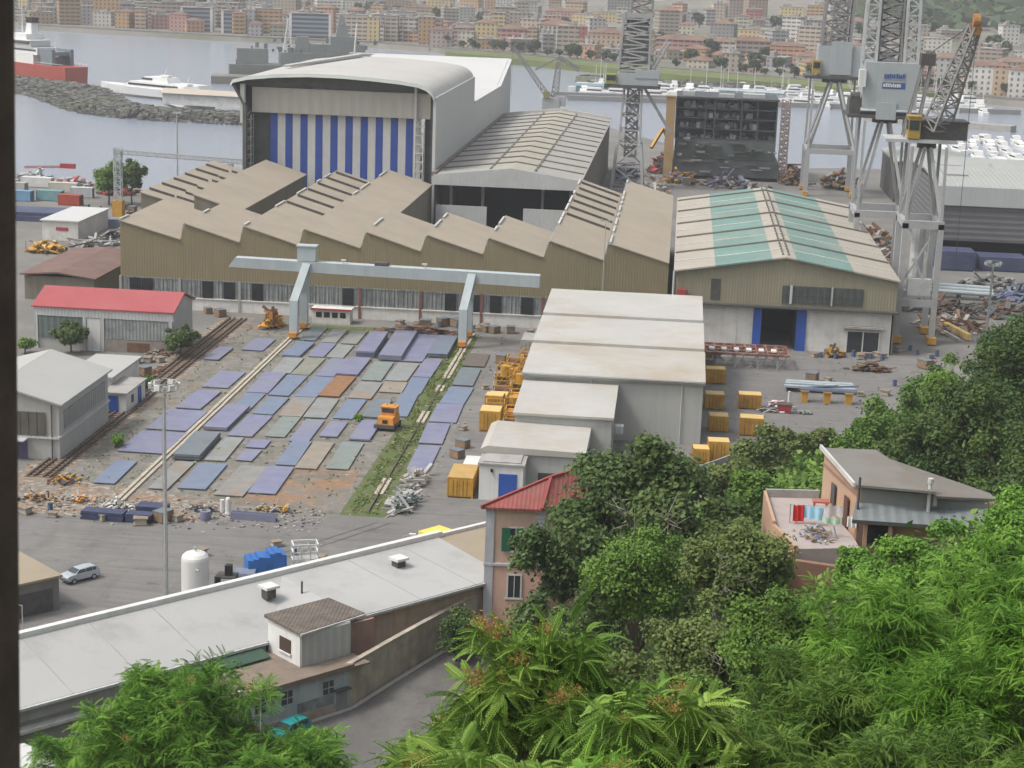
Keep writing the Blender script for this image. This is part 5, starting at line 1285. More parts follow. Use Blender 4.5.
def rocks(name, line, width, n, size, label, base_h):
    """an armoured mole: core plus its boulders in one mesh"""
    mb = MB()
    for (a, b, w0, w1) in line:
        a = Vector((*a, 0)); b = Vector((*b, 0)); d = (b - a).normalized(); nn = Vector((-d.y, d.x, 0))
        mb.hexa([a - nn * w0 - Vector((0, 0, 3)), b - nn * w1 - Vector((0, 0, 3)), b + nn * w1 - Vector((0, 0, 3)), a + nn * w0 - Vector((0, 0, 3)),
                 a - nn * w0 * .5 + Vector((0, 0, base_h)), b - nn * w1 * .5 + Vector((0, 0, base_h)), b + nn * w1 * .8 + Vector((0, 0, base_h)), a + nn * w0 * .8 + Vector((0, 0, base_h))])
        for k in range(int(n * (b - a).length)):
            f = rnd.random(); s = rnd.uniform(-1.05, .8); w = w0 + (w1 - w0) * f
            p = a + (b - a) * f + nn * (s * w)
            z = base_h if s > -.5 else -1.8 + (base_h + 1.8) * (s + 1.05) / .55
            r = rnd.uniform(*size)
            vs = []
            for q in range(8):
                sx, sy, sz = (1 if q & 1 else -1), (1 if q & 2 else -1), (1 if q & 4 else -1)
                vs.append(p + Vector((sx * r * rnd.uniform(.5, 1), sy * r * rnd.uniform(.5, 1), z + sz * r * rnd.uniform(.4, .8))))
            mb.add(vs, [(0, 2, 3, 1), (4, 5, 7, 6), (0, 1, 5, 4), (1, 3, 7, 5), (3, 2, 6, 7), (2, 0, 4, 6)])
    return solo(name, mb, ROCK, label, 'breakwater')


rocks('breakwater', [((-520, 984), (-322, 870), 24, 22), ((-322, 870), (-286, 834), 22, 20), ((-286, 834), (-246, 762), 20, 15), ((-246, 762), (-222, 743), 15, 13), ((-222, 743), (-120, 736), 13, 13)], 30, 13, (.5, 1.5), 'grey rock breakwater curving in front of the red ship', 1.4)
rocks('breakwater', [((-62, 1076), (60, 1050), 5, 5)], 5, 1.2, (.8, 1.6), 'low dark rock mole below the grassy bank', 1.8)

# ------------------------------------------------------------------ ships
HULLRED = M('ship_red', (.36, .075, .05), .5, .12, .2, streak=.15)
SHIPW = M('ship_white', (.66, .66, .65), .5, .06, .2)
NAVYG = M('navy_grey', (.21, .225, .215), .6, .1, .15, streak=.2)


def hull(mb, L, B, z0, z1, flare=1.12, bow=.22, stern=.9):
    st = []
    for f, b in ((0, stern * .92), (.06, stern), (.4, 1), (1 - bow, .94), (1 - bow * .4, .55), (1, .04)):
        st.append((f * L - L / 2, b * B / 2))
    n = len(st); low = [(x * (.985 if x > 0 else 1), -b * .9, z0) for x, b in st] + [(x * .985 if x > 0 else x, b * .9, z0) for x, b in reversed(st)]
    up = [(x, -b, z1 + (max(0, x / L) ** 2) * 5 * (z1 - z0) * .12) for x, b in st] + [(x, b, z1 + (max(0, x / L) ** 2) * 5 * (z1 - z0) * .12) for x, b in reversed(st)]
    N = 2 * n
    mb.add(low + up, [tuple(range(N))[::-1], tuple(range(N, 2 * N))] + [(i, (i + 1) % N, N + (i + 1) % N, N + i) for i in range(N)])


t = thing('cargo_ship', 'red-hulled ship with white upper works moored behind the breakwater', 'ship', (-327, 900, -1.6), R(142.5))
t.scale = (1.16, 1.16, 1.2)
m = MB(); hull(m, 62, 14, 0, 8.4); part('hull', m, HULLRED, t)
m = MB(); m.box(-8, 28, -6.4, 6.4, 8.2, 12.4); part('upper_hull', m, SHIPW, t)
m = MB().box(-10, 22, -5.6, 5.6, 12.4, 15.2).box(-4, 18, -5, 5, 15.2, 18).box(0, 12, -4.4, 4.4, 18, 20.4)
for z in (13.0, 15.8, 18.5): m.box(-10 + (z - 13), 22 - (z - 13), -5.9, 5.9, z - .8, z - .6)
so_ = part('superstructure', m, SHIPW, t)
for z, x0, x1 in ((13.6, -9, 21), (16.4, -3, 17)): part('window_band', MB().box(x0, x1, -5.66, 5.66, z, z + .8), GLASS, so_)
fn = part('funnel', MB().hexa([(0, -1.8, 20.4), (5, -1.8, 20.4), (5, 1.8, 20.4), (0, 1.8, 20.4), (.5, -1.5, 25), (4.2, -1.5, 25), (4.2, 1.5, 25), (.5, 1.5, 25)]), SHIPW, t)
part('funnel_top', MB().box(-.2, 4.4, -1.7, 1.7, 25, 27.2), BLACK, fn)
part('stern_gantry', MB().box(-21, -12, -5.4, -3.8, 8.2, 15).box(-21, -12, 3.8, 5.4, 8.2, 15).box(-20, -13, -5, 5, 12.5, 14).box(-17, -13.5, -5.2, 5.2, 8, 11.4), M('ship_blue_grey', (.16, .19, .22), .6, .15, .3), t)
part('mast', MB().tube((10, 0, 20.4), (10, 0, 33), .35, .15, 6).bar((10, -3, 28), (10, 3, 28), .2).tube((-16, 0, 14), (-16, 0, 20), .3, .15, 6), SHIPW, t)
rl = MB()
for s in (-6, 6): rl.bar((-30, s, 9.4), (-10, s, 9.4), .14)
for k in range(8): rl.bar((-30 + k * 2.8, -6, 8.3), (-30 + k * 2.8, -6, 9.4), .12)
part('railing', rl, SHIPW, t)


def ferry(name, L, B, loc, rz, label):
    t = thing(name, label, 'ferry', loc, rz, 'white ferries behind the breakwater')
    m = MB(); hull(m, L, B, 0, 3.6, bow=.35); part('hull', m, SHIPW, t)
    m = MB().hexa([(-L * .44, -B * .42, 3.6), (L * .22, -B * .42, 3.6), (L * .22, B * .42, 3.6), (-L * .44, B * .42, 3.6), (-L * .43, -B * .4, 6.4), (L * .13, -B * .4, 6.4), (L * .13, B * .4, 6.4), (-L * .43, B * .4, 6.4)])
    c = part('cabin', m, SHIPW, t)
    part('window_band', MB().box(-L * .42, L * .15, -B * .425, B * .425, 4.6, 5.5), GLASS, c)
    c2 = part('bridge', MB().hexa([(-L * .2, -B * .3, 6.4), (L * .06, -B * .3, 6.4), (L * .06, B * .3, 6.4), (-L * .2, B * .3, 6.4), (-L * .18, -B * .28, 8.8), (L * .02, -B * .28, 8.8), (L * .02, B * .28, 8.8), (-L * .18, B * .28, 8.8)]), SHIPW, t)
    part('window_band', MB().box(-L * .05, L * .045, -B * .305, B * .305, 7.3, 8.2), GLASS, c2)
    part('mast', MB().tube((-L * .1, 0, 8.8), (-L * .13, 0, 13), .3, .12, 6).box(-L * .16, -L * .08, -1.4, 1.4, 9.0, 9.8), SHIPW, t)
    return t


ferry('ferry', 72, 14, (-249, 842, -.4), R(150), 'white fast ferry lying next to the red ship')
ferry('ferry', 52, 13, (-222, 798, -.6), R(125), 'smaller white ferry partly behind the long quay shed')
t = thing('quay_shed', 'long white quay shed with a pale tan roof on the breakwater', 'building', (-207, 772, 2.0), R(-8))
part('wall', MB().box(-16, 40, -5, 5, 0, 5.0), M('patchy_white_wall', (.55, .55, .53), .7, .12, .3, dirt=(.25, .25, .23), dirt_amt=.6, dirt_scale=.25), t)
part('roof', MB().prism([(-6, 4.9), (0, 6.6), (6, 5.6), (6, 5.3), (-6, 4.7)], -17, 41, 'x'), M('tan_roof', (.42, .37, .31), .8, .06, .2), t)
t = thing('warship', 'grey warship with cluttered masts behind the striped hall', 'ship', (-199, 985, -1.6), R(17))
t.scale = (1.05, 1.05, 1.22)
m = MB(); hull(m, 92, 15, 0, 7.5); part('hull', m, NAVYG, t)
m = MB().box(-20, 30, -6, 6, 7.5, 13).box(-4, 24, -5.4, 5.4, 13, 17).box(6, 20, -4.4, 4.4, 17, 20.5).box(-42, -26, -5.6, 5.6, 7.5, 14.5)
part('superstructure', m, NAVYG, t)
m = MB().hexa([(9, -2.4, 20.5), (16, -2.4, 20.5), (16, 2.4, 20.5), (9, 2.4, 20.5), (11, -.9, 30), (13, -.9, 30), (13, .9, 30), (11, .9, 30)]).bar((12, -5, 26), (12, 5, 26), .5).bar((7, 0, 24), (17, 0, 24), .5)
part('mast', m, NAVYG, t)
part('funnel', MB().hexa([(-12, -2.5, 13), (-4, -2.5, 13), (-4, 2.5, 13), (-12, 2.5, 13), (-11, -2, 20), (-5, -2, 20), (-5, 2, 20), (-11, 2, 20)]), NAVYG, t)
part('lattice_mast', MB().truss((-16, 0, 13), (-15, 0, 28), (4, 1), (4, 1), 7, .4, .25), SHIPW, t)
DGG = M('deck_gear_paint', (.18, .19, .185), .7, .3, .5)
for k in range(60):
    x, y = rnd.uniform(-44, 40), rnd.uniform(-6, 6); s = rnd.uniform(.5, 2); z = 7.5 if x > 30 or x < -42 else rnd.choice((13, 14.5, 17))
    part('deck_gear', MB().box(x, x + s, y, y + s, z, z + s * 1.2), DGG, t)
if 0: part('deck_gear', gear, M('deck_gear_grey', (.18, .19, .185), .7, .3, .5), t)
t = thing('harbour_hut', 'flat dark green-grey block behind the roof of the striped hall', 'building', (-166, 950, 0), R(10))
part('wall', MB().box(-8, 8, -4, 4, -2, 16), GREENGREY, t)
part('roof', MB().box(-9, 9, -5, 5, 16, 17), STEELGREY, t)
solo('quay_block', MB().box(-60, 60, -10, 10, -4, 2.4), QUAYMAT, 'low grey quay carrying the dark green-grey block', 'quay', (-190, 962, 0), R(10))

# ------------------------------------------------------------------ marina: every boat its own object
def boat(L, label, kind):
    t = thing('motor_yacht' if kind else 'sailing_boat', label, 'boat', (0, 0, -50), 0, 'boats moored in the marina')
    m = MB(); hull(m, L, L * .3, 0, L * .12, bow=.4); part('hull', m, SHIPW, t)
    if kind:
        m = MB().hexa([(-L * .3, -L * .11, L * .12), (L * .2, -L * .11, L * .12), (L * .2, L * .11, L * .12), (-L * .3, L * .11, L * .12), (-L * .28, -L * .1, L * .24), (L * .06, -L * .1, L * .24), (L * .06, L * .1, L * .24), (-L * .28, L * .1, L * .24)])
        c = part('cabin', m, SHIPW, t)
        part('window_band', MB().box(-L * .27, L * .13, -L * .112, L * .112, L * .15, L * .19), GLASS, c)
    else:
        part('cabin', MB().box(-L * .2, L * .15, -L * .09, L * .09, L * .12, L * .17), SHIPW, t)
        part('mast', MB().tube((L * .05, 0, L * .12), (L * .05, 0, L * 1.15), .12, .07, 5).bar((L * .05, 0, L * .26), (-L * .35, 0, L * .24), .16), SHIPW, t)
    return t


bA = boat(13, 'white motor yacht moored among the boats beyond the ship section', 1)
bS = boat(10, 'white sailing boat with a bare mast moored in the marina', 0)
bB = boat(13, 'white motor yacht moored behind the pale roof of the right hall', 1)
first = {}
def berth(p, x, y, rz, s):
    if id(p) not in first:
        first[id(p)] = 1; p.location = (x, y, -1.6); p.rotation_euler = (0, 0, rz); p.scale = (s, s, s)
    else: dup(p, (x, y, -1.6), rz, None, None, s)
for row in range(7):
    y0 = 948 + row * 19
    for k in range(22):
        x = -56 + k * 10 + rnd.uniform(-2.5, 2.5) + row * 2
        if rnd.random() < .16 or (row == 0 and k < 7): continue
        berth(bS if rnd.random() < .3 else bA, x, y0 + x * .02 + rnd.uniform(-3, 3), R(90 + rnd.choice((0, 180)) + rnd.uniform(-8, 8)) if rnd.random() < .3 else R(rnd.uniform(-15, 15)), rnd.uniform(.9, 1.55))
for row in range(5):
    for k in range(13):
        x = 100 + k * 6.5 + row * 3 + rnd.uniform(-1.5, 1.5); y = 690 + row * 26 + rnd.uniform(-2, 2)
        if rnd.random() < .1: continue
        berth(bB, x, y, R(95 + rnd.choice((0, 180)) + rnd.uniform(-9, 9)), rnd.uniform(.8, 1.3))
solo('floating_shed', MB().box(-18, 18, -4, 4, 0, 3.4).prism([(-4.5, 3.4), (0, 4.6), (4.5, 3.4)], -18.5, 18.5, 'x'), GRP, 'long grey-blue floating shed among the moored boats', 'boathouse', (38, 1000, -1.4), R(-14))
solo('floating_shed', MB().box(-12, 12, -4, 4, 0, 3.0).prism([(-4.5, 3.0), (0, 4.2), (4.5, 3.0)], -12.5, 12.5, 'x'), M('teal_shed_paint', (.16, .24, .27), .6, .1, .3), 'blue-green floating shed at the left end of the marina', 'boathouse', (-46, 1000, -1.4), R(6))
for k, (x, y) in enumerate([(-172, 700), (-196, 640)][:0]): pass
# ------------------------------------------------------------------ the town across the bay
def facade(name, wfrac, hfrac, fw_=3.4, fh=3.1, band=False):
    """wall in the object's own colour, with a regular grid of window openings"""
    t = NT(name); t.b.inputs['Roughness'].default_value = .85; t.b.inputs['Specular IOR Level'].default_value = .2
    oi = t.node('ShaderNodeObjectInfo')
    nx = t.n.new('ShaderNodeSeparateXYZ'); t.link(t.tc.outputs['Normal'], nx.inputs[0])
    px = t.xyz('Object')
    u = t.math('ADD', t.math('MULTIPLY', px[0], t.math('ABSOLUTE', nx.outputs[1])), t.math('MULTIPLY', px[1], t.math('ABSOLUTE', nx.outputs[0])))
    fu = t.math('FRACT', t.math('DIVIDE', u, fw_)); fv = t.math('FRACT', t.math('DIVIDE', px[2], fh))
    wu = t.math('MULTIPLY', t.math('GREATER_THAN', fu, (1 - wfrac) / 2), t.math('LESS_THAN', fu, 1 - (1 - wfrac) / 2))
    wv = t.math('MULTIPLY', t.math('GREATER_THAN', fv, .28), t.math('LESS_THAN', fv, .28 + hfrac))
    w = t.math('MULTIPLY', wv, t.math('LESS_THAN', t.math('ABSOLUTE', nx.outputs[2]), .5))
    if not band: w = t.math('MULTIPLY', w, wu)
    base = t.mix(t.ramp(t.noise(.12, 4), .35, .7, 0, .35), oi.outputs['Color'], (.30, .28, .26))
    c = t.mix(t.math('MULTIPLY', w, .82), base, (.045, .05, .055))
    t.color(c)
    return t.mat


FAC = facade('town_facade', .36, .5)
FACB = facade('balcony_facade', .8, .42, 4.2, 3.1)
FACO = facade('office_facade', .9, .55, 4, 3.3, True)
TERRA = M('terracotta_roof', (.19, .11, .08), .9, .35, .06, dirt=(.17, .15, .13), dirt_amt=.6, dirt_scale=.03)
FLATR = M('flat_town_roof', (.30, .28, .26), .9, .2, .1)
PAL = {'palecream': (.48, .45, .36), 'grey': (.33, .33, .33), 'lilac': (.34, .33, .36), 'ochre': (.50, .31, .14), 'slate': (.26, .29, .33), 'beige': (.44, .37, .29), 'brown': (.33, .26, .22), 'office': (.20, .25, .31),
       'palegrey': (.43, .43, .42), 'cream': (.50, .42, .33), 'yellow': (.55, .44, .22), 'white': (.60, .58, .54), 'rose': (.40, .31, .28), 'pink': (.46, .25, .22), 'salmon': (.50, .36, .24), 'red': (.38, .10, .09), 'orange': (.55, .31, .19)}


def house(x, y, w, d, h, col, label, rz=0, mat=None, roof=None, group=None, z=None, name='town_house', hip=None):
    z = far_h(x, y) if z is None else z
    t = thing(name, label, 'building', (x, y, z - 1), rz, group)
    o = part('wall', MB().box(-w / 2, w / 2, 0, d, -6, h + 1), mat or FAC, t)
    o.color = (*col, 1)
    if hip is None: hip = rnd.random() < .28
    r = MB()
    if hip:
        k = min(w, d) * .45; e = .5; zz = h + 1; rh = min(w, d) * .2
        b = [(-w / 2 - e, -e, zz), (w / 2 + e, -e, zz), (w / 2 + e, d + e, zz), (-w / 2 - e, d + e, zz)]
        if w > d: p, q = (-w / 2 + k, d / 2, zz + rh), (w / 2 - k, d / 2, zz + rh); f = [(0, 1, 5, 4), (1, 2, 5), (2, 3, 4, 5), (3, 0, 4)]
        else: p, q = (0, k, zz + rh), (0, d - k, zz + rh); f = [(0, 1, 4), (1, 2, 5, 4), (2, 3, 5), (3, 0, 4, 5)]
        r.add(b + [p, q], f + [(3, 2, 1, 0)])
        part('roof', r, roof or TERRA, t)
    else:
        r.box(-w / 2 - .3, w / 2 + .3, -.3, d + .3, h + 1, h + 1.6)
        for q in range(3):
            a, b = rnd.uniform(-.45, .2), rnd.uniform(.05, .6); s = rnd.uniform(.08, .25); r.box(w * a, w * (a + s), d * b, d * (b + .3), h + 1.6, h + rnd.uniform(2.4, 5))
        part('roof', r, roof or FLATR, t)
    return t


FRONT = [(-539.0, 1467.0, 13.0, 8.1, 0, 'palecream', 'small pale cream block'), (-526.0, 1482.0, 22.7, 11.4, 0, 'grey', 'wide grey block'), (-502.0, 1484.0, 27.0, 13.9, 0, 'lilac', 'wide greyish lilac block'), (-478.0, 1486.0, 22.5, 22.0, 0, 'ochre', 'tall orange-tan block'), (-460.0, 1482.0, 11.2, 17.0, 0, 'slate', 'narrow blue-grey block'), (-436.0, 1461.0, 21.2, 19.2, 0, 'beige', 'beige balconied block'), (-416.0, 1460.0, 16.9, 20.7, 0, 'brown', 'pale brown block'), (-386.0, 1426.0, 24.6, 17.9, 0, 'office', 'white-framed office block with dark window bands'), (-355.0, 1415.0, 15.4, 17.0, 0, 'office', 'squat blue-grey office block'), (-344.0, 1426.0, 9.8, 17.9, 0, 'palegrey', 'narrow pale grey block'), (-331.0, 1439.0, 19.7, 18.8, 0, 'ochre', 'orange block with pale balconies'), (-286.0, 1385.0, 31.4, 18.1, 0, 'office', 'wide blue-grey office block'), (-253.0, 1379.0, 23.4, 18.7, 0, 'cream', 'long cream-pink block'), (-236.0, 1377.0, 9.3, 17.2, 0, 'yellow', 'narrow yellow block'), (-224.0, 1388.0, 10.9, 18.8, 0, 'beige', 'narrow beige block'), (-212.0, 1398.0, 12.6, 17.4, 0, 'white', 'white banded block'), (-195.0, 1395.0, 18.8, 18.1, 0, 'brown', 'brown banded block'), (-177.0, 1328.0, 17.1, 12.2, 0, 'rose', 'low pinkish hall with white base'), (-164.0, 1355.0, 15.2, 13.2, 0, 'rose', 'low rose-grey house'), (-147.0, 1353.0, 16.6, 17.5, 0, 'yellow', 'tall yellow house'), (-126.0, 1339.0, 20.9, 14.4, 0, 'pink', 'pink seafront house'), (-111.0, 1336.0, 7.4, 15.8, 0, 'salmon', 'narrow salmon house'), (-94.0, 1350.0, 27.8, 18.1, 0, 'cream', 'long cream villa with pilasters'), (-76.0, 1349.0, 9.0, 17.4, 0, 'red', 'deep red house'), (-55.0, 1293.0, 24.4, 16.0, 0, 'salmon', 'long cream-salmon house'), (-0.0, 1281.0, 39.1, 13.7, 0, 'pink', 'very long pink house with a white band'), (27.0, 1275.0, 17.7, 13.6, 0, 'white', 'white-yellow house'), (48.0, 1290.0, 22.9, 14.4, 0, 'brown', 'brown-grey house'), (71.0, 1269.0, 24.0, 12.8, 0, 'orange', 'orange arcaded house'), (108.0, 1214.0, 18.3, 17.4, 0, 'rose', 'brown-pink house right of the tower crane'), (156.0, 1088.0, 17.1, 17.3, 0, 'palegrey', 'pale grey house behind the tall jib'), (165.0, 1037.0, 14.6, 15.9, 0, 'white', 'white ribbed house'), (176.0, 1036.0, 10.5, 16.5, 0, 'salmon', 'salmon house'), (186.0, 1026.0, 13.3, 15.2, 0, 'white', 'white house at the right border')]
for i, (x, y, w, h, a, c, n) in enumerate(FRONT):
    dist = math.hypot(x, y)
    mt = FACO if c == 'office' else FACB if ('band' in n or 'balcon' in n or rnd.random() < .3) else FAC
    tt = house(x, y, w, rnd.uniform(11, 16), h, PAL[c], n + ' on the waterfront across the bay', math.atan2(-x, y) * .6, mt, None, 'waterfront buildings across the bay', 2.6, 'waterfront_building', hip=('house' in n or 'villa' in n or 'hall' in n))
    if c == 'office':
        [part('end_pier', MB().box(q - 1, q + 1, -.3, 6, -2, h + 1.4), WHITE, tt) for q in (-w / 2 + .6, w / 2 - .6)]
    if 'white band' in n: part('cornice', MB().box(-w / 2, w / 2, -.4, 0, h * .5, h * .5 + 1.2), WHITE, tt)
    if 'pilaster' in n:
        pm = MB()
        for k in range(9): pm.box(-w / 2 + 1 + k * (w - 2) / 8 - .5, -w / 2 + 1 + k * (w - 2) / 8 + .5, -.5, 0, 0, h)
        part('pilasters', pm, WHITE, tt)
UP = [(220, 1750, 25.9, 26.2, 1.4, 'salmon', 'tall salmon block on the wooded hill'), (240, 1750, 16.6, 15.0, -0.6, 'pink', 'low pink block right of the tall salmon one'), (354, 2100, 32.9, 12.6, 20.9, 'white', 'long white villa high on the wooded hill'), (-116, 1750, 35.4, 14.7, 4.5, 'pink', 'broad pink convent above the long cream villa'), (-73, 1750, 32.4, 11.8, 6.1, 'yellow', 'pale yellow block above the seafront'), (-83, 2100, 14.8, 22.6, 0.2, 'beige', 'slim beige tower block behind the seafront'), (-56, 2100, 19.3, 23.8, 0.2, 'salmon', 'slim salmon tower behind the lattice crane'), (64, 1750, 15.0, 12.4, 3.8, 'red', 'crimson block above the seafront'), (99, 1750, 22.4, 17.1, 9.8, 'yellow', 'bright yellow block near the tower crane'), (125, 1750, 22.4, 10.6, 14.4, 'ochre', 'ochre block behind the tower crane'), (156, 1750, 22.4, 13.4, 0.8, 'yellow', 'yellow block between the two tall cranes')]
upbox = []
for (x, y, w, h, z, c, n) in UP:
    g = far_h(x, y); top = z + h
    hh = max(9, top - g)
    upbox.append((x, y, w))
    house(x, y, w, 14, hh, PAL[c], n, math.atan2(-x, y) * .6, FACB if rnd.random() < .4 else FAC, None, 'landmark blocks of the town', g, 'town_house')
# rows of houses climbing away from the shore
keys = ['cream', 'salmon', 'beige', 'palegrey', 'yellow', 'pink', 'white', 'grey', 'brown', 'palecream', 'rose', 'ochre', 'lilac', 'orange']
wts = [7, 3, 6, 6, 5, 1, 8, 4, 3, 7, 1, 4, 2, 2]
nh = 0
DN = {40: 'just behind the waterfront buildings', 105: 'in the second street behind the waterfront', 180: 'in the third street behind the waterfront', 270: 'in the middle of the far town', 380: 'above the middle of the far town', 510: 'high in the far town', 660: 'near the top of the visible town', 840: 'at the very top of the visible town'}
for d in (40, 105, 180, 270, 380, 510, 660, 840):
    yy = 1250 + d
    x = -560.0 - d * .35
    lim = 330 + d * .3
    while x < lim:
        w = rnd.uniform(6.5, 19) * (1 + d / 1500); y = coast_y(x) + d + rnd.uniform(-12, 12)
        gap = rnd.uniform(1, 9) + (22 if rnd.random() < .08 else 0)
        onridge = x > 190 and y > 1600
        inview = abs((math.atan2(-x, y) - R(5.0))) < R(16.6)
        if nh < 292 and inview and not onridge and not any(abs(x - ux) < (w + uw) / 2 and abs(y - uy) < 25 for ux, uy, uw in upbox):
            k = rnd.choices(keys, wts)[0]; h = rnd.choice((7, 9, 11, 13, 16, 20)) * (1.0 if d < 500 else .85)
            if x > -60 and d < 200: h *= .7
            v = rnd.uniform(.6, 1.1)
            house(x, y, w, rnd.uniform(11, 18), h, tuple(q * v for q in PAL[k]), f'{k if k not in ("palecream", "palegrey") else k.replace("pale", "pale ")} {"low" if h < 11 else "tall" if h > 19 else "mid-height"} {"narrow" if w < 14 else "broad" if w > 22 else ""} town block {DN[d]}'.replace('  ', ' '), math.atan2(-x, y) * .6 + rnd.choice((0, .25, -.3)), rnd.choice((FAC, FAC, FACB)), None, 'town blocks climbing away from the shore')
            nh += 1
        x += w + gap
# what lies beyond: too many small houses to tell apart
mb = MB()
for k in range(1500):
    x = rnd.uniform(-1100, 700); y = rnd.uniform(2150, 3600); z = far_h(x, y)
    w, d_, h = rnd.uniform(9, 26), rnd.uniform(9, 14), rnd.uniform(6, 16)
    mb.k = rnd.choice((0, 0, 1, 2, 3)); mb.box(x - w / 2, x + w / 2, y, y + d_, z - 3, z + h)
struct('distant_houses', mb, [M('far_house_cream', (.46, .42, .35), .9, .2, .02), M('far_house_rose', (.40, .30, .26), .9, .2, .02), M('far_house_grey', (.36, .36, .36), .9, .2, .02), M('far_house_white', (.55, .54, .51), .9, .15, .02)], 'stuff')
# sea wall and promenade
sw = MB()
for (a, b) in zip(COAST[2:-2], COAST[3:-1]):
    dx, dy = b[0] - a[0], b[1] - a[1]; L = math.hypot(dx, dy); nx_, ny_ = dy / L, -dx / L
    sw.hexa([(a[0], a[1], -3), (b[0], b[1], -3), (b[0] - nx_ * 9, b[1] - ny_ * 9, -3), (a[0] - nx_ * 9, a[1] - ny_ * 9, -3), (a[0], a[1], 2.9), (b[0], b[1], 2.9), (b[0] - nx_ * 9, b[1] - ny_ * 9, 3.1), (a[0] - nx_ * 9, a[1] - ny_ * 9, 3.1)])
solo('sea_wall', sw, M('dark_sea_wall', (.15, .145, .135), .9, .25, .15), 'long grey sea wall along the far shore of the bay', 'sea wall')
# ------------------------------------------------------------------ the long white-roofed building along the alley (own frame: s to the left, t to the alley)
LA = Vector((-16.8, 168.7, 0)); LU = Vector((-.6745, -.7383, 0)); LN = Vector((.7383, -.6745, 0))
LB = Matrix(((LU.x, LN.x, 0, LA.x), (LU.y, LN.y, 0, LA.y), (0, 0, 1, 0), (0, 0, 0, 1)))


def lbox(mb, s0, s1, t0, t1, z0, z1):
    n = len(mb.v); mb.box(s0, s1, t0, t1, z0, z1)
    mb.v[n:] = [tuple(LB @ Vector(p)) for p in mb.v[n:]]
    return mb


def lhex(mb, pts):
    n = len(mb.v); mb.hexa(pts)
    mb.v[n:] = [tuple(LB @ Vector(p)) for p in mb.v[n:]]
    return mb


def lp(s, t, z=0): return LB @ Vector((s, t, z))


LROOF = M('long_white_roof', (.365, .365, .358), .6, .06, .06, dirt=(.235, .23, .215), dirt_amt=.55, dirt_scale=.16)
TANROOF = M('sandy_roof', (.285, .24, .175), .85, .08, .3, dirt=(.26, .235, .195), dirt_amt=.4, dirt_scale=.3)
PLASTER = M('weathered_brown_plaster', (.52, .39, .30), .9, .18, .4, dirt=(.36, .32, .27), dirt_amt=.7, dirt_scale=.22, streak=.35)
RETAIN = M('retaining_wall_concrete', (.43, .375, .31), .95, .22, .5, dirt=(.22, .19, .155), dirt_amt=.8, dirt_scale=.22, streak=.4)
GREYBAND = M('grey_wall_band', (.29, .285, .27), .85, .12, .5, streak=.3)
t = thing('long_building', 'long low building with a broad white roof along the alley', 'building', (-30, 154, 3))
W = True
rf = MB()
ev = [(-2.6, .5, 9.5), (16.5, .5, 9.5), (23.8, -2.4, 8.1), (40, -2.4, 8.1), (62, -2.4, 8.1)]; rgd = [(-3.4, -11.3, 10.25), (16.5, -11.3, 10.25), (23.8, -11.3, 10.25), (40, -11.3, 10.25), (62, -11.3, 10.25)]
for (a, b, c, d) in zip(rgd[:-1], rgd[1:], ev[1:], ev[:-1]):
    lo = lambda p: (p[0], p[1], p[2] - .3)
    lhex(rf, [lo(a), lo(b), lo(c), lo(d), a, b, c, d])
part('roof', rf, LROOF, t, world=W)
r2 = MB(); lhex(r2, [(-12, -11.3, 9.85), (-3.45, -11.3, 9.85), (-2.65, .4, 9.15), (-3.2, .4, 9.15), (-12, -11.3, 10.15), (-3.45, -11.3, 10.15), (-2.65, .4, 9.4), (-3.2, .4, 9.4)])
part('roof', r2, TANROOF, t, label='sandy coloured end of the long roof', world=W)
part('parapet', lbox(lbox(MB(), -4, 62, -12.0, -11.35, 0, 10.75), -12, -4, -11.9, -11.4, 0, 10.5), WHITE, t, world=W)
part('street_wall', lbox(MB(), -3.0, 14.4, -.3, .0, 2.0, 9.25), PLASTER, t, world=W)
part('street_wall', lbox(lbox(MB(), 24.2, 62, -3.2, -2.9, 2.0, 7.85), 14.4, 18.6, -.3, 0, 2, 9.1), GREYBAND, t, world=W)
ew = MB()
for z0, z1, tt in ((6.7, 7.8, -2.55),): lbox(ew, 24.4, 62, -2.9, tt, z0, z1)
part('eave_band', ew, GREYBAND, t, world=W)
part('gutter', lbox(lbox(MB(), 24.4, 62, -2.38, -2.1, 7.85, 8.08), -2.8, 16.4, .52, .68, 9.2, 9.44), GREYSHEET, t, world=W)
part('ledge', lbox(MB(), 24.4, 62, -2.9, -1.9, 5.9, 6.15), OFFWHITE, t, world=W)
for s, tt in ((5.2, -7.2), (20.2, -8.2)):
    v = MB(); lbox(v, s - .5, s + .5, tt - .5, tt + .5, 9.7, 10.7); part('roof_vent', v, STEELDARK, t, world=W)
    part('vent_hood', lbox(MB(), s - .75, s + .75, tt - .75, tt + .75, 10.7, 10.95), WHITE, t, world=W)
part('pipe', MB().tube(lp(17.2, -7, 9.7), lp(17.2, -7, 11.0), .1), STEELDARK, t, world=W)
LSEAM = M('membrane_seam', (.315, .315, .307), .7, .1, .3)
for s in (1.5, 8.5, 31, 37.5, 44, 50.5):
    e_ = .45 if s < 16 else -2.4; z_ = 9.5 if s < 16 else 8.1
    part('roof_seam', lhex(MB(), [(s, -11.3, 10.2), (s + .14, -11.3, 10.2), (s + .14, e_, z_ - .05), (s, e_, z_ - .05), (s, -11.3, 10.275), (s + .14, -11.3, 10.275), (s + .14, e_, z_ + .022), (s, e_, z_ + .022)]), LSEAM, t, world=W)

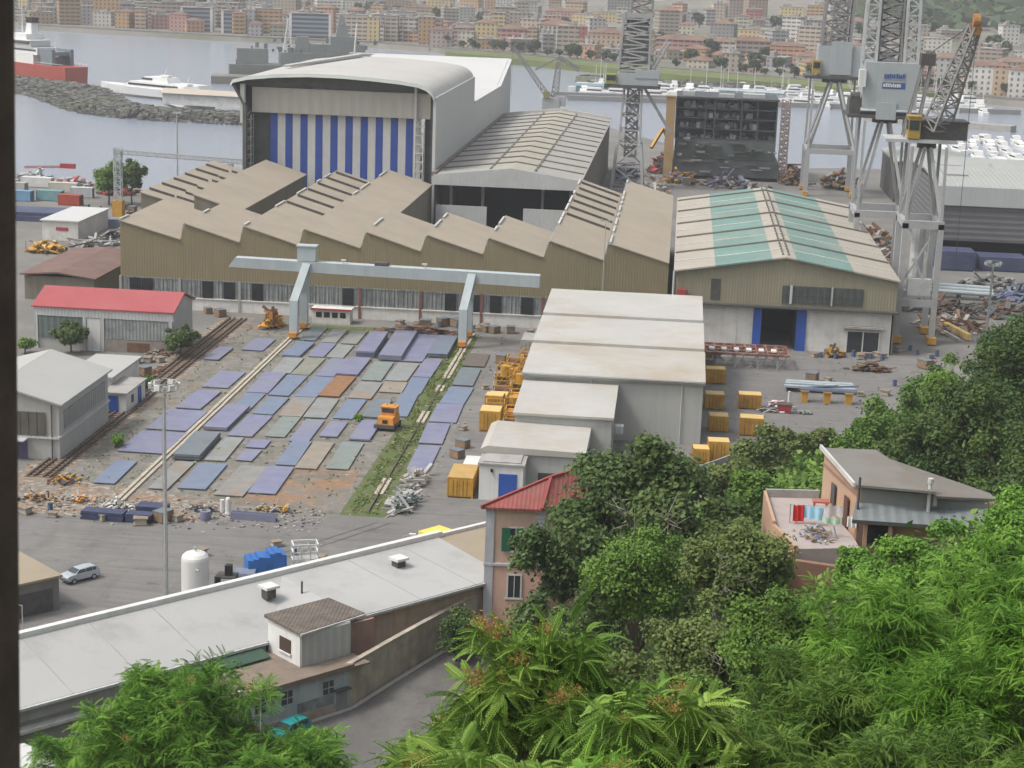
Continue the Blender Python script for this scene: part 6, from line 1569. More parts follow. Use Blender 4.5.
t = thing('tiled_annex', 'white annex with a brown tiled roof built onto the long white-roofed building', 'building', tuple(lp(19, 1, 6.6)))
TILE = M('old_brown_tiles', (.125, .105, .09), .95, .3, 1.4, dirt=(.20, .17, .14), dirt_amt=.6, dirt_scale=.6, ribs=0, rib_gap=.35, rib_dark=.3)
an = MB(); lbox(an, 18.6, 24.2, -2.5, 2.5, 6.4, 10.2)
part('wall', an, WHITE, t, world=W)
part('metal_side', lbox(MB(), 18.6, 24.1, 2.5, 2.6, 6.5, 10.1), GREYSHEET, t, world=W)
tr = MB(); lhex(tr, [(17.2, -2.7, 10.35), (24.5, -2.7, 10.35), (24.4, 2.75, 10.2), (16.4, 1.9, 10.1), (17.2, -2.7, 10.65), (24.5, -2.7, 10.65), (24.4, 2.75, 10.42), (16.4, 1.9, 10.32)])
part('roof', tr, TILE, t, world=W)
part('gutter', lhex(MB(), [(16.5, 2.0, 10.1), (24.4, 2.8, 10.2), (24.4, 2.94, 10.2), (16.5, 2.14, 10.1), (16.5, 2.0, 10.3), (24.4, 2.8, 10.4), (24.4, 2.94, 10.4), (16.5, 2.14, 10.3)]), OFFWHITE, t, world=W)
wv = part('window', lbox(MB(), 24.2, 24.28, -.6, 1.1, 7.9, 9.2), M('brown_window_wood', (.07, .045, .035), .6, .2, 1), t, world=W)
part('sill', lbox(MB(), 24.2, 24.4, -.7, 1.2, 7.78, 7.9), WHITE, wv, world=W)
part('side_pier', lbox(MB(), 14.6, 18.5, .0, 1.0, 3, 9.15), M('reddish_plaster', (.40, .26, .21), .9, .15, .5), t, world=W)

t = thing('lower_block', 'pale blue-grey low block with small windows at the foot of the tiled annex', 'building', tuple(lp(24, 3, 3)))
LBW = M('pale_blue_render', (.41, .44, .47), .85, .1, .4, dirt=(.22, .23, .235), dirt_amt=.6, dirt_scale=.5, streak=.3)
part('wall', lbox(lbox(MB(), 20.4, 24.2, 2.7, 4.9, 2.4, 6.9), 24.2, 34, -2.8, 4.9, 2.4, 6.9), LBW, t, world=W)
part('roof', lbox(lbox(lbox(MB(), 18.4, 24.2, 2.7, 5.3, 6.9, 7.1), 24.2, 34, -2.8, 5.3, 6.9, 7.1), 20.2, 34, 5.0, 5.3, 7.1, 7.35), M('brown_flat_roof', (.19, .15, .12), .95, .2, .5), t, world=W)
part('plinth', lbox(MB(), 22.3, 34, 4.9, 5.0, 2.4, 3.9), RETAIN, t, world=W)
for s, z in ((30.1, 5.2), (27.3, 5.3), (22.8, 5.1)):
    o = part('window', lbox(MB(), s - .55, s + .55, 4.9, 4.96, z - .1, z + 1.1), GLASS, t, world=W)
    fm = MB(); lbox(fm, s - .62, s + .62, 4.96, 5.02, z + .45, z + .52); lbox(fm, s - .04, s + .04, 4.96, 5.02, z - .1, z + 1.1); part('frame', fm, GALV, o, world=W)
part('door', lbox(MB(), 20.7, 21.9, 4.9, 4.98, 2.6, 5.0), M('grey_timber_door', (.26, .27, .27), .8, .15, 1.2), t, world=W)
part('door_canopy', lbox(MB(), 20.6, 22.2, 4.9, 5.5, 5.1, 5.2), STEELDARK, t, world=W)
part('stain', lbox(MB(), 22.2, 26.2, 4.9, 4.93, 3.95, 4.9), M('damp_stain', (.24, .26, .28), .9, .3, 1.2, dirt=(.12, .12, .12), dirt_amt=.7, dirt_scale=1.4), t, world=W)

solo('green_awning', lhex(MB(), [(25.2, -2.2, 5.9), (36, -2.2, 5.9), (36, -.6, 5.5), (25.2, -.6, 5.5), (25.2, -2.2, 6.02), (36, -2.2, 6.02), (36, -.6, 5.6), (25.2, -.6, 5.6)]).shift((0, 0, 1.75)), M('green_canvas', (.045, .085, .06), .9, .15, .5), 'green canvas awning under the white roof beside the annex', 'awning')

# alley with its retaining wall
ALLEY = ground_mat('worn_alley_paving', [(.3, .45, .62, (.16, .155, .145), .6, (1, .3, 1)), (.5, .52, .66, (.085, .08, .078), .6, None)], (.125, .12, .115))
al = MB()
pl = [lp(-9, .2), lp(0, .2), lp(6, 1.1), lp(14, 3.2), lp(20.4, 5.0), lp(30, 5.1), lp(52, 6.5)]
pr = [lp(-9, 5), lp(0, 6.2), lp(6, 8.2), lp(14, 11.5), lp(20.4, 15), lp(30, 19), lp(52, 19)]
zz = [5.2, 4.4, 3.9, 3.4, 3.0, 2.9, 2.9]
al.sheet([[(a.x + (b.x - a.x) * f, a.y + (b.y - a.y) * f, z + .012) for f in (0, .5, 1)] for a, b, z in zip(pl, pr, zz)])
struct('alley', al, ALLEY)
kb = MB()
for (a, b, za, zb) in zip(pl[:-2], pl[1:-1], zz[:-2], zz[1:-1]):
    d = (b - a).normalized(); n = Vector((-d.y, d.x, 0)); n = n if n.dot(LN) > 0 else -n
    kb.hexa([(a.x, a.y, za - .4), (b.x, b.y, zb - .4), (b.x + n.x * .5, b.y + n.y * .5, zb - .4), (a.x + n.x * .5, a.y + n.y * .5, za - .4), (a.x, a.y, za + .12), (b.x, b.y, zb + .12), (b.x + n.x * .5, b.y + n.y * .5, zb + .12), (a.x + n.x * .5, a.y + n.y * .5, za + .12)])
struct('kerb', kb, CONCRETE)
rw = MB()
wl3 = [(lp(20.35, 4.85), 2.4, 7.1), (lp(14, 2.95), 2.6, 7.3), (lp(6, .95), 3, 7.7), (lp(1.0, .1), 3, 8.1)]
for (a, z0, z1), (b, y0, y1) in zip(wl3[:-1], wl3[1:]):
    d = (b - a).normalized(); n = Vector((d.y, -d.x, 0)); n = -n if n.dot(LN) > 0 else n
    rw.hexa([a + Vector((0, 0, z0)), b + Vector((0, 0, y0)), b + n * .6 + Vector((0, 0, y0)), a + n * .6 + Vector((0, 0, z0)), a + Vector((0, 0, z1)), b + Vector((0, 0, y1)), b + n * .6 + Vector((0, 0, y1)), a + n * .6 + Vector((0, 0, z1))])
t = thing('retaining_wall', 'stained concrete retaining wall rising from the alley under the brown wall', 'wall', tuple(lp(11, 2, 3)))
part('wall', rw, RETAIN, t, world=W)
cp = MB()
for (a, z0, z1), (b, y0, y1) in zip(wl3[:-1], wl3[1:]):
    d = (b - a).normalized(); n = Vector((d.y, -d.x, 0)); n = -n if n.dot(LN) > 0 else n
    m_ = n * -.08; q = n * .42
    cp.hexa([a + m_ + Vector((0, 0, z1 + .003)), b + m_ + Vector((0, 0, y1 + .003)), b + q + Vector((0, 0, y1 + .003)), a + q + Vector((0, 0, z1 + .003)), a + m_ + Vector((0, 0, z1 + .16)), b + m_ + Vector((0, 0, y1 + .16)), b + q + Vector((0, 0, y1 + .16)), a + q + Vector((0, 0, z1 + .16))])
part('coping', cp, RETAIN, t, world=W)
lamp_post(tuple(lp(31.5, 7.0, 2.9)), 5.2, 'pale street lamp in front of the low blue-grey block', 1.7, R(200))
lamp_post((-62.7, 164.5, 0), 5.2, 'small street lamp beside the left window post', 1.2, R(180))
lamp_post((-28.6, 193, 0), 5.5, 'small street lamp standing just beyond the long white roof', 1.2, R(0))

# rotated grey shed and the white roof at the left border
LOCAL = Matrix.Rotation(math.atan2(LU.y, LU.x), 4, 'Z')
t = thing('grey_shed', 'dark grey shed with a tan flat roof beside the silver car', 'shed', (-63.4, 177.2, 0), math.atan2(LU.y, LU.x))
part('wall', MB().box(0, 16, -9, 0, 0, 3.7), M('dark_grey_render', (.155, .15, .14), .9, .1, .3, streak=.3), t)
part('roof', MB().box(-.3, 16.3, -9.3, .3, 3.7, 3.95), TANROOF, t)
part('door', MB().box(.8, 5, 0, .06, .1, 2.6), STEELDARK, t)
t = thing('white_roofed_house', 'corner of a white roof at the bottom left below the long building', 'building', (-47.5, 123.5, 2), math.atan2(LU.y, LU.x) + R(-6))
part('wall', MB().box(0, 14, .3, 9, 0, 7.4), WHITE, t)
part('roof', MB().prism([(-.4, 7.9), (4.7, 9.0), (9.6, 7.9), (9.6, 7.6), (4.7, 8.7), (-.4, 7.6)], -.4, 14.4, 'x'), HRW, t)

# white tank and the gear beyond the long roof
t = thing('storage_tank', 'white upright cylindrical tank behind the long white roof', 'tank', (-49.7, 181.6, 0))
m = MB().lathe([(1.5, .3), (1.5, 5.2), (1.42, 5.5), (1.15, 5.78), (.7, 5.95), (.2, 6.02), (.12, 6.25)], n=32); m.sm = False
part('shell', m, WHITE, t)
part('skirt', MB().lathe([(1.35, 0), (1.35, .32)], n=24), CONCRETE, t)
part('valve', MB().tube((.5, -1.4, 4.4), (.9, -1.75, 4.4), .1).tube((0, 0, 6.2), (0, 0, 6.5), .15), GALV, t)
t = thing('pump_skid', 'dark pump skid right of the white tank', 'machinery', (-46.8, 183.8, 0))
part('frame', MB().box(-1.2, 1.2, -1, 1, 0, .4).box(-1.1, -.9, -1, 1, .4, 2.6).box(.9, 1.1, -1, 1, .4, 2.6).box(-1.1, 1.1, -1, 1, 2.6, 2.75), STEELDARK, t)
part('motor', MB().tube((-.7, 0, 1.2), (.8, 0, 1.2), .55, n=12).box(-.1, .6, -.4, .4, 2.75, 3.9), BLACK, t)
part('panel', MB().box(.3, .8, -1.1, -1.0, .6, 1.7), REDWHITE, t)
t = thing('gas_bottle_rack', 'pale gas vessel lying between the pump skid and the blue tarpaulin', 'tank', (-45.6, 187.6, 0))
part('vessel', MB().tube((-1.1, 0, 1.5), (1.2, 0, 1.5), .75, n=14), PM['blue'], t)
part('saddle', MB().box(-.8, -.5, -.6, .6, 0, 1.0).box(.5, .8, -.6, .6, 0, 1.0), GALV, t)
BT = M('bright_blue_tarpaulin', (.03, .13, .38), .45, .2, .8)
tb = MB()
for k in range(7):
    x0 = -2.2 + k * .62; h = (2.9, 3.0, 3.2, 3.1, 3.5, 3.6, 3.3)[k]
    tb.hexa([(x0, -1.6, 0), (x0 + .66, -1.5, 0), (x0 + .66, 1.5, 0), (x0, 1.6, 0), (x0 - .02, -1.3, h + .3), (x0 + .64, -1.3, h + .2), (x0 + .64, 1.1, h + .25), (x0 - .02, 1.0, h + .3)])
solo('tarpaulin_pile', tb, BT, 'bright blue tarpaulin pile beyond the long white roof', 'tarpaulin', (-43.8, 189.6, 0), R(25))
t = thing('wire_cage', 'white wire cage stack right of the blue tarpaulin pile', 'cage', (-39.9, 192.6, 0), R(20))
cg = MB()
for z in (0.1, 1.1, 2.1, 3.1, 4.0):
    for a, b in (((-1.4, -.9), (1.4, -.9)), ((-1.4, .9), (1.4, .9)), ((-1.4, -.9), (-1.4, .9)), ((1.4, -.9), (1.4, .9))): cg.bar((*a, z), (*b, z), .14)
for x in (-1.4, -.5, .5, 1.4):
    for y in (-.9, .9): cg.bar((x, y, 0), (x, y, 4.0), .14)
part('frame', cg, WHITE, t)
part('shelf', MB().box(-1.3, 1.3, -.8, .8, 1.15, 1.25).box(-1.3, 1.3, -.8, .8, 2.15, 2.25), GALV, t)
heap('scrap_heap', (-41.2, 190.4, 0), 1.2, .9, 1.2, 26, [GALV, WOOD], 'grey heap at the foot of the white wire cage', 'scrap heap', (.6, 1.6), (.2, .5))
t = thing('box_truck', 'bright yellow box just beyond the right end of the white roof', 'container', (-25.6, 198.2, 0), R(-38))
part('body', MB().box(-1.2, 1.2, -1.7, 1.7, .5, 4.6), M('bright_yellow_paint', (.66, .55, .10), .5, .08, .6), t)
part('skid', MB().box(-1.1, 1.1, -1.6, 1.6, 0, .5), STEELDARK, t)


def car(loc, rz, m, label, name='parked_car'):
    t = thing(name, label, 'car', loc, rz)
    side = [(-2.05, .35), (-2.1, .75), (-1.95, 1.0), (-1.15, 1.08), (-.45, 1.5), (.95, 1.55), (1.75, 1.45), (2.05, .95), (2.1, .5), (2.0, .32)]
    b = MB(); n = len(side)
    def wd(z): return .84 if z < 1.05 else .84 - (z - 1.05) * .45
    pts = [(x, -wd(z), z) for x, z in side] + [(x, wd(z), z) for x, z in side]
    b.add(pts, [tuple(range(n)), tuple(range(n, 2 * n))[::-1]] + [(i, n + i, n + (i + 1) % n, (i + 1) % n) for i in range(n)])
    bo = part('body', b, m, t)
    bv = bo.modifiers.new('bevel', 'BEVEL'); bv.width = .06; bv.segments = 2
    part('windscreen', MB().hexa([(-1.08, -.74, 1.13), (-1.08, .74, 1.13), (-.5, .6, 1.49), (-.5, -.6, 1.49), (-1.13, -.74, 1.16), (-1.13, .74, 1.16), (-.55, .6, 1.53), (-.55, -.6, 1.53)]), GLASS, t)
    part('rear_window', MB().hexa([(1.78, -.6, 1.4), (1.78, .6, 1.4), (1.98, .7, 1.05), (1.98, -.7, 1.05), (1.83, -.6, 1.42), (1.83, .6, 1.42), (2.03, .7, 1.07), (2.03, -.7, 1.07)]), GLASS, t)
    for s in (-1, 1):
        for x0, x1 in ((-.72, .25), (.33, 1.1), (1.18, 1.62)):
            part('side_window', MB().hexa([(x0 - (.2 if x0 < -.5 else 0), s * .83, 1.1), (x1, s * .83, 1.1), (x1, s * .83 + s * .02, 1.1), (x0 - (.2 if x0 < -.5 else 0), s * .83 + s * .02, 1.1), (x0 + (.2 if x0 < -.5 else 0), s * .68, 1.45), (x1, s * .68, 1.45), (x1, s * .68 + s * .02, 1.45), (x0 + (.2 if x0 < -.5 else 0), s * .68 + s * .02, 1.45)]), GLASS, t)
        for x in (-1.3, 1.28):
            w = part('wheel', MB().tube((x, s * .66, .32), (x, s * .88, .32), .32, n=16), BLACK, t)
            part('rim', MB().tube((x, s * .88, .32), (x, s * .895, .32), .2, n=12), GALV, w)
        part('headlight', MB().box(-2.1, -2.0, s * .55 - .16, s * .55 + .16, .72, .88), WHITE, t)
        part('tail_light', MB().box(2.02, 2.1, s * .66 - .1, s * .66 + .1, .8, 1.05), REDWHITE, t)
    part('bumper', MB().box(-2.16, -2.06, -.78, .78, .36, .56).box(2.06, 2.15, -.78, .78, .38, .58), STEELDARK, t)
    return t


car((-64.3, 186.6, .005), R(52), M('silver_car_paint', (.44, .48, .52), .3, .04, 1, metal=.35), 'silver hatchback parked next to the dark grey shed')
car((-31.0, 143.4, 2.93), R(60), M('teal_car_paint', (.02, .26, .27), .3, .05, 1), 'teal car half hidden by the leafy tree on the alley')
solo('board', MB().box(-1.1, 1.1, -.2, .2, 0, .1), CONCRETE, 'pale board lying on the alley beside the teal car', 'board', (-29.2, 141.0, 2.95), R(-25))
solo('board', MB().box(-.4, .4, -.15, .15, 0, .06), WHITE, 'small pale scrap lying in the middle of the alley', 'board', (-23.3, 160.5, 3.6), R(10))

# ------------------------------------------------------------------ pink house with green shutters
PINK = M('peeling_pink_plaster', (.52, .37, .29), .9, .12, .4, dirt=(.46, .42, .36), dirt_amt=.75, dirt_scale=.3, streak=.2)
PINK2 = M('salmon_plaster', (.58, .37, .30), .9, .1, .4, dirt=(.42, .31, .27), dirt_amt=.5, dirt_scale=.3)
QUOIN = M('grey_blue_quoins', (.44, .44, .48), .85, .12, .6)
SHUT = M('green_shutter', (.02, .125, .07), .6, .1, 1, ribs=2, rib_gap=.14, rib_dark=.4)
RR2 = M('red_house_roof', (.27, .08, .07), .85, .2, .6, dirt=(.20, .10, .085), dirt_amt=.7, dirt_scale=.4, ribs=0, rib_gap=.42, rib_dark=.35)
t = thing('pink_house', 'narrow pink house with green shutters and a red hipped roof among the trees', 'house', (-14, 169, 4))
A, B, C_, D_ = Vector((-16.7, 168.0, 0)), Vector((-11.1, 168.6, 0)), Vector((-1.6, 180.6, 0)), Vector((-7.2, 181.4, 0))
def pz(v, z): return (v.x, v.y, z)
def walls(z0, z1, m, nm):
    part(nm, MB().hexa([pz(A, z0), pz(B, z0), pz(C_, z0), pz(D_, z0), pz(A, z1), pz(B, z1), pz(C_, z1), pz(D_, z1)]), m, t, world=W)
walls(1.5, 11.3, PINK2, 'lower_wall'); walls(11.55, 17.2, PINK, 'upper_wall')
o_ = .18
def off(v, k):
    c = (A + B + C_ + D_) / 4; return v + (v - c).normalized() * k
part('string_course', MB().hexa([pz(off(v, .25), 11.3) for v in (A, B, C_, D_)] + [pz(off(v, .25), 11.55) for v in (A, B, C_, D_)]), QUOIN, t, world=W)
E4 = [off(v, .75) for v in (A, B, C_, D_)]
mf = (A + B) / 2 + (C_ + D_ - A - B) * .16; mk = (C_ + D_) / 2 - (C_ + D_ - A - B) * .14
rfm = MB().add([pz(v, 17.2) for v in E4] + [pz(v, 17.4) for v in E4] + [(mf.x, mf.y, 19.4), (mk.x, mk.y, 19.4)], [(3, 2, 1, 0), (0, 1, 5, 4), (1, 2, 6, 5), (2, 3, 7, 6), (3, 0, 4, 7), (4, 5, 8), (5, 6, 9, 8), (6, 7, 9), (7, 4, 8, 9)])
part('roof', rfm, RR2, t, world=W)
rg = MB().bar((mf.x, mf.y, 19.45), (mk.x, mk.y, 19.45), .3)
for v in (E4[0], E4[1]): rg.bar(pz(v, 17.45), (mf.x, mf.y, 19.45), .28)
part('ridge_tiles', rg, M('dark_red_ridge', (.26, .06, .055), .8, .1, .6), t, world=W)
f = (B - A).normalized(); nrm = Vector((f.y, -f.x, 0))
def front(u0, u1, d0, d1, z0, z1):
    a = A + f * u0; b = A + f * u1
    return [(a + nrm * d1).to_tuple()[:2] + (z0,), (b + nrm * d1).to_tuple()[:2] + (z0,), (b + nrm * d0).to_tuple()[:2] + (z0,), (a + nrm * d0).to_tuple()[:2] + (z0,),
            (a + nrm * d1).to_tuple()[:2] + (z1,), (b + nrm * d1).to_tuple()[:2] + (z1,), (b + nrm * d0).to_tuple()[:2] + (z1,), (a + nrm * d0).to_tuple()[:2] + (z1,)]
for z0, z1 in ((1.5, 11.3), (11.55, 17.2)): part('corner_strip', MB().hexa(front(-.12, .75, -.1, .1, z0, z1)), QUOIN, t, world=W)
qm = MB()
for k in range(12):
    z = 11.6 + k * .46; qm.hexa(front(5.0 if k % 2 else 4.7, 5.7, -.1, .08, z, z + .4))
part('quoins', qm, QUOIN, t, world=W)
for z in (12.9, 8.0):
    wo = part('window', MB().hexa(front(2.3, 3.5, 0, .04, z, z + 2.3)), GLASS, t, world=W)
    wf = MB()
    for a, b, c, d in ((2.15, 2.3, z - .1, z + 2.4), (3.5, 3.65, z - .1, z + 2.4), (2.15, 3.65, z + 2.3, z + 2.45), (2.0, 3.8, z - .2, z - .02)): wf.hexa(front(a, b, .041, .12, c, d))
    wf.hexa(front(2.86, 2.94, .041, .09, z, z + 2.3))
    part('frame', wf, WHITE, wo, world=W)
    if z > 10:
        part('shutter', MB().hexa(front(1.5, 2.35, .12, .2, z - .05, z + 2.35)), SHUT, t, world=W)
        part('shutter', MB().hexa(front(3.0, 3.7, .12, .2, z - .05, z + 2.35)), SHUT, t, world=W)

# ------------------------------------------------------------------ terrace house on the hillside
BRICKP = M('peach_plaster', (.42, .265, .175), .9, .12, .5, dirt=(.38, .31, .25), dirt_amt=.6, dirt_scale=.4)
BROWNP = M('brown_pink_plaster', (.265, .165, .125), .9, .12, .5, dirt=(.22, .17, .14), dirt_amt=.6, dirt_scale=.4)
METR = M('blue_grey_metal_roof', (.17, .19, .20), .5, .1, .3, dirt=(.17, .165, .155), dirt_amt=.4, dirt_scale=.4, ribs=0, rib_gap=.9, rib_dark=.1)
BRNR = M('brown_grey_felt_roof', (.165, .15, .13), .85, .12, .3, dirt=(.19, .195, .195), dirt_amt=.6, dirt_scale=.12)
t = thing('terrace_house', 'low peach house with a brown and blue-grey roof among the hillside trees', 'house', (20, 148, 24.5))
P0, P1, P2, P3 = (16.3, 143.6), (14.1, 153.4), (20.2, 154.2), (26.8, 147.5)
F0, F1 = (17.3, 146.0), (28.0, 144.7)
part('side_wall', MB().prism([(16.3, 143.6), (14.15, 153.4), (14.5, 153.5), (16.7, 143.7)], 22, 28.6, 'z'), BRICKP, t, world=W)
part('front_wall', MB().prism([(16.4, 143.5), (27.9, 144.6), (27.8, 145.0), (16.5, 143.9)], 22, 26.2, 'z'), BROWNP, t, world=W)
part('end_wall', MB().prism([(27.7, 144.6), (27.0, 146.4), (18.4, 153.1), (14.4, 152.7), (14.5, 152.4), (18.2, 152.8), (26.5, 146.2), (27.2, 144.7)], 22, 27.6, 'z'), BROWNP, t, world=W)
part('upper_roof', MB().hexa([(16.0, 143.5, 28.6), (22.4, 143.2, 28.5), (18.6, 153.5, 29.0), (13.9, 153.2, 29.0), (16.0, 143.5, 28.8), (22.4, 143.2, 28.7), (18.6, 153.5, 29.2), (13.9, 153.2, 29.2)]), BRNR, t, world=W)
part('upper_roof', MB().hexa([(22.45, 143.3, 28.1), (27.6, 145.2, 27.6), (27.3, 146.5, 27.7), (18.7, 153.4, 28.6), (22.45, 143.3, 28.3), (27.6, 145.2, 27.8), (27.3, 146.5, 27.9), (18.7, 153.4, 28.8)]), BRNR, t, world=W)
part('clerestory', MB().hexa([(16.3, 143.62, 26.2), (27.0, 145.0, 26.2), (26.9, 145.3, 26.2), (16.4, 143.9, 26.2), (16.3, 143.62, 28.55), (27.0, 145.0, 27.62), (26.9, 145.3, 27.62), (16.4, 143.9, 28.55)]).hexa([(22.3, 143.5, 27.4), (22.6, 143.5, 27.4), (22.6, 144.6, 27.4), (22.3, 144.6, 27.4), (22.3, 143.5, 28.4), (22.6, 143.5, 28.2), (22.6, 144.6, 28.2), (22.3, 144.6, 28.4)]), M('grey_green_boarding', (.2, .21, .195), .8, .12, .5), t, world=W)
part('lower_roof', MB().hexa([(15.7, 141.9, 26.2), (28.4, 142.2, 26.0), (27.6, 146.4, 27.3), (16.2, 144.2, 27.5), (15.7, 141.9, 26.32), (28.4, 142.2, 26.12), (27.6, 146.4, 27.42), (16.2, 144.2, 27.62)]), METR, t, world=W)
part('eave_board', MB().hexa([(15.7, 141.86, 26.0), (28.4, 142.16, 25.8), (28.4, 142.2, 25.8), (15.7, 141.9, 26.0), (15.7, 141.86, 26.3), (28.4, 142.16, 26.1), (28.4, 142.2, 26.1), (15.7, 141.9, 26.3)]), STEELDARK, t, world=W)
part('verge', MB().hexa([(15.75, 143.6, 28.55), (15.95, 143.6, 28.55), (13.9, 153.7, 28.95), (13.7, 153.7, 28.95), (15.75, 143.6, 28.95), (15.95, 143.6, 28.95), (13.9, 153.7, 29.35), (13.7, 153.7, 29.35)]), OFFWHITE, t, world=W)
part('band', MB().prism([(16.24, 143.7), (14.05, 153.4), (14.15, 153.4), (16.3, 143.7)], 27.6, 27.85, 'z'), BROWNP, t, world=W)
part('chimney_pipe', MB().tube((22.0, 143.9, 26.6), (22.0, 143.9, 29.2), .16).tube((22.0, 143.9, 29.2), (22.0, 143.9, 29.6), .24), OFFWHITE, t, world=W)
part('pipe', MB().tube((16.2, 143.0, 26.6), (16.2, 143.0, 29.6), .1), STEELDARK, t, world=W)
for k in (.25, .62):
    x = 16.2 + (14.1 - 16.2) * k - .05; y = 143.6 + 9.8 * k
    part('door' if k < .5 else 'window', MB().prism([(x - .12 + .21 * .5, y - .5), (x - .12 - .21 * .5, y + .5), (x - .02 - .1, y + .5), (x + .1 - .02, y - .5)], 24.4 if k < .5 else 25.2, 27.0, 'z'), M('brown_door', (.10, .055, .04), .6, .15, 1) if k < .5 else STEELDARK, t, world=W)
for x in (16.9, 18.9): part('post', MB().box(x - .15, x + .15, 142.3, 142.6, 23.5, 26.2), BRICKP, t, world=W)
part('opening', MB().prism([(17.1, 143.55), (18.9, 143.72), (18.9, 143.62), (17.1, 143.45)], 23.9, 25.6, 'z'), DARK, t, world=W)
for x0, x1 in ((19.6, 22.2), (22.8, 25.6)): part('wall_panel', MB().prism([(x0, 143.8 + (x0 - 16.4) * .095 - .12), (x1, 143.8 + (x1 - 16.4) * .095 - .12), (x1, 143.8 + (x1 - 16.4) * .095 - .3), (x0, 143.8 + (x0 - 16.4) * .095 - .3)], 22.6, 25.9, 'z'), BRICKP if x0 < 20 else BROWNP, t, world=W)

TERR = M('terrace_floor', (.35, .30, .285), .85, .08, .6, dirt=(.25, .225, .20), dirt_amt=.5, dirt_scale=.5)
BRK = M('red_brown_brick_wall', (.30, .165, .115), .95, .2, .8, dirt=(.17, .12, .09), dirt_amt=.5, dirt_scale=.4)
t = thing('terrace', 'littered pale terrace with a low wall beside the peach house', 'terrace', (12.5, 147, 24))
part('floor', MB().prism([(9.4, 153.2), (14.0, 153.8), (16.1, 143.2), (16.3, 140.5), (11.3, 139.2), (9.8, 144.5)], 20.5, 24.4, 'z'), TERR, t, world=W)
part('back_wall', MB().prism([(9.3, 153.2), (14.0, 153.8), (14.0, 154.1), (9.3, 153.5)], 24.4, 25.1, 'z'), CONCRETE, t, world=W)
part('side_wall', MB().prism([(9.35, 153.2), (9.75, 144.5), (9.5, 144.5), (9.1, 153.2)], 21, 25.0, 'z'), BRICKP, t, world=W)
part('side_wall', MB().prism([(9.75, 144.5), (11.3, 139.1), (11.0, 139.0), (9.5, 144.4)], 21, 24.7, 'z'), BRICKP, t, world=W)
solo('brick_wall', MB().hexa([(9.8, 137.2, 14), (18.5, 139.0, 14), (18.5, 140.0, 14), (9.8, 138.4, 14), (9.8, 138.0, 23.9), (18.5, 139.6, 22.6), (18.5, 140.2, 22.6), (9.8, 138.6, 23.9)]), BRK, 'reddish brick retaining wall below the littered terrace', 'wall')
t = thing('plastic_table', 'small red table on the pale terrace', 'table', (13.8, 149.6, 24.4))
part('top', MB().box(-.7, .7, -.5, .5, .95, 1.1), M('faded_red_plastic', (.36, .12, .10), .5, .15, 1), t)
for sx in (-.6, .6):
    for sy in (-.4, .4): part('leg', MB().bar((sx, sy, 0), (sx * .85, sy * .85, .95), .09), REDWHITE, t)
CL = [('bright red cloth hanging over the terrace line', (.62, .035, .03), 11.7, 146.0, 1.0, 1.4), ('pale blue cloth hung next to the red cloth', (.30, .52, .66), 12.9, 145.8, 1.6, 1.1), ('white sheet draped on the terrace line', (.70, .68, .68), 15.0, 146.4, 2.4, .9), ('white garment hung at the house end of the line', (.68, .68, .66), 15.9, 143.6, .8, .9), ('pale green cloth lying over the terrace rail', (.40, .55, .42), 14.2, 143.0, 1.6, .5)]
for lab, c, x, y, w, h in CL:
    gr = []
    for j in range(5):
        gr.append([(-w / 2 + w * i / 8, .08 * math.sin(i * 1.7 + x) * (1 + j * .3) , 1.6 - h * j / 4 + .05 * math.sin(i * 2.1)) for i in range(9)])
    m = MB().sheet(gr); m.sheet([[(p[0], p[1] + .04, p[2]) for p in r] for r in gr]); m.sm = True
    solo('laundry', m, M('cloth_' + lab.split()[1], c, .9, .06, 2), lab, 'laundry', (x, y, 24.4), R(rnd.uniform(-20, 20)), 'laundry on the terrace')
ln = MB().bar((11.0, 146.1, 26.0), (16.0, 146.3, 26.0), .04)
for x in (11.0, 16.0): ln.tube((x, 146.1 + (x - 11) * .04, 24.4), (x, 146.1 + (x - 11) * .04, 26.1), .06)
solo('clothes_line', ln, GALV, 'thin clothes line with its two posts on the terrace', 'clothes line')
heap('scrap_heap', (13.0, 142.6, 24.4), 2.4, 2.2, .8, 70, [PALEJUNK, WOOD, PM['blue']], 'pile of odds and ends on the littered terrace', 'junk pile', (.3, 1.1), (.05, .2))
fen = MB()
fe = [(5.6, 244.6), (9.6, 250.6), (12.4, 252.6)]
for a, b in zip(fe[:-1], fe[1:]):
    d = Vector((b[0] - a[0], b[1] - a[1], 0)); n = Vector((-d.y, d.x, 0)).normalized() * .12
    fen.hexa([(a[0] - n.x, a[1] - n.y, -.2), (b[0] - n.x, b[1] - n.y, -.2), (b[0] + n.x, b[1] + n.y, -.2), (a[0] + n.x, a[1] + n.y, -.2), (a[0] - n.x, a[1] - n.y, 1.3), (b[0] - n.x, b[1] - n.y, 1.3), (b[0] + n.x, b[1] + n.y, 1.3), (a[0] + n.x, a[1] + n.y, 1.3)])
solo('boundary_wall', fen, CONCRETE, 'grey boundary wall between the yard and the hillside trees', 'wall')
lamp_post((18.4, 262.4, 0), 5.0, 'small street lamp at the yard edge behind the peach house', 1.1, R(180))
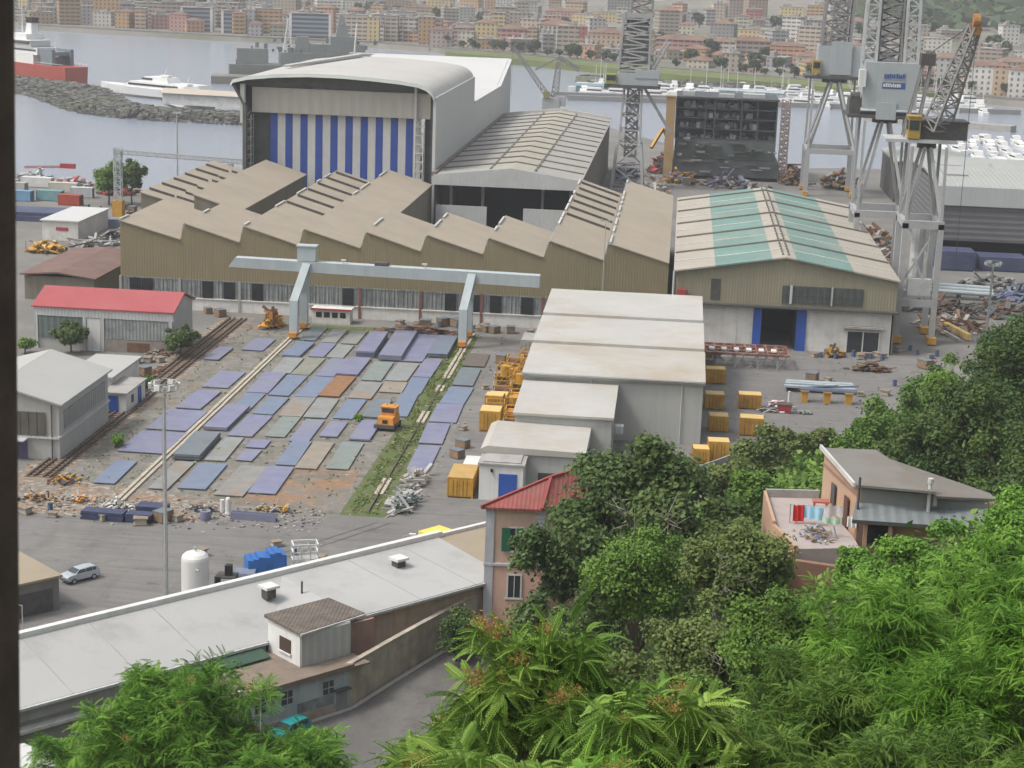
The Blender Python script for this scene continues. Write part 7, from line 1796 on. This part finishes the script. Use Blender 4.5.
# ------------------------------------------------------------------ leaves and trees
def leaf_mat(name, dark, mid, light, trans=.24):
    t = NT(name)
    at = t.n.new('ShaderNodeAttribute'); at.attribute_name = 'tone'
    cr = t.n.new('ShaderNodeValToRGB'); e = cr.color_ramp.elements
    e[0].color = (*dark, 1); e[0].position = .1; e[1].color = (*light, 1); e[1].position = .92
    m = e.new(.5); m.color = (*mid, 1)
    t.link(at.outputs['Fac'], cr.inputs[0])
    t.b.inputs['Roughness'].default_value = .55; t.b.inputs['Specular IOR Level'].default_value = .22
    t.link(cr.outputs[0], t.b.inputs['Base Color'])
    tr = t.n.new('ShaderNodeBsdfTranslucent'); t.link(cr.outputs[0], tr.inputs['Color'])
    mx = t.n.new('ShaderNodeMixShader'); mx.inputs[0].default_value = trans
    t.link(t.b.outputs[0], mx.inputs[1]); t.link(tr.outputs[0], mx.inputs[2])
    t.link(mx.outputs[0], t.n['Material Output'].inputs['Surface'])
    return t.mat


TWIG = M('dead_twig_bark', (.27, .24, .21), .95, .2, 3)
BARK = M('tree_bark', (.13, .105, .085), .95, .25, 2)
LF = {
    'dark': leaf_mat('leaf_dark_green', (.040, .074, .022), (.076, .125, .035), (.130, .19, .054)),
    'deep': leaf_mat('leaf_deep_green', (.027, .055, .014), (.054, .098, .021), (.108, .165, .034)),
    'mid': leaf_mat('leaf_mid_green', (.052, .108, .019), (.105, .195, .031), (.18, .285, .05)),
    'olive': leaf_mat('leaf_olive', (.066, .096, .030), (.122, .165, .046), (.19, .235, .068)),
    'bright': leaf_mat('leaf_bright_green', (.068, .165, .018), (.125, .265, .031), (.215, .38, .055)),
    'ail': leaf_mat('leaf_pinnate_green', (.078, .155, .023), (.150, .265, .040), (.28, .40, .080)),
    'far': leaf_mat('leaf_far_green', (.03, .055, .02), (.05, .08, .028), (.075, .11, .035)),
}


def quads_mesh(name, V, F, tone, mat):
    """V (N,3) float, F (M,4) int, tone (M,)"""
    me = bpy.data.meshes.new(name)
    me.vertices.add(len(V)); me.vertices.foreach_set('co', np.ascontiguousarray(V, dtype=np.float32).ravel())
    m = len(F)
    me.loops.add(m * 4); me.loops.foreach_set('vertex_index', np.ascontiguousarray(F, dtype=np.int32).ravel())
    me.polygons.add(m); me.polygons.foreach_set('loop_start', np.arange(0, m * 4, 4, dtype=np.int32))
    a = me.attributes.new('tone', 'FLOAT', 'FACE'); a.data.foreach_set('value', np.ascontiguousarray(tone, dtype=np.float32))
    me.materials.append(mat); me.update(calc_edges=True)
    return me


def unit(v): return v / np.maximum(1e-9, np.linalg.norm(v, axis=1, keepdims=True))


def rand_dir(rs, n): return unit(rs.normal(size=(n, 3)))


def blobs(rs, R_, nb, rz=.8):
    """clump centres and radii of a crown of radius R_ centred on the origin"""
    out = []
    for i in range(nb):
        d = rs.normal(size=3); d /= np.linalg.norm(d)
        d[2] = d[2] * .8 + .12
        f = rs.uniform(.35, .98) if i else 0
        out.append((d * R_ * f * np.array([1, 1, rz]), R_ * max(.13, (.50 - .30 * f) * rs.uniform(.65, 1.25))))
    return out


def shell_points(rs, bl, n, squash=.8):
    w = np.array([b[1] ** 2 for b in bl]); w /= w.sum()
    idx = rs.choice(len(bl), n, p=w)
    c = np.array([b[0] for b in bl])[idx]; r = np.array([b[1] for b in bl])[idx]
    d = rand_dir(rs, n); d[:, 2] = np.where(d[:, 2] < -.65, -d[:, 2], d[:, 2])
    p = c + d * (r * np.where(rs.uniform(size=n) < .1, rs.uniform(1.0, 1.45, n), rs.uniform(.45, 1.06, n)))[:, None] * np.array([1, 1, squash])
    return p, d, idx


def leaf_crown(name, seed, R_, nb, n, size, mat, rz=.8, elong=1.7):
    rs = np.random.RandomState(seed)
    bl = blobs(rs, R_, nb, rz)
    p, d, idx = shell_points(rs, bl, n)
    nrm = unit(d * .7 + np.array([0, 0, .55]) + rs.normal(size=(n, 3)) * .55)
    ax = unit(np.cross(nrm, rs.normal(size=(n, 3)))); sd_ = np.cross(nrm, ax)
    s = size * rs.uniform(.6, 1.35, n)[:, None]
    L = ax * s * elong * .5; Wd = sd_ * s * .5
    V = np.stack([p - L, p + Wd - nrm * s * .12, p + L - nrm * s * .25, p - Wd - nrm * s * .12], 1).reshape(-1, 3)
    F = np.arange(n * 4).reshape(n, 4)
    bt = rs.uniform(.15, .85, len(bl))
    tone = np.clip(bt[idx] * .6 + rs.uniform(0, .4, n) + .0, 0, 1)
    return quads_mesh(name, V, F, tone, mat), bl


def frond_template(L, pairs, lw, ll, droop):
    V = []; F = []
    for k in range(pairs):
        f = (k + .8) / pairs; x = L * f; z = -droop * L * f * f
        tap = 1 - .45 * abs(f - .4) * 1.5
        for s in (-1, 1):
            o = len(V); q = ll * tap
            V += [(x, 0, z), (x + q * .38, s * q * .5 - s * 0, z - q * .02 + lw * .25), (x + q * .42, s * q, z - q * .22), (x + q * .02 - lw * .25, s * q * .5, z - q * .05)]
            F.append((o, o + 1, o + 2, o + 3))
    o = len(V); q = ll * .7
    V += [(L, 0, -droop * L), (L + q * .5, lw * .5, -droop * L - q * .1), (L + q, 0, -droop * L - q * .3), (L + q * .5, -lw * .5, -droop * L - q * .1)]; F.append((o, o + 1, o + 2, o + 3))
    o = len(V); w = .012 * L + .004
    for j in range(3):
        f0, f1 = j / 3, (j + 1) / 3
        V += [(L * f0, -w, -droop * L * f0 * f0), (L * f1, -w, -droop * L * f1 * f1), (L * f1, w, -droop * L * f1 * f1), (L * f0, w, -droop * L * f0 * f0)]
        F.append((o + j * 4, o + j * 4 + 1, o + j * 4 + 2, o + j * 4 + 3))
    return np.array(V), np.array(F)


def frond_crown(name, seed, R_, nb, ntw, per, L, pairs, lw, ll, droop, mat, rz=.75, spread=.8, spray=1.0):
    rs = np.random.RandomState(seed)
    bl = blobs(rs, R_, nb, rz)
    p, d, idx = shell_points(rs, bl, ntw)
    tv, tf = frond_template(L, pairs, lw, ll, droop)
    n = ntw * per
    tw = np.repeat(np.arange(ntw), per)
    axis = unit(d * .75 + np.array([0, 0, .75]) + rs.normal(size=(ntw, 3)) * .42)[tw]
    # fronds sit alternately along a short twig that reaches outwards, each spray lying in one plane
    j = np.tile(np.arange(per), ntw); f = (j + rs.uniform(-.3, .3, n)) / per
    td = unit(d * np.array([1, 1, .35]) + rs.normal(size=(ntw, 3)) * .35)[tw]
    pn = unit(np.array([0, 0, 1.]) + d * .35 + rs.normal(size=(ntw, 3)) * .28)[tw]
    side = unit(np.cross(pn, td)) * np.where(j % 2, 1., -1.)[:, None]
    an = R(68) * (1 - .75 * f) + rs.normal(size=n) * .22
    out = unit(td * np.cos(an)[:, None] + side * np.sin(an)[:, None] + rs.normal(size=(n, 3)) * .14)
    up = unit(pn + rs.normal(size=(n, 3)) * .22)
    lat = unit(np.cross(up, out)); up = np.cross(out, lat)
    base = p[tw] + td * ((f - .35) * L * spray)[:, None]
    sc = rs.uniform(.65, 1.2, n)[:, None, None]
    V = (base[:, None, :] + sc * (tv[None, :, 0:1] * out[:, None, :] + tv[None, :, 1:2] * lat[:, None, :] + tv[None, :, 2:3] * up[:, None, :])).reshape(-1, 3)
    F = (tf[None] + (np.arange(n) * len(tv))[:, None, None]).reshape(-1, 4)
    bt = rs.uniform(.1, .8, len(bl)); tt = rs.uniform(-.28, .32, ntw)
    tone = np.clip(np.repeat(bt[idx][tw] * .55 + .2 + tt[tw] + rs.uniform(-.1, .1, n), len(tf)) + rs.uniform(-.06, .06, n * len(tf)), 0, 1)
    return quads_mesh(name, V, F, tone, mat), bl, p


def trunk_parts(t, base_z, bl, c, r0, rs):
    """tapered trunk and a limb to each clump; local frame of the tree (foot at the origin, crown centre at c)"""
    tr = MB()
    fork = Vector((c[0] * .5, c[1] * .5, c[2] * .55))
    p = Vector((0, 0, -.6)); r = r0
    n = 5
    for i in range(n):
        q = Vector((0, 0, 0)).lerp(fork, (i + 1) / n) + Vector((rs.uniform(-.1, .1) * r0 * 2, rs.uniform(-.1, .1) * r0 * 2, 0)); r1 = r0 * (1 - .09 * (i + 1))
        tr.tube(p, q, r, r1, 8, cap=False); p, r = q, r1
    part('trunk', tr, BARK, t)
    lm = MB()
    for b, br in bl:
        e = Vector(c) + Vector(b); m = p.lerp(e, .5) + Vector((rs.uniform(-.4, .4), rs.uniform(-.4, .4), rs.uniform(-.2, .5))) * br * .5
        lm.tube(p, m, r * .34, r * .2, 6, cap=False).tube(m, e, r * .2, r * .05, 5, cap=False)
        for k in range(3):
            dd = Vector(rs.normal(size=3)); dd.normalize(); dd.z = abs(dd.z)
            lm.tube(m.lerp(e, .5), e + dd * br * .85, r * .16, r * .04, 4, cap=False)
    part('limbs', lm, BARK, t)


def put_crown(me, t, c, nm='crown'):
    o = bpy.data.objects.new(nm, me); COL.objects.link(o); o.parent = t; o.location = c
    return o


def tree(name, label, x, y, top, R_, kind, seed, n, size, nb=16, rz=.8, z=None, group=None, elong=1.7, lean=(0, 0), r0=None):
    z = max(0, hill_h(x, y)) if z is None else z
    t = thing(name, label, 'tree' if R_ > 2 else 'bush', (x, y, z), 0, group)
    n = int(n * 2.1); size *= .66; nb = int(nb * 1.45)
    me, bl = leaf_crown(name + '_leaves', seed, R_, nb, n, size, LF[kind], rz, elong)
    c = (lean[0], lean[1], max(R_ * .55, top - z - R_ * rz * 1.02))
    put_crown(me, t, c)
    trunk_parts(t, z, bl, c, r0 or R_ * .045 + .06, np.random.RandomState(seed + 1))
    if 'twigs' in label or seed in (300, 303, 307, 311):
        r_ = np.random.RandomState(seed + 9); tw = MB()
        for k in range(7):
            a = Vector((r_.uniform(-.3, .5) * R_, -R_ * r_.uniform(.5, .8), r_.uniform(-.5, .2) * R_ * rz)); d = Vector((r_.uniform(-.5, .5), -.45, r_.uniform(.5, 1))).normalized() * R_ * r_.uniform(.35, .6)
            tw.tube(a, a + d, .012 * R_, .006 * R_, 5, cap=False)
            for q in range(4):
                s0 = a + d * r_.uniform(.3, .9); e_ = Vector(r_.normal(size=3)).normalized() * R_ * .2 + d * .25; tw.tube(s0, s0 + e_, .006 * R_, .003 * R_, 4, cap=False)
        part('bare_twigs', tw.shift(c), TWIG, t)
    return t, bl


SEED = leaf_mat('seed_orange', (.24, .11, .04), (.38, .20, .06), (.48, .32, .11), .25)


def seed_mesh(seed):
    rs = np.random.RandomState(seed); n = 150
    p = rs.normal(size=(n, 3)) * np.array([.13, .13, .1]); nn = rand_dir(rs, n); a = unit(np.cross(nn, rs.normal(size=(n, 3)))); b = np.cross(nn, a)
    V = np.stack([p - a * .035, p + b * .014, p + a * .035, p - b * .014], 1).reshape(-1, 3)
    return quads_mesh('seed_cluster', V, np.arange(n * 4).reshape(n, 4), rs.uniform(0, 1, n), SEED)


SEEDS = [seed_mesh(s) for s in range(4)]


def frond_tree(name, label, x, y, top, R_, kind, seed, ntw, per, L, pairs, lw, ll, droop, nb=14, rz=.75, z=None, seeds=0, group=None, spread=.8):
    z = max(0, hill_h(x, y)) if z is None else z
    t = thing(name, label, 'tree', (x, y, z), 0, group)
    me, bl, p = frond_crown(name + '_leaves', seed, R_, nb, ntw, per, L, pairs, lw, ll, droop, LF[kind], rz, spread)
    c = (0, 0, max(R_ * .5, top - z - R_ * rz * 1.05))
    put_crown(me, t, c)
    trunk_parts(t, z, bl, c, R_ * .035 + .05, np.random.RandomState(seed + 1))
    if seeds:
        rs = np.random.RandomState(seed + 2)
        near = [i for i in range(len(p)) if p[i][2] > R_ * .05 and p[i][1] < R_ * .2 and np.linalg.norm(p[i]) > R_ * .6]
        for i in rs.choice(near, min(seeds, len(near)), replace=False):
            o = bpy.data.objects.new('seed_cluster', SEEDS[rs.randint(4)]); COL.objects.link(o); o.parent = t
            q = p[i] * 1.1; o.location = (c[0] + q[0], c[1] + q[1], c[2] + q[2] + .25); s = rs.uniform(.75, 1.25); o.scale = (s, s, s)
    return t


# nearest: pinnate-leaved trees on the slope under the window
GA = 'pinnate-leaved trees on the near slope'
AIL = [(-2.6, 42.0, 54.2, 2.0, 12, 'tall pinnate-leaved tree with arching fronds and orange seeds below the dark tree'),
       (.3, 38.5, 54.0, 2.1, 10, 'broad pinnate-leaved tree with orange seeds right of the arching one'),
       (-4.6, 44.5, 50.6, 2.1, 12, 'pinnate-leaved tree full of orange seeds next to the alley'),
       (-6.0, 49.0, 48.0, 1.9, 8, 'small pinnate-leaved tree with seeds overhanging the alley'),
       (-3.0, 36.0, 53.2, 1.9, 8, 'pinnate-leaved tree with orange seeds at the bottom edge, left part'),
       (-.7, 34.0, 54.4, 1.9, 6, 'bright pinnate-leaved tree at the bottom edge, centre'),
       (1.9, 41.0, 52.0, 2.2, 10, 'pinnate-leaved tree with red-brown seeds beside the bright feathery tree'),
       (-1.2, 47.0, 50.6, 2.3, 8, 'pinnate-leaved tree behind the arching one with few seeds'),
       (-4.4, 39.5, 50.6, 1.8, 8, 'low pinnate-leaved tree with seeds in the bottom left of the slope'),
       (1.4, 35.0, 52.6, 1.7, 6, 'low pinnate-leaved tree with seeds at the bottom edge, right of centre')]
for i, (x, y, top, r, sds, lab) in enumerate(AIL):
    frond_tree('pinnate_tree', lab, x, y, top, r, 'ail' if i != 5 else 'bright', 100 + i, 300, 7, .70, 13, .05, .13, .55, 22, 1.05, None, sds, GA, .95)
GB = 'feathery trees on the right slope'
ROB = [(6.6, 47.0, 54.5, 2.7, 'bright feathery tree in front of the peach house'), (10.2, 50.0, 54.9, 2.6, 'bright feathery tree at the right border'),
       (4.4, 44.0, 53.2, 2.1, 'feathery tree below the brick wall'), (8.2, 43.5, 54.6, 2.3, 'dense feathery tree in the lower right corner'),
       (5.4, 38.5, 53.4, 2.2, 'dark feathery tree at the bottom right'), (3.3, 39.0, 52.6, 1.7, 'feathery tree between seeds and lower right corner'), (7.6, 37.5, 54.0, 2.0, 'feathery tree filling the bottom right corner'),
       (9.6, 41.5, 56.0, 1.8, 'upper feathery tree close to the right border')]
for i, (x, y, top, r, lab) in enumerate(ROB):
    frond_tree('feathery_tree', lab, x, y, top, r, 'bright' if i in (0, 1, 3, 7) else 'mid', 200 + i, 1250, 6, .34, 10, .026, .052, .4, 30, 1.05, None, 0, GB, .95)
frond_tree('feathery_tree', 'large feathery tree at the bottom left in front of the long white roof', -26.6, 95, 29.8, 6.0, 'bright', 231, 3000, 6, .62, 8, .06, .12, .34, 34, .85, None, 6, None, .9)
frond_tree('feathery_tree', 'lower feathery tree left of the large one at the bottom border', -31.6, 96, 25.4, 4.4, 'bright', 232, 1700, 6, .6, 8, .06, .12, .34, 24, .85, None, 0, None, .9)
frond_tree('feathery_tree', 'lower feathery tree right of the large one beside the teal car', -20.8, 94, 27.2, 4.6, 'bright', 233, 1600, 6, .6, 8, .06, .12, .34, 24, .85, None, 0, None, .9)

# broad-leaved trees further down the slope
GC = 'broad-leaved trees on the hillside'
BT_ = [(-1.6, 150, 31.6, 7.6, 'dark', 14000, .46, 'big dark green tree before the grey storage building'), (-8.4, 158, 21.6, 4.8, 'dark', 7000, .42, 'dark tree leaning over the pink house'),
       (4.8, 148, 26.4, 5.0, 'dark', 6500, .45, 'dark tree right of the biggest one'), (-6.6, 140, 20.4, 4.8, 'dark', 6500, .42, 'dark tree in front of the pink house'), (-10.8, 150, 15.0, 3.8, 'olive', 4500, .38, 'dull olive tree at the foot of the pink house'),
       (-1.0, 120, 32.4, 4.0, 'mid', 10000, .25, 'round bright-topped tree in front of the big dark tree'), (-5.2, 118, 27.0, 3.4, 'dark', 6000, .28, 'dark rounded tree left of the bright-topped one'),
       (5.0, 108, 37.0, 3.6, 'olive', 9000, .24, 'olive green tree left of the terrace'), (3.4, 92, 37.2, 3.4, 'olive', 9000, .22, 'olive tree with bare twigs below the bright-topped tree'), (7.2, 122, 31.0, 2.8, 'mid', 5000, .28, 'slim green tree beside the terrace wall'), (8.4, 137, 26.6, 2.2, 'bright', 4000, .26, 'bright green tree pressed against the side wall of the terrace'), (15.4, 132, 22.0, 2.2, 'bright', 4500, .26, 'low bright green tree in front of the brick wall under the terrace'),
       (-2.0, 88, 35.8, 3.6, 'olive', 9000, .22, 'dull green tree behind the arching fronds'), (-6.6, 96, 29.0, 3.8, 'dark', 8000, .26, 'dark green tree above the alley'), (.6, 70, 42.0, 3.0, 'mid', 8000, .2, 'green tree behind the orange seeds'),
       (6.0, 80, 42.6, 2.9, 'mid', 8000, .2, 'green tree under the brick wall'), (11.4, 98, 32.8, 3.4, 'mid', 7500, .25, 'green tree hiding the foot of the brick wall'), (17.0, 124, 26.2, 3.0, 'bright', 6000, .28, 'bright green tree in front of the peach house wall'), (24.5, 120, 29.6, 3.8, 'bright', 8000, .26, 'bright green tree right of the peach house front'), (20.6, 118, 27.6, 3.0, 'bright', 6000, .26, 'bright green tree below the metal roof of the peach house'), (14.6, 110, 29.6, 3.0, 'bright', 6500, .24, 'bright green tree lower down the slope under the littered terrace'),
       (12.6, 216, 14.0, 4.6, 'olive', 5500, .5, 'light green tree beside the smallest yellow boxes'), (16.6, 228, 10.6, 3.4, 'olive', 4000, .45, 'light green tree next to the boundary wall'), (8.6, 205, 14.6, 3.8, 'olive', 4500, .45, 'light green tree right of the big dark tree'), (9.8, 176, 21.4, 3.4, 'mid', 4500, .4, 'green tree behind the pale terrace'),
       (20.8, 232, 10.0, 3.0, 'olive', 3500, .45, 'small light tree behind the peach roof')]
for i, (x, y, top, r, k, n, s, lab) in enumerate(BT_):
    tree('leafy_tree', lab, x, y, top, r, k, 300 + i, int(n * 1.2), s, 22, 1.2, None, GC)
GD = 'dark trees on the wooded hill at the right'
for i, (x, y, top, r, k, lab) in enumerate([(28.6, 190, 23.6, 6.0, 'deep', 'dark tree touching the peach house roof'), (35.0, 196, 29.2, 7.0, 'deep', 'tall dark tree behind the peach house'), (43.0, 205, 33.0, 7.6, 'deep', 'tallest dark tree at the right border'),
                                           (36.0, 176, 27.4, 6.6, 'deep', 'dark tree right of the peach roof'), (31.6, 232, 15.4, 6.0, 'mid', 'green tree at the left foot of the wood'), (39.0, 240, 20.6, 6.8, 'mid', 'rounded green tree at the edge of the yard'),
                                           (47.6, 246, 24.4, 7.2, 'deep', 'dark green tree beside the right floodlight mast'), (56.6, 256, 25.6, 7.4, 'mid', 'green tree under the rusty scrap'), (46.5, 218, 25.4, 6.2, 'deep', 'dark tree in the middle of the wood'), (28.6, 206, 15.0, 4.6, 'deep', 'low dark tree behind the roof of the peach house'),
                                           (34.6, 166, 24.6, 5.0, 'deep', 'dark tree close to the brown roof end'), (39.0, 164, 26.0, 6.0, 'deep', 'dark tree low at the right border'), (26.0, 226, 10.4, 4.2, 'mid', 'bush at the left end of the wood'), (51.0, 226, 30.4, 8.6, 'deep', 'massive dark crown filling the wood beside the right border'), (44.0, 222, 25.0, 7.6, 'deep', 'broad dark crown in front of the massive one'), (36.6, 214, 21.4, 6.6, 'deep', 'broad dark crown above the brown end of the peach house roof'), (60.0, 246, 29.0, 8.2, 'deep', 'high dark crown under the rusty scrap at the right border'), (36.0, 152, 26.6, 4.6, 'deep', 'dark tree right of the lower metal roof')]):
    tree('woodland_tree', lab, x, y, top, r, k, 400 + i, int(2000 + r * 1100), .44, 22, 1.05, None, GD)
# small ones in the yard and on the quay
tree('bush', 'dark bush at the foot of the retaining wall', -18.6, 161.0, 9.6, 2.9, 'dark', 501, 4200, .26, 14, 1.0, 3.8)
tree('quay_tree', 'lone green tree on the left quay beside the tower crane', -153.5, 476, 12.8, 5.8, 'mid', 502, 5500, .7, 12, .95, 0)
tree('quay_tree', 'darker tree right behind the lone green one on the left quay', -147.8, 478, 13.2, 4.6, 'dark', 503, 4500, .7, 9, 1.1, 0)
tree('bush', 'dark bush at the right corner of the red-roofed workshop', -84.0, 298.6, 6.2, 3.2, 'dark', 504, 4200, .45, 10, .95, 0)
tree('bush', 'dark bush before the door of the red-roofed workshop', -103.2, 297.6, 6.0, 3.1, 'dark', 505, 4000, .45, 10, .95, 0)
tree('bush', 'small bush by the left border before the red-roofed workshop', -110.5, 295.0, 3.0, 2.2, 'mid', 506, 1500, .4, 7, .6, 0)
tree('bush', 'round green bush in front of the long saw-tooth shed', -14.4, 336.6, 8.8, 3.1, 'mid', 507, 2600, .45, 9, .75, 0)
tree('bush', 'small green weed bush between the track and the plates', -77.2, 240.5, 2.2, 1.5, 'bright', 508, 900, .3, 6, .8, 0)
tree('bush', 'small green bush beside the flat-roofed shed', -83.6, 276, 1.6, 1.8, 'bright', 509, 800, .3, 6, .5, 0)
tree('bush', 'weed bush growing between the plates near the orange tractor', -46.3, 262.6, 1.3, .9, 'bright', 510, 300, .3, 5, .8, 0)

# undergrowth over the whole slope
rs = np.random.RandomState(77)
pts = []
while len(pts) < 90000:
    x = rs.uniform(-75, 95); y = rs.uniform(20, 330)
    if rs.uniform() > (1.0 if y < 130 else .55): continue
    if abs(math.atan2(x, y) + R(5)) > R(20): continue
    if hill_h(x, y) < .3 or (8.6 < x < 29 and 137 < y < 156): continue
    d = Vector((x, y, 0)) - LA; s_, t_ = d.dot(LU), d.dot(LN)
    if -12 < s_ < 62 and -1 < t_ < 17 and hill_h(x, y) < 6: continue
    pts.append((x, y, hill_h(x, y) + abs(rs.normal()) * .7))
P_ = np.array(pts); n = len(P_)
nrm = unit(np.array([0, 0, 1.]) + rs.normal(size=(n, 3)) * .6); ax = unit(np.cross(nrm, rs.normal(size=(n, 3)))); sd_ = np.cross(nrm, ax)
s_ = (rs.uniform(.18, .5, n) * (.4 + P_[:, 1] / 260))[:, None]
V = np.stack([P_ - ax * s_, P_ + sd_ * s_ * .6, P_ + ax * s_, P_ - sd_ * s_ * .6], 1).reshape(-1, 3)
ug = bpy.data.objects.new('undergrowth', quads_mesh('undergrowth', V, np.arange(n * 4).reshape(n, 4), rs.uniform(0, 1, n), LF['mid'])); COL.objects.link(ug); ug['kind'] = 'stuff'

# weeds between the plates
pts = []
for k in range(8200):
    if rs.uniform() < .5: x, y = rs.uniform(-39.4, -35.6), rs.uniform(217, 330)
    else: x, y = rs.uniform(-79, -37), rs.uniform(220, 331)
    if math.sin(x * 1.9 + y * .37) + math.sin(y * .71 - x) < (-.6 if x > -40 else .35): continue
    pts.append((x, y, rs.uniform(.04, .22)))
P_ = np.array(pts); n = len(P_)
nrm = unit(np.array([0, 0, .8]) + rs.normal(size=(n, 3)) * .7); ax = unit(np.cross(nrm, rs.normal(size=(n, 3)))); sd_ = np.cross(nrm, ax); s_ = rs.uniform(.1, .32, n)[:, None]
V = np.stack([P_ - ax * s_, P_ + sd_ * s_ * .5, P_ + ax * s_, P_ - sd_ * s_ * .5], 1).reshape(-1, 3)
ug = bpy.data.objects.new('weeds', quads_mesh('weeds', V, np.arange(n * 4).reshape(n, 4), rs.uniform(.2, 1, n), LF['olive'])); COL.objects.link(ug); ug['kind'] = 'stuff'

# trees of the far shore: promenade trees are things, the wooded ridge is one mass
me_far = [leaf_crown('promenade_tree_leaves', 600 + i, 5.0, 8, 420, 1.5, LF['far'], .9)[0] for i in range(3)]
def far_tree(i, x, y, s, label, group):
    z = far_h(x, y) if y > coast_y(x) else 2.5
    t = thing('promenade_tree', label, 'tree', (x, y, z), rnd.uniform(0, 6), group)
    o = put_crown(me_far[i % 3], t, (0, 0, 6.0)); t.scale = (s, s, s)
    o2 = bpy.data.objects.new('trunk', FT_TRUNK); COL.objects.link(o2); o2.parent = t


_tm = MB().tube((0, 0, -1), (0, 0, 5.5), .5, .3, 6); FT_TRUNK = _tm.mesh('promenade_trunk', BARK)
for k in range(44):
    x = -170 + k * 8.2 + rnd.uniform(-3, 3)
    if -24 < x < 30 and rnd.random() < .4: continue
    far_tree(k, x, coast_y(x) + rnd.uniform(4, 16), rnd.uniform(.55, 1.15), 'dark green tree in the row along the far promenade', 'trees along the far promenade')
for k in range(90):
    x = rnd.uniform(-560, 300); y = coast_y(x) + rnd.choice((66, 115, 160, 220, 290, 380, 470)) + rnd.uniform(-6, 6)
    far_tree(k, x, y, rnd.uniform(.9, 1.6), 'dark green tree growing between the houses of the far town', 'trees between the houses of the far town')
n = 9000
x = rs.uniform(150, 640, n); y = rs.uniform(1560, 3000, n); z = np.array([far_h(a, b) for a, b in zip(x, y)])
P_ = np.stack([x, y, z + rs.uniform(1, 9, n)], 1)
nrm = unit(np.array([0, -.3, .8]) + rs.normal(size=(n, 3)) * .5); ax = unit(np.cross(nrm, rs.normal(size=(n, 3)))); sd_ = np.cross(nrm, ax); s_ = rs.uniform(4, 9, n)[:, None]
V = np.stack([P_ - ax * s_, P_ + sd_ * s_, P_ + ax * s_, P_ - sd_ * s_], 1).reshape(-1, 3)
ug = bpy.data.objects.new('distant_wood', quads_mesh('distant_wood', V, np.arange(n * 4).reshape(n, 4), rs.uniform(0, .8, n), LF['far'])); COL.objects.link(ug); ug['kind'] = 'stuff'

# the iron post of the window the photograph looks out of
po = MB().tube((0, 0, -1.6), (0, 0, 1.6), .056, n=20)
pt = thing('window_post', 'dark rusty brown window post at the left edge, close to the viewer', 'post', (-1.1135, 2.75, 68.9), 0)
pt.rotation_euler = (0, R(1.3), 0)
part('post', po, M('dark_brown_post', (.085, .062, .054), .85, .35, 9, dirt=(.05, .055, .03), dirt_amt=.5, dirt_scale=3), pt)
part('base', MB().lathe([(.12, -1.75), (.12, -1.6), (.06, -1.55)], n=20), STEELDARK, pt)
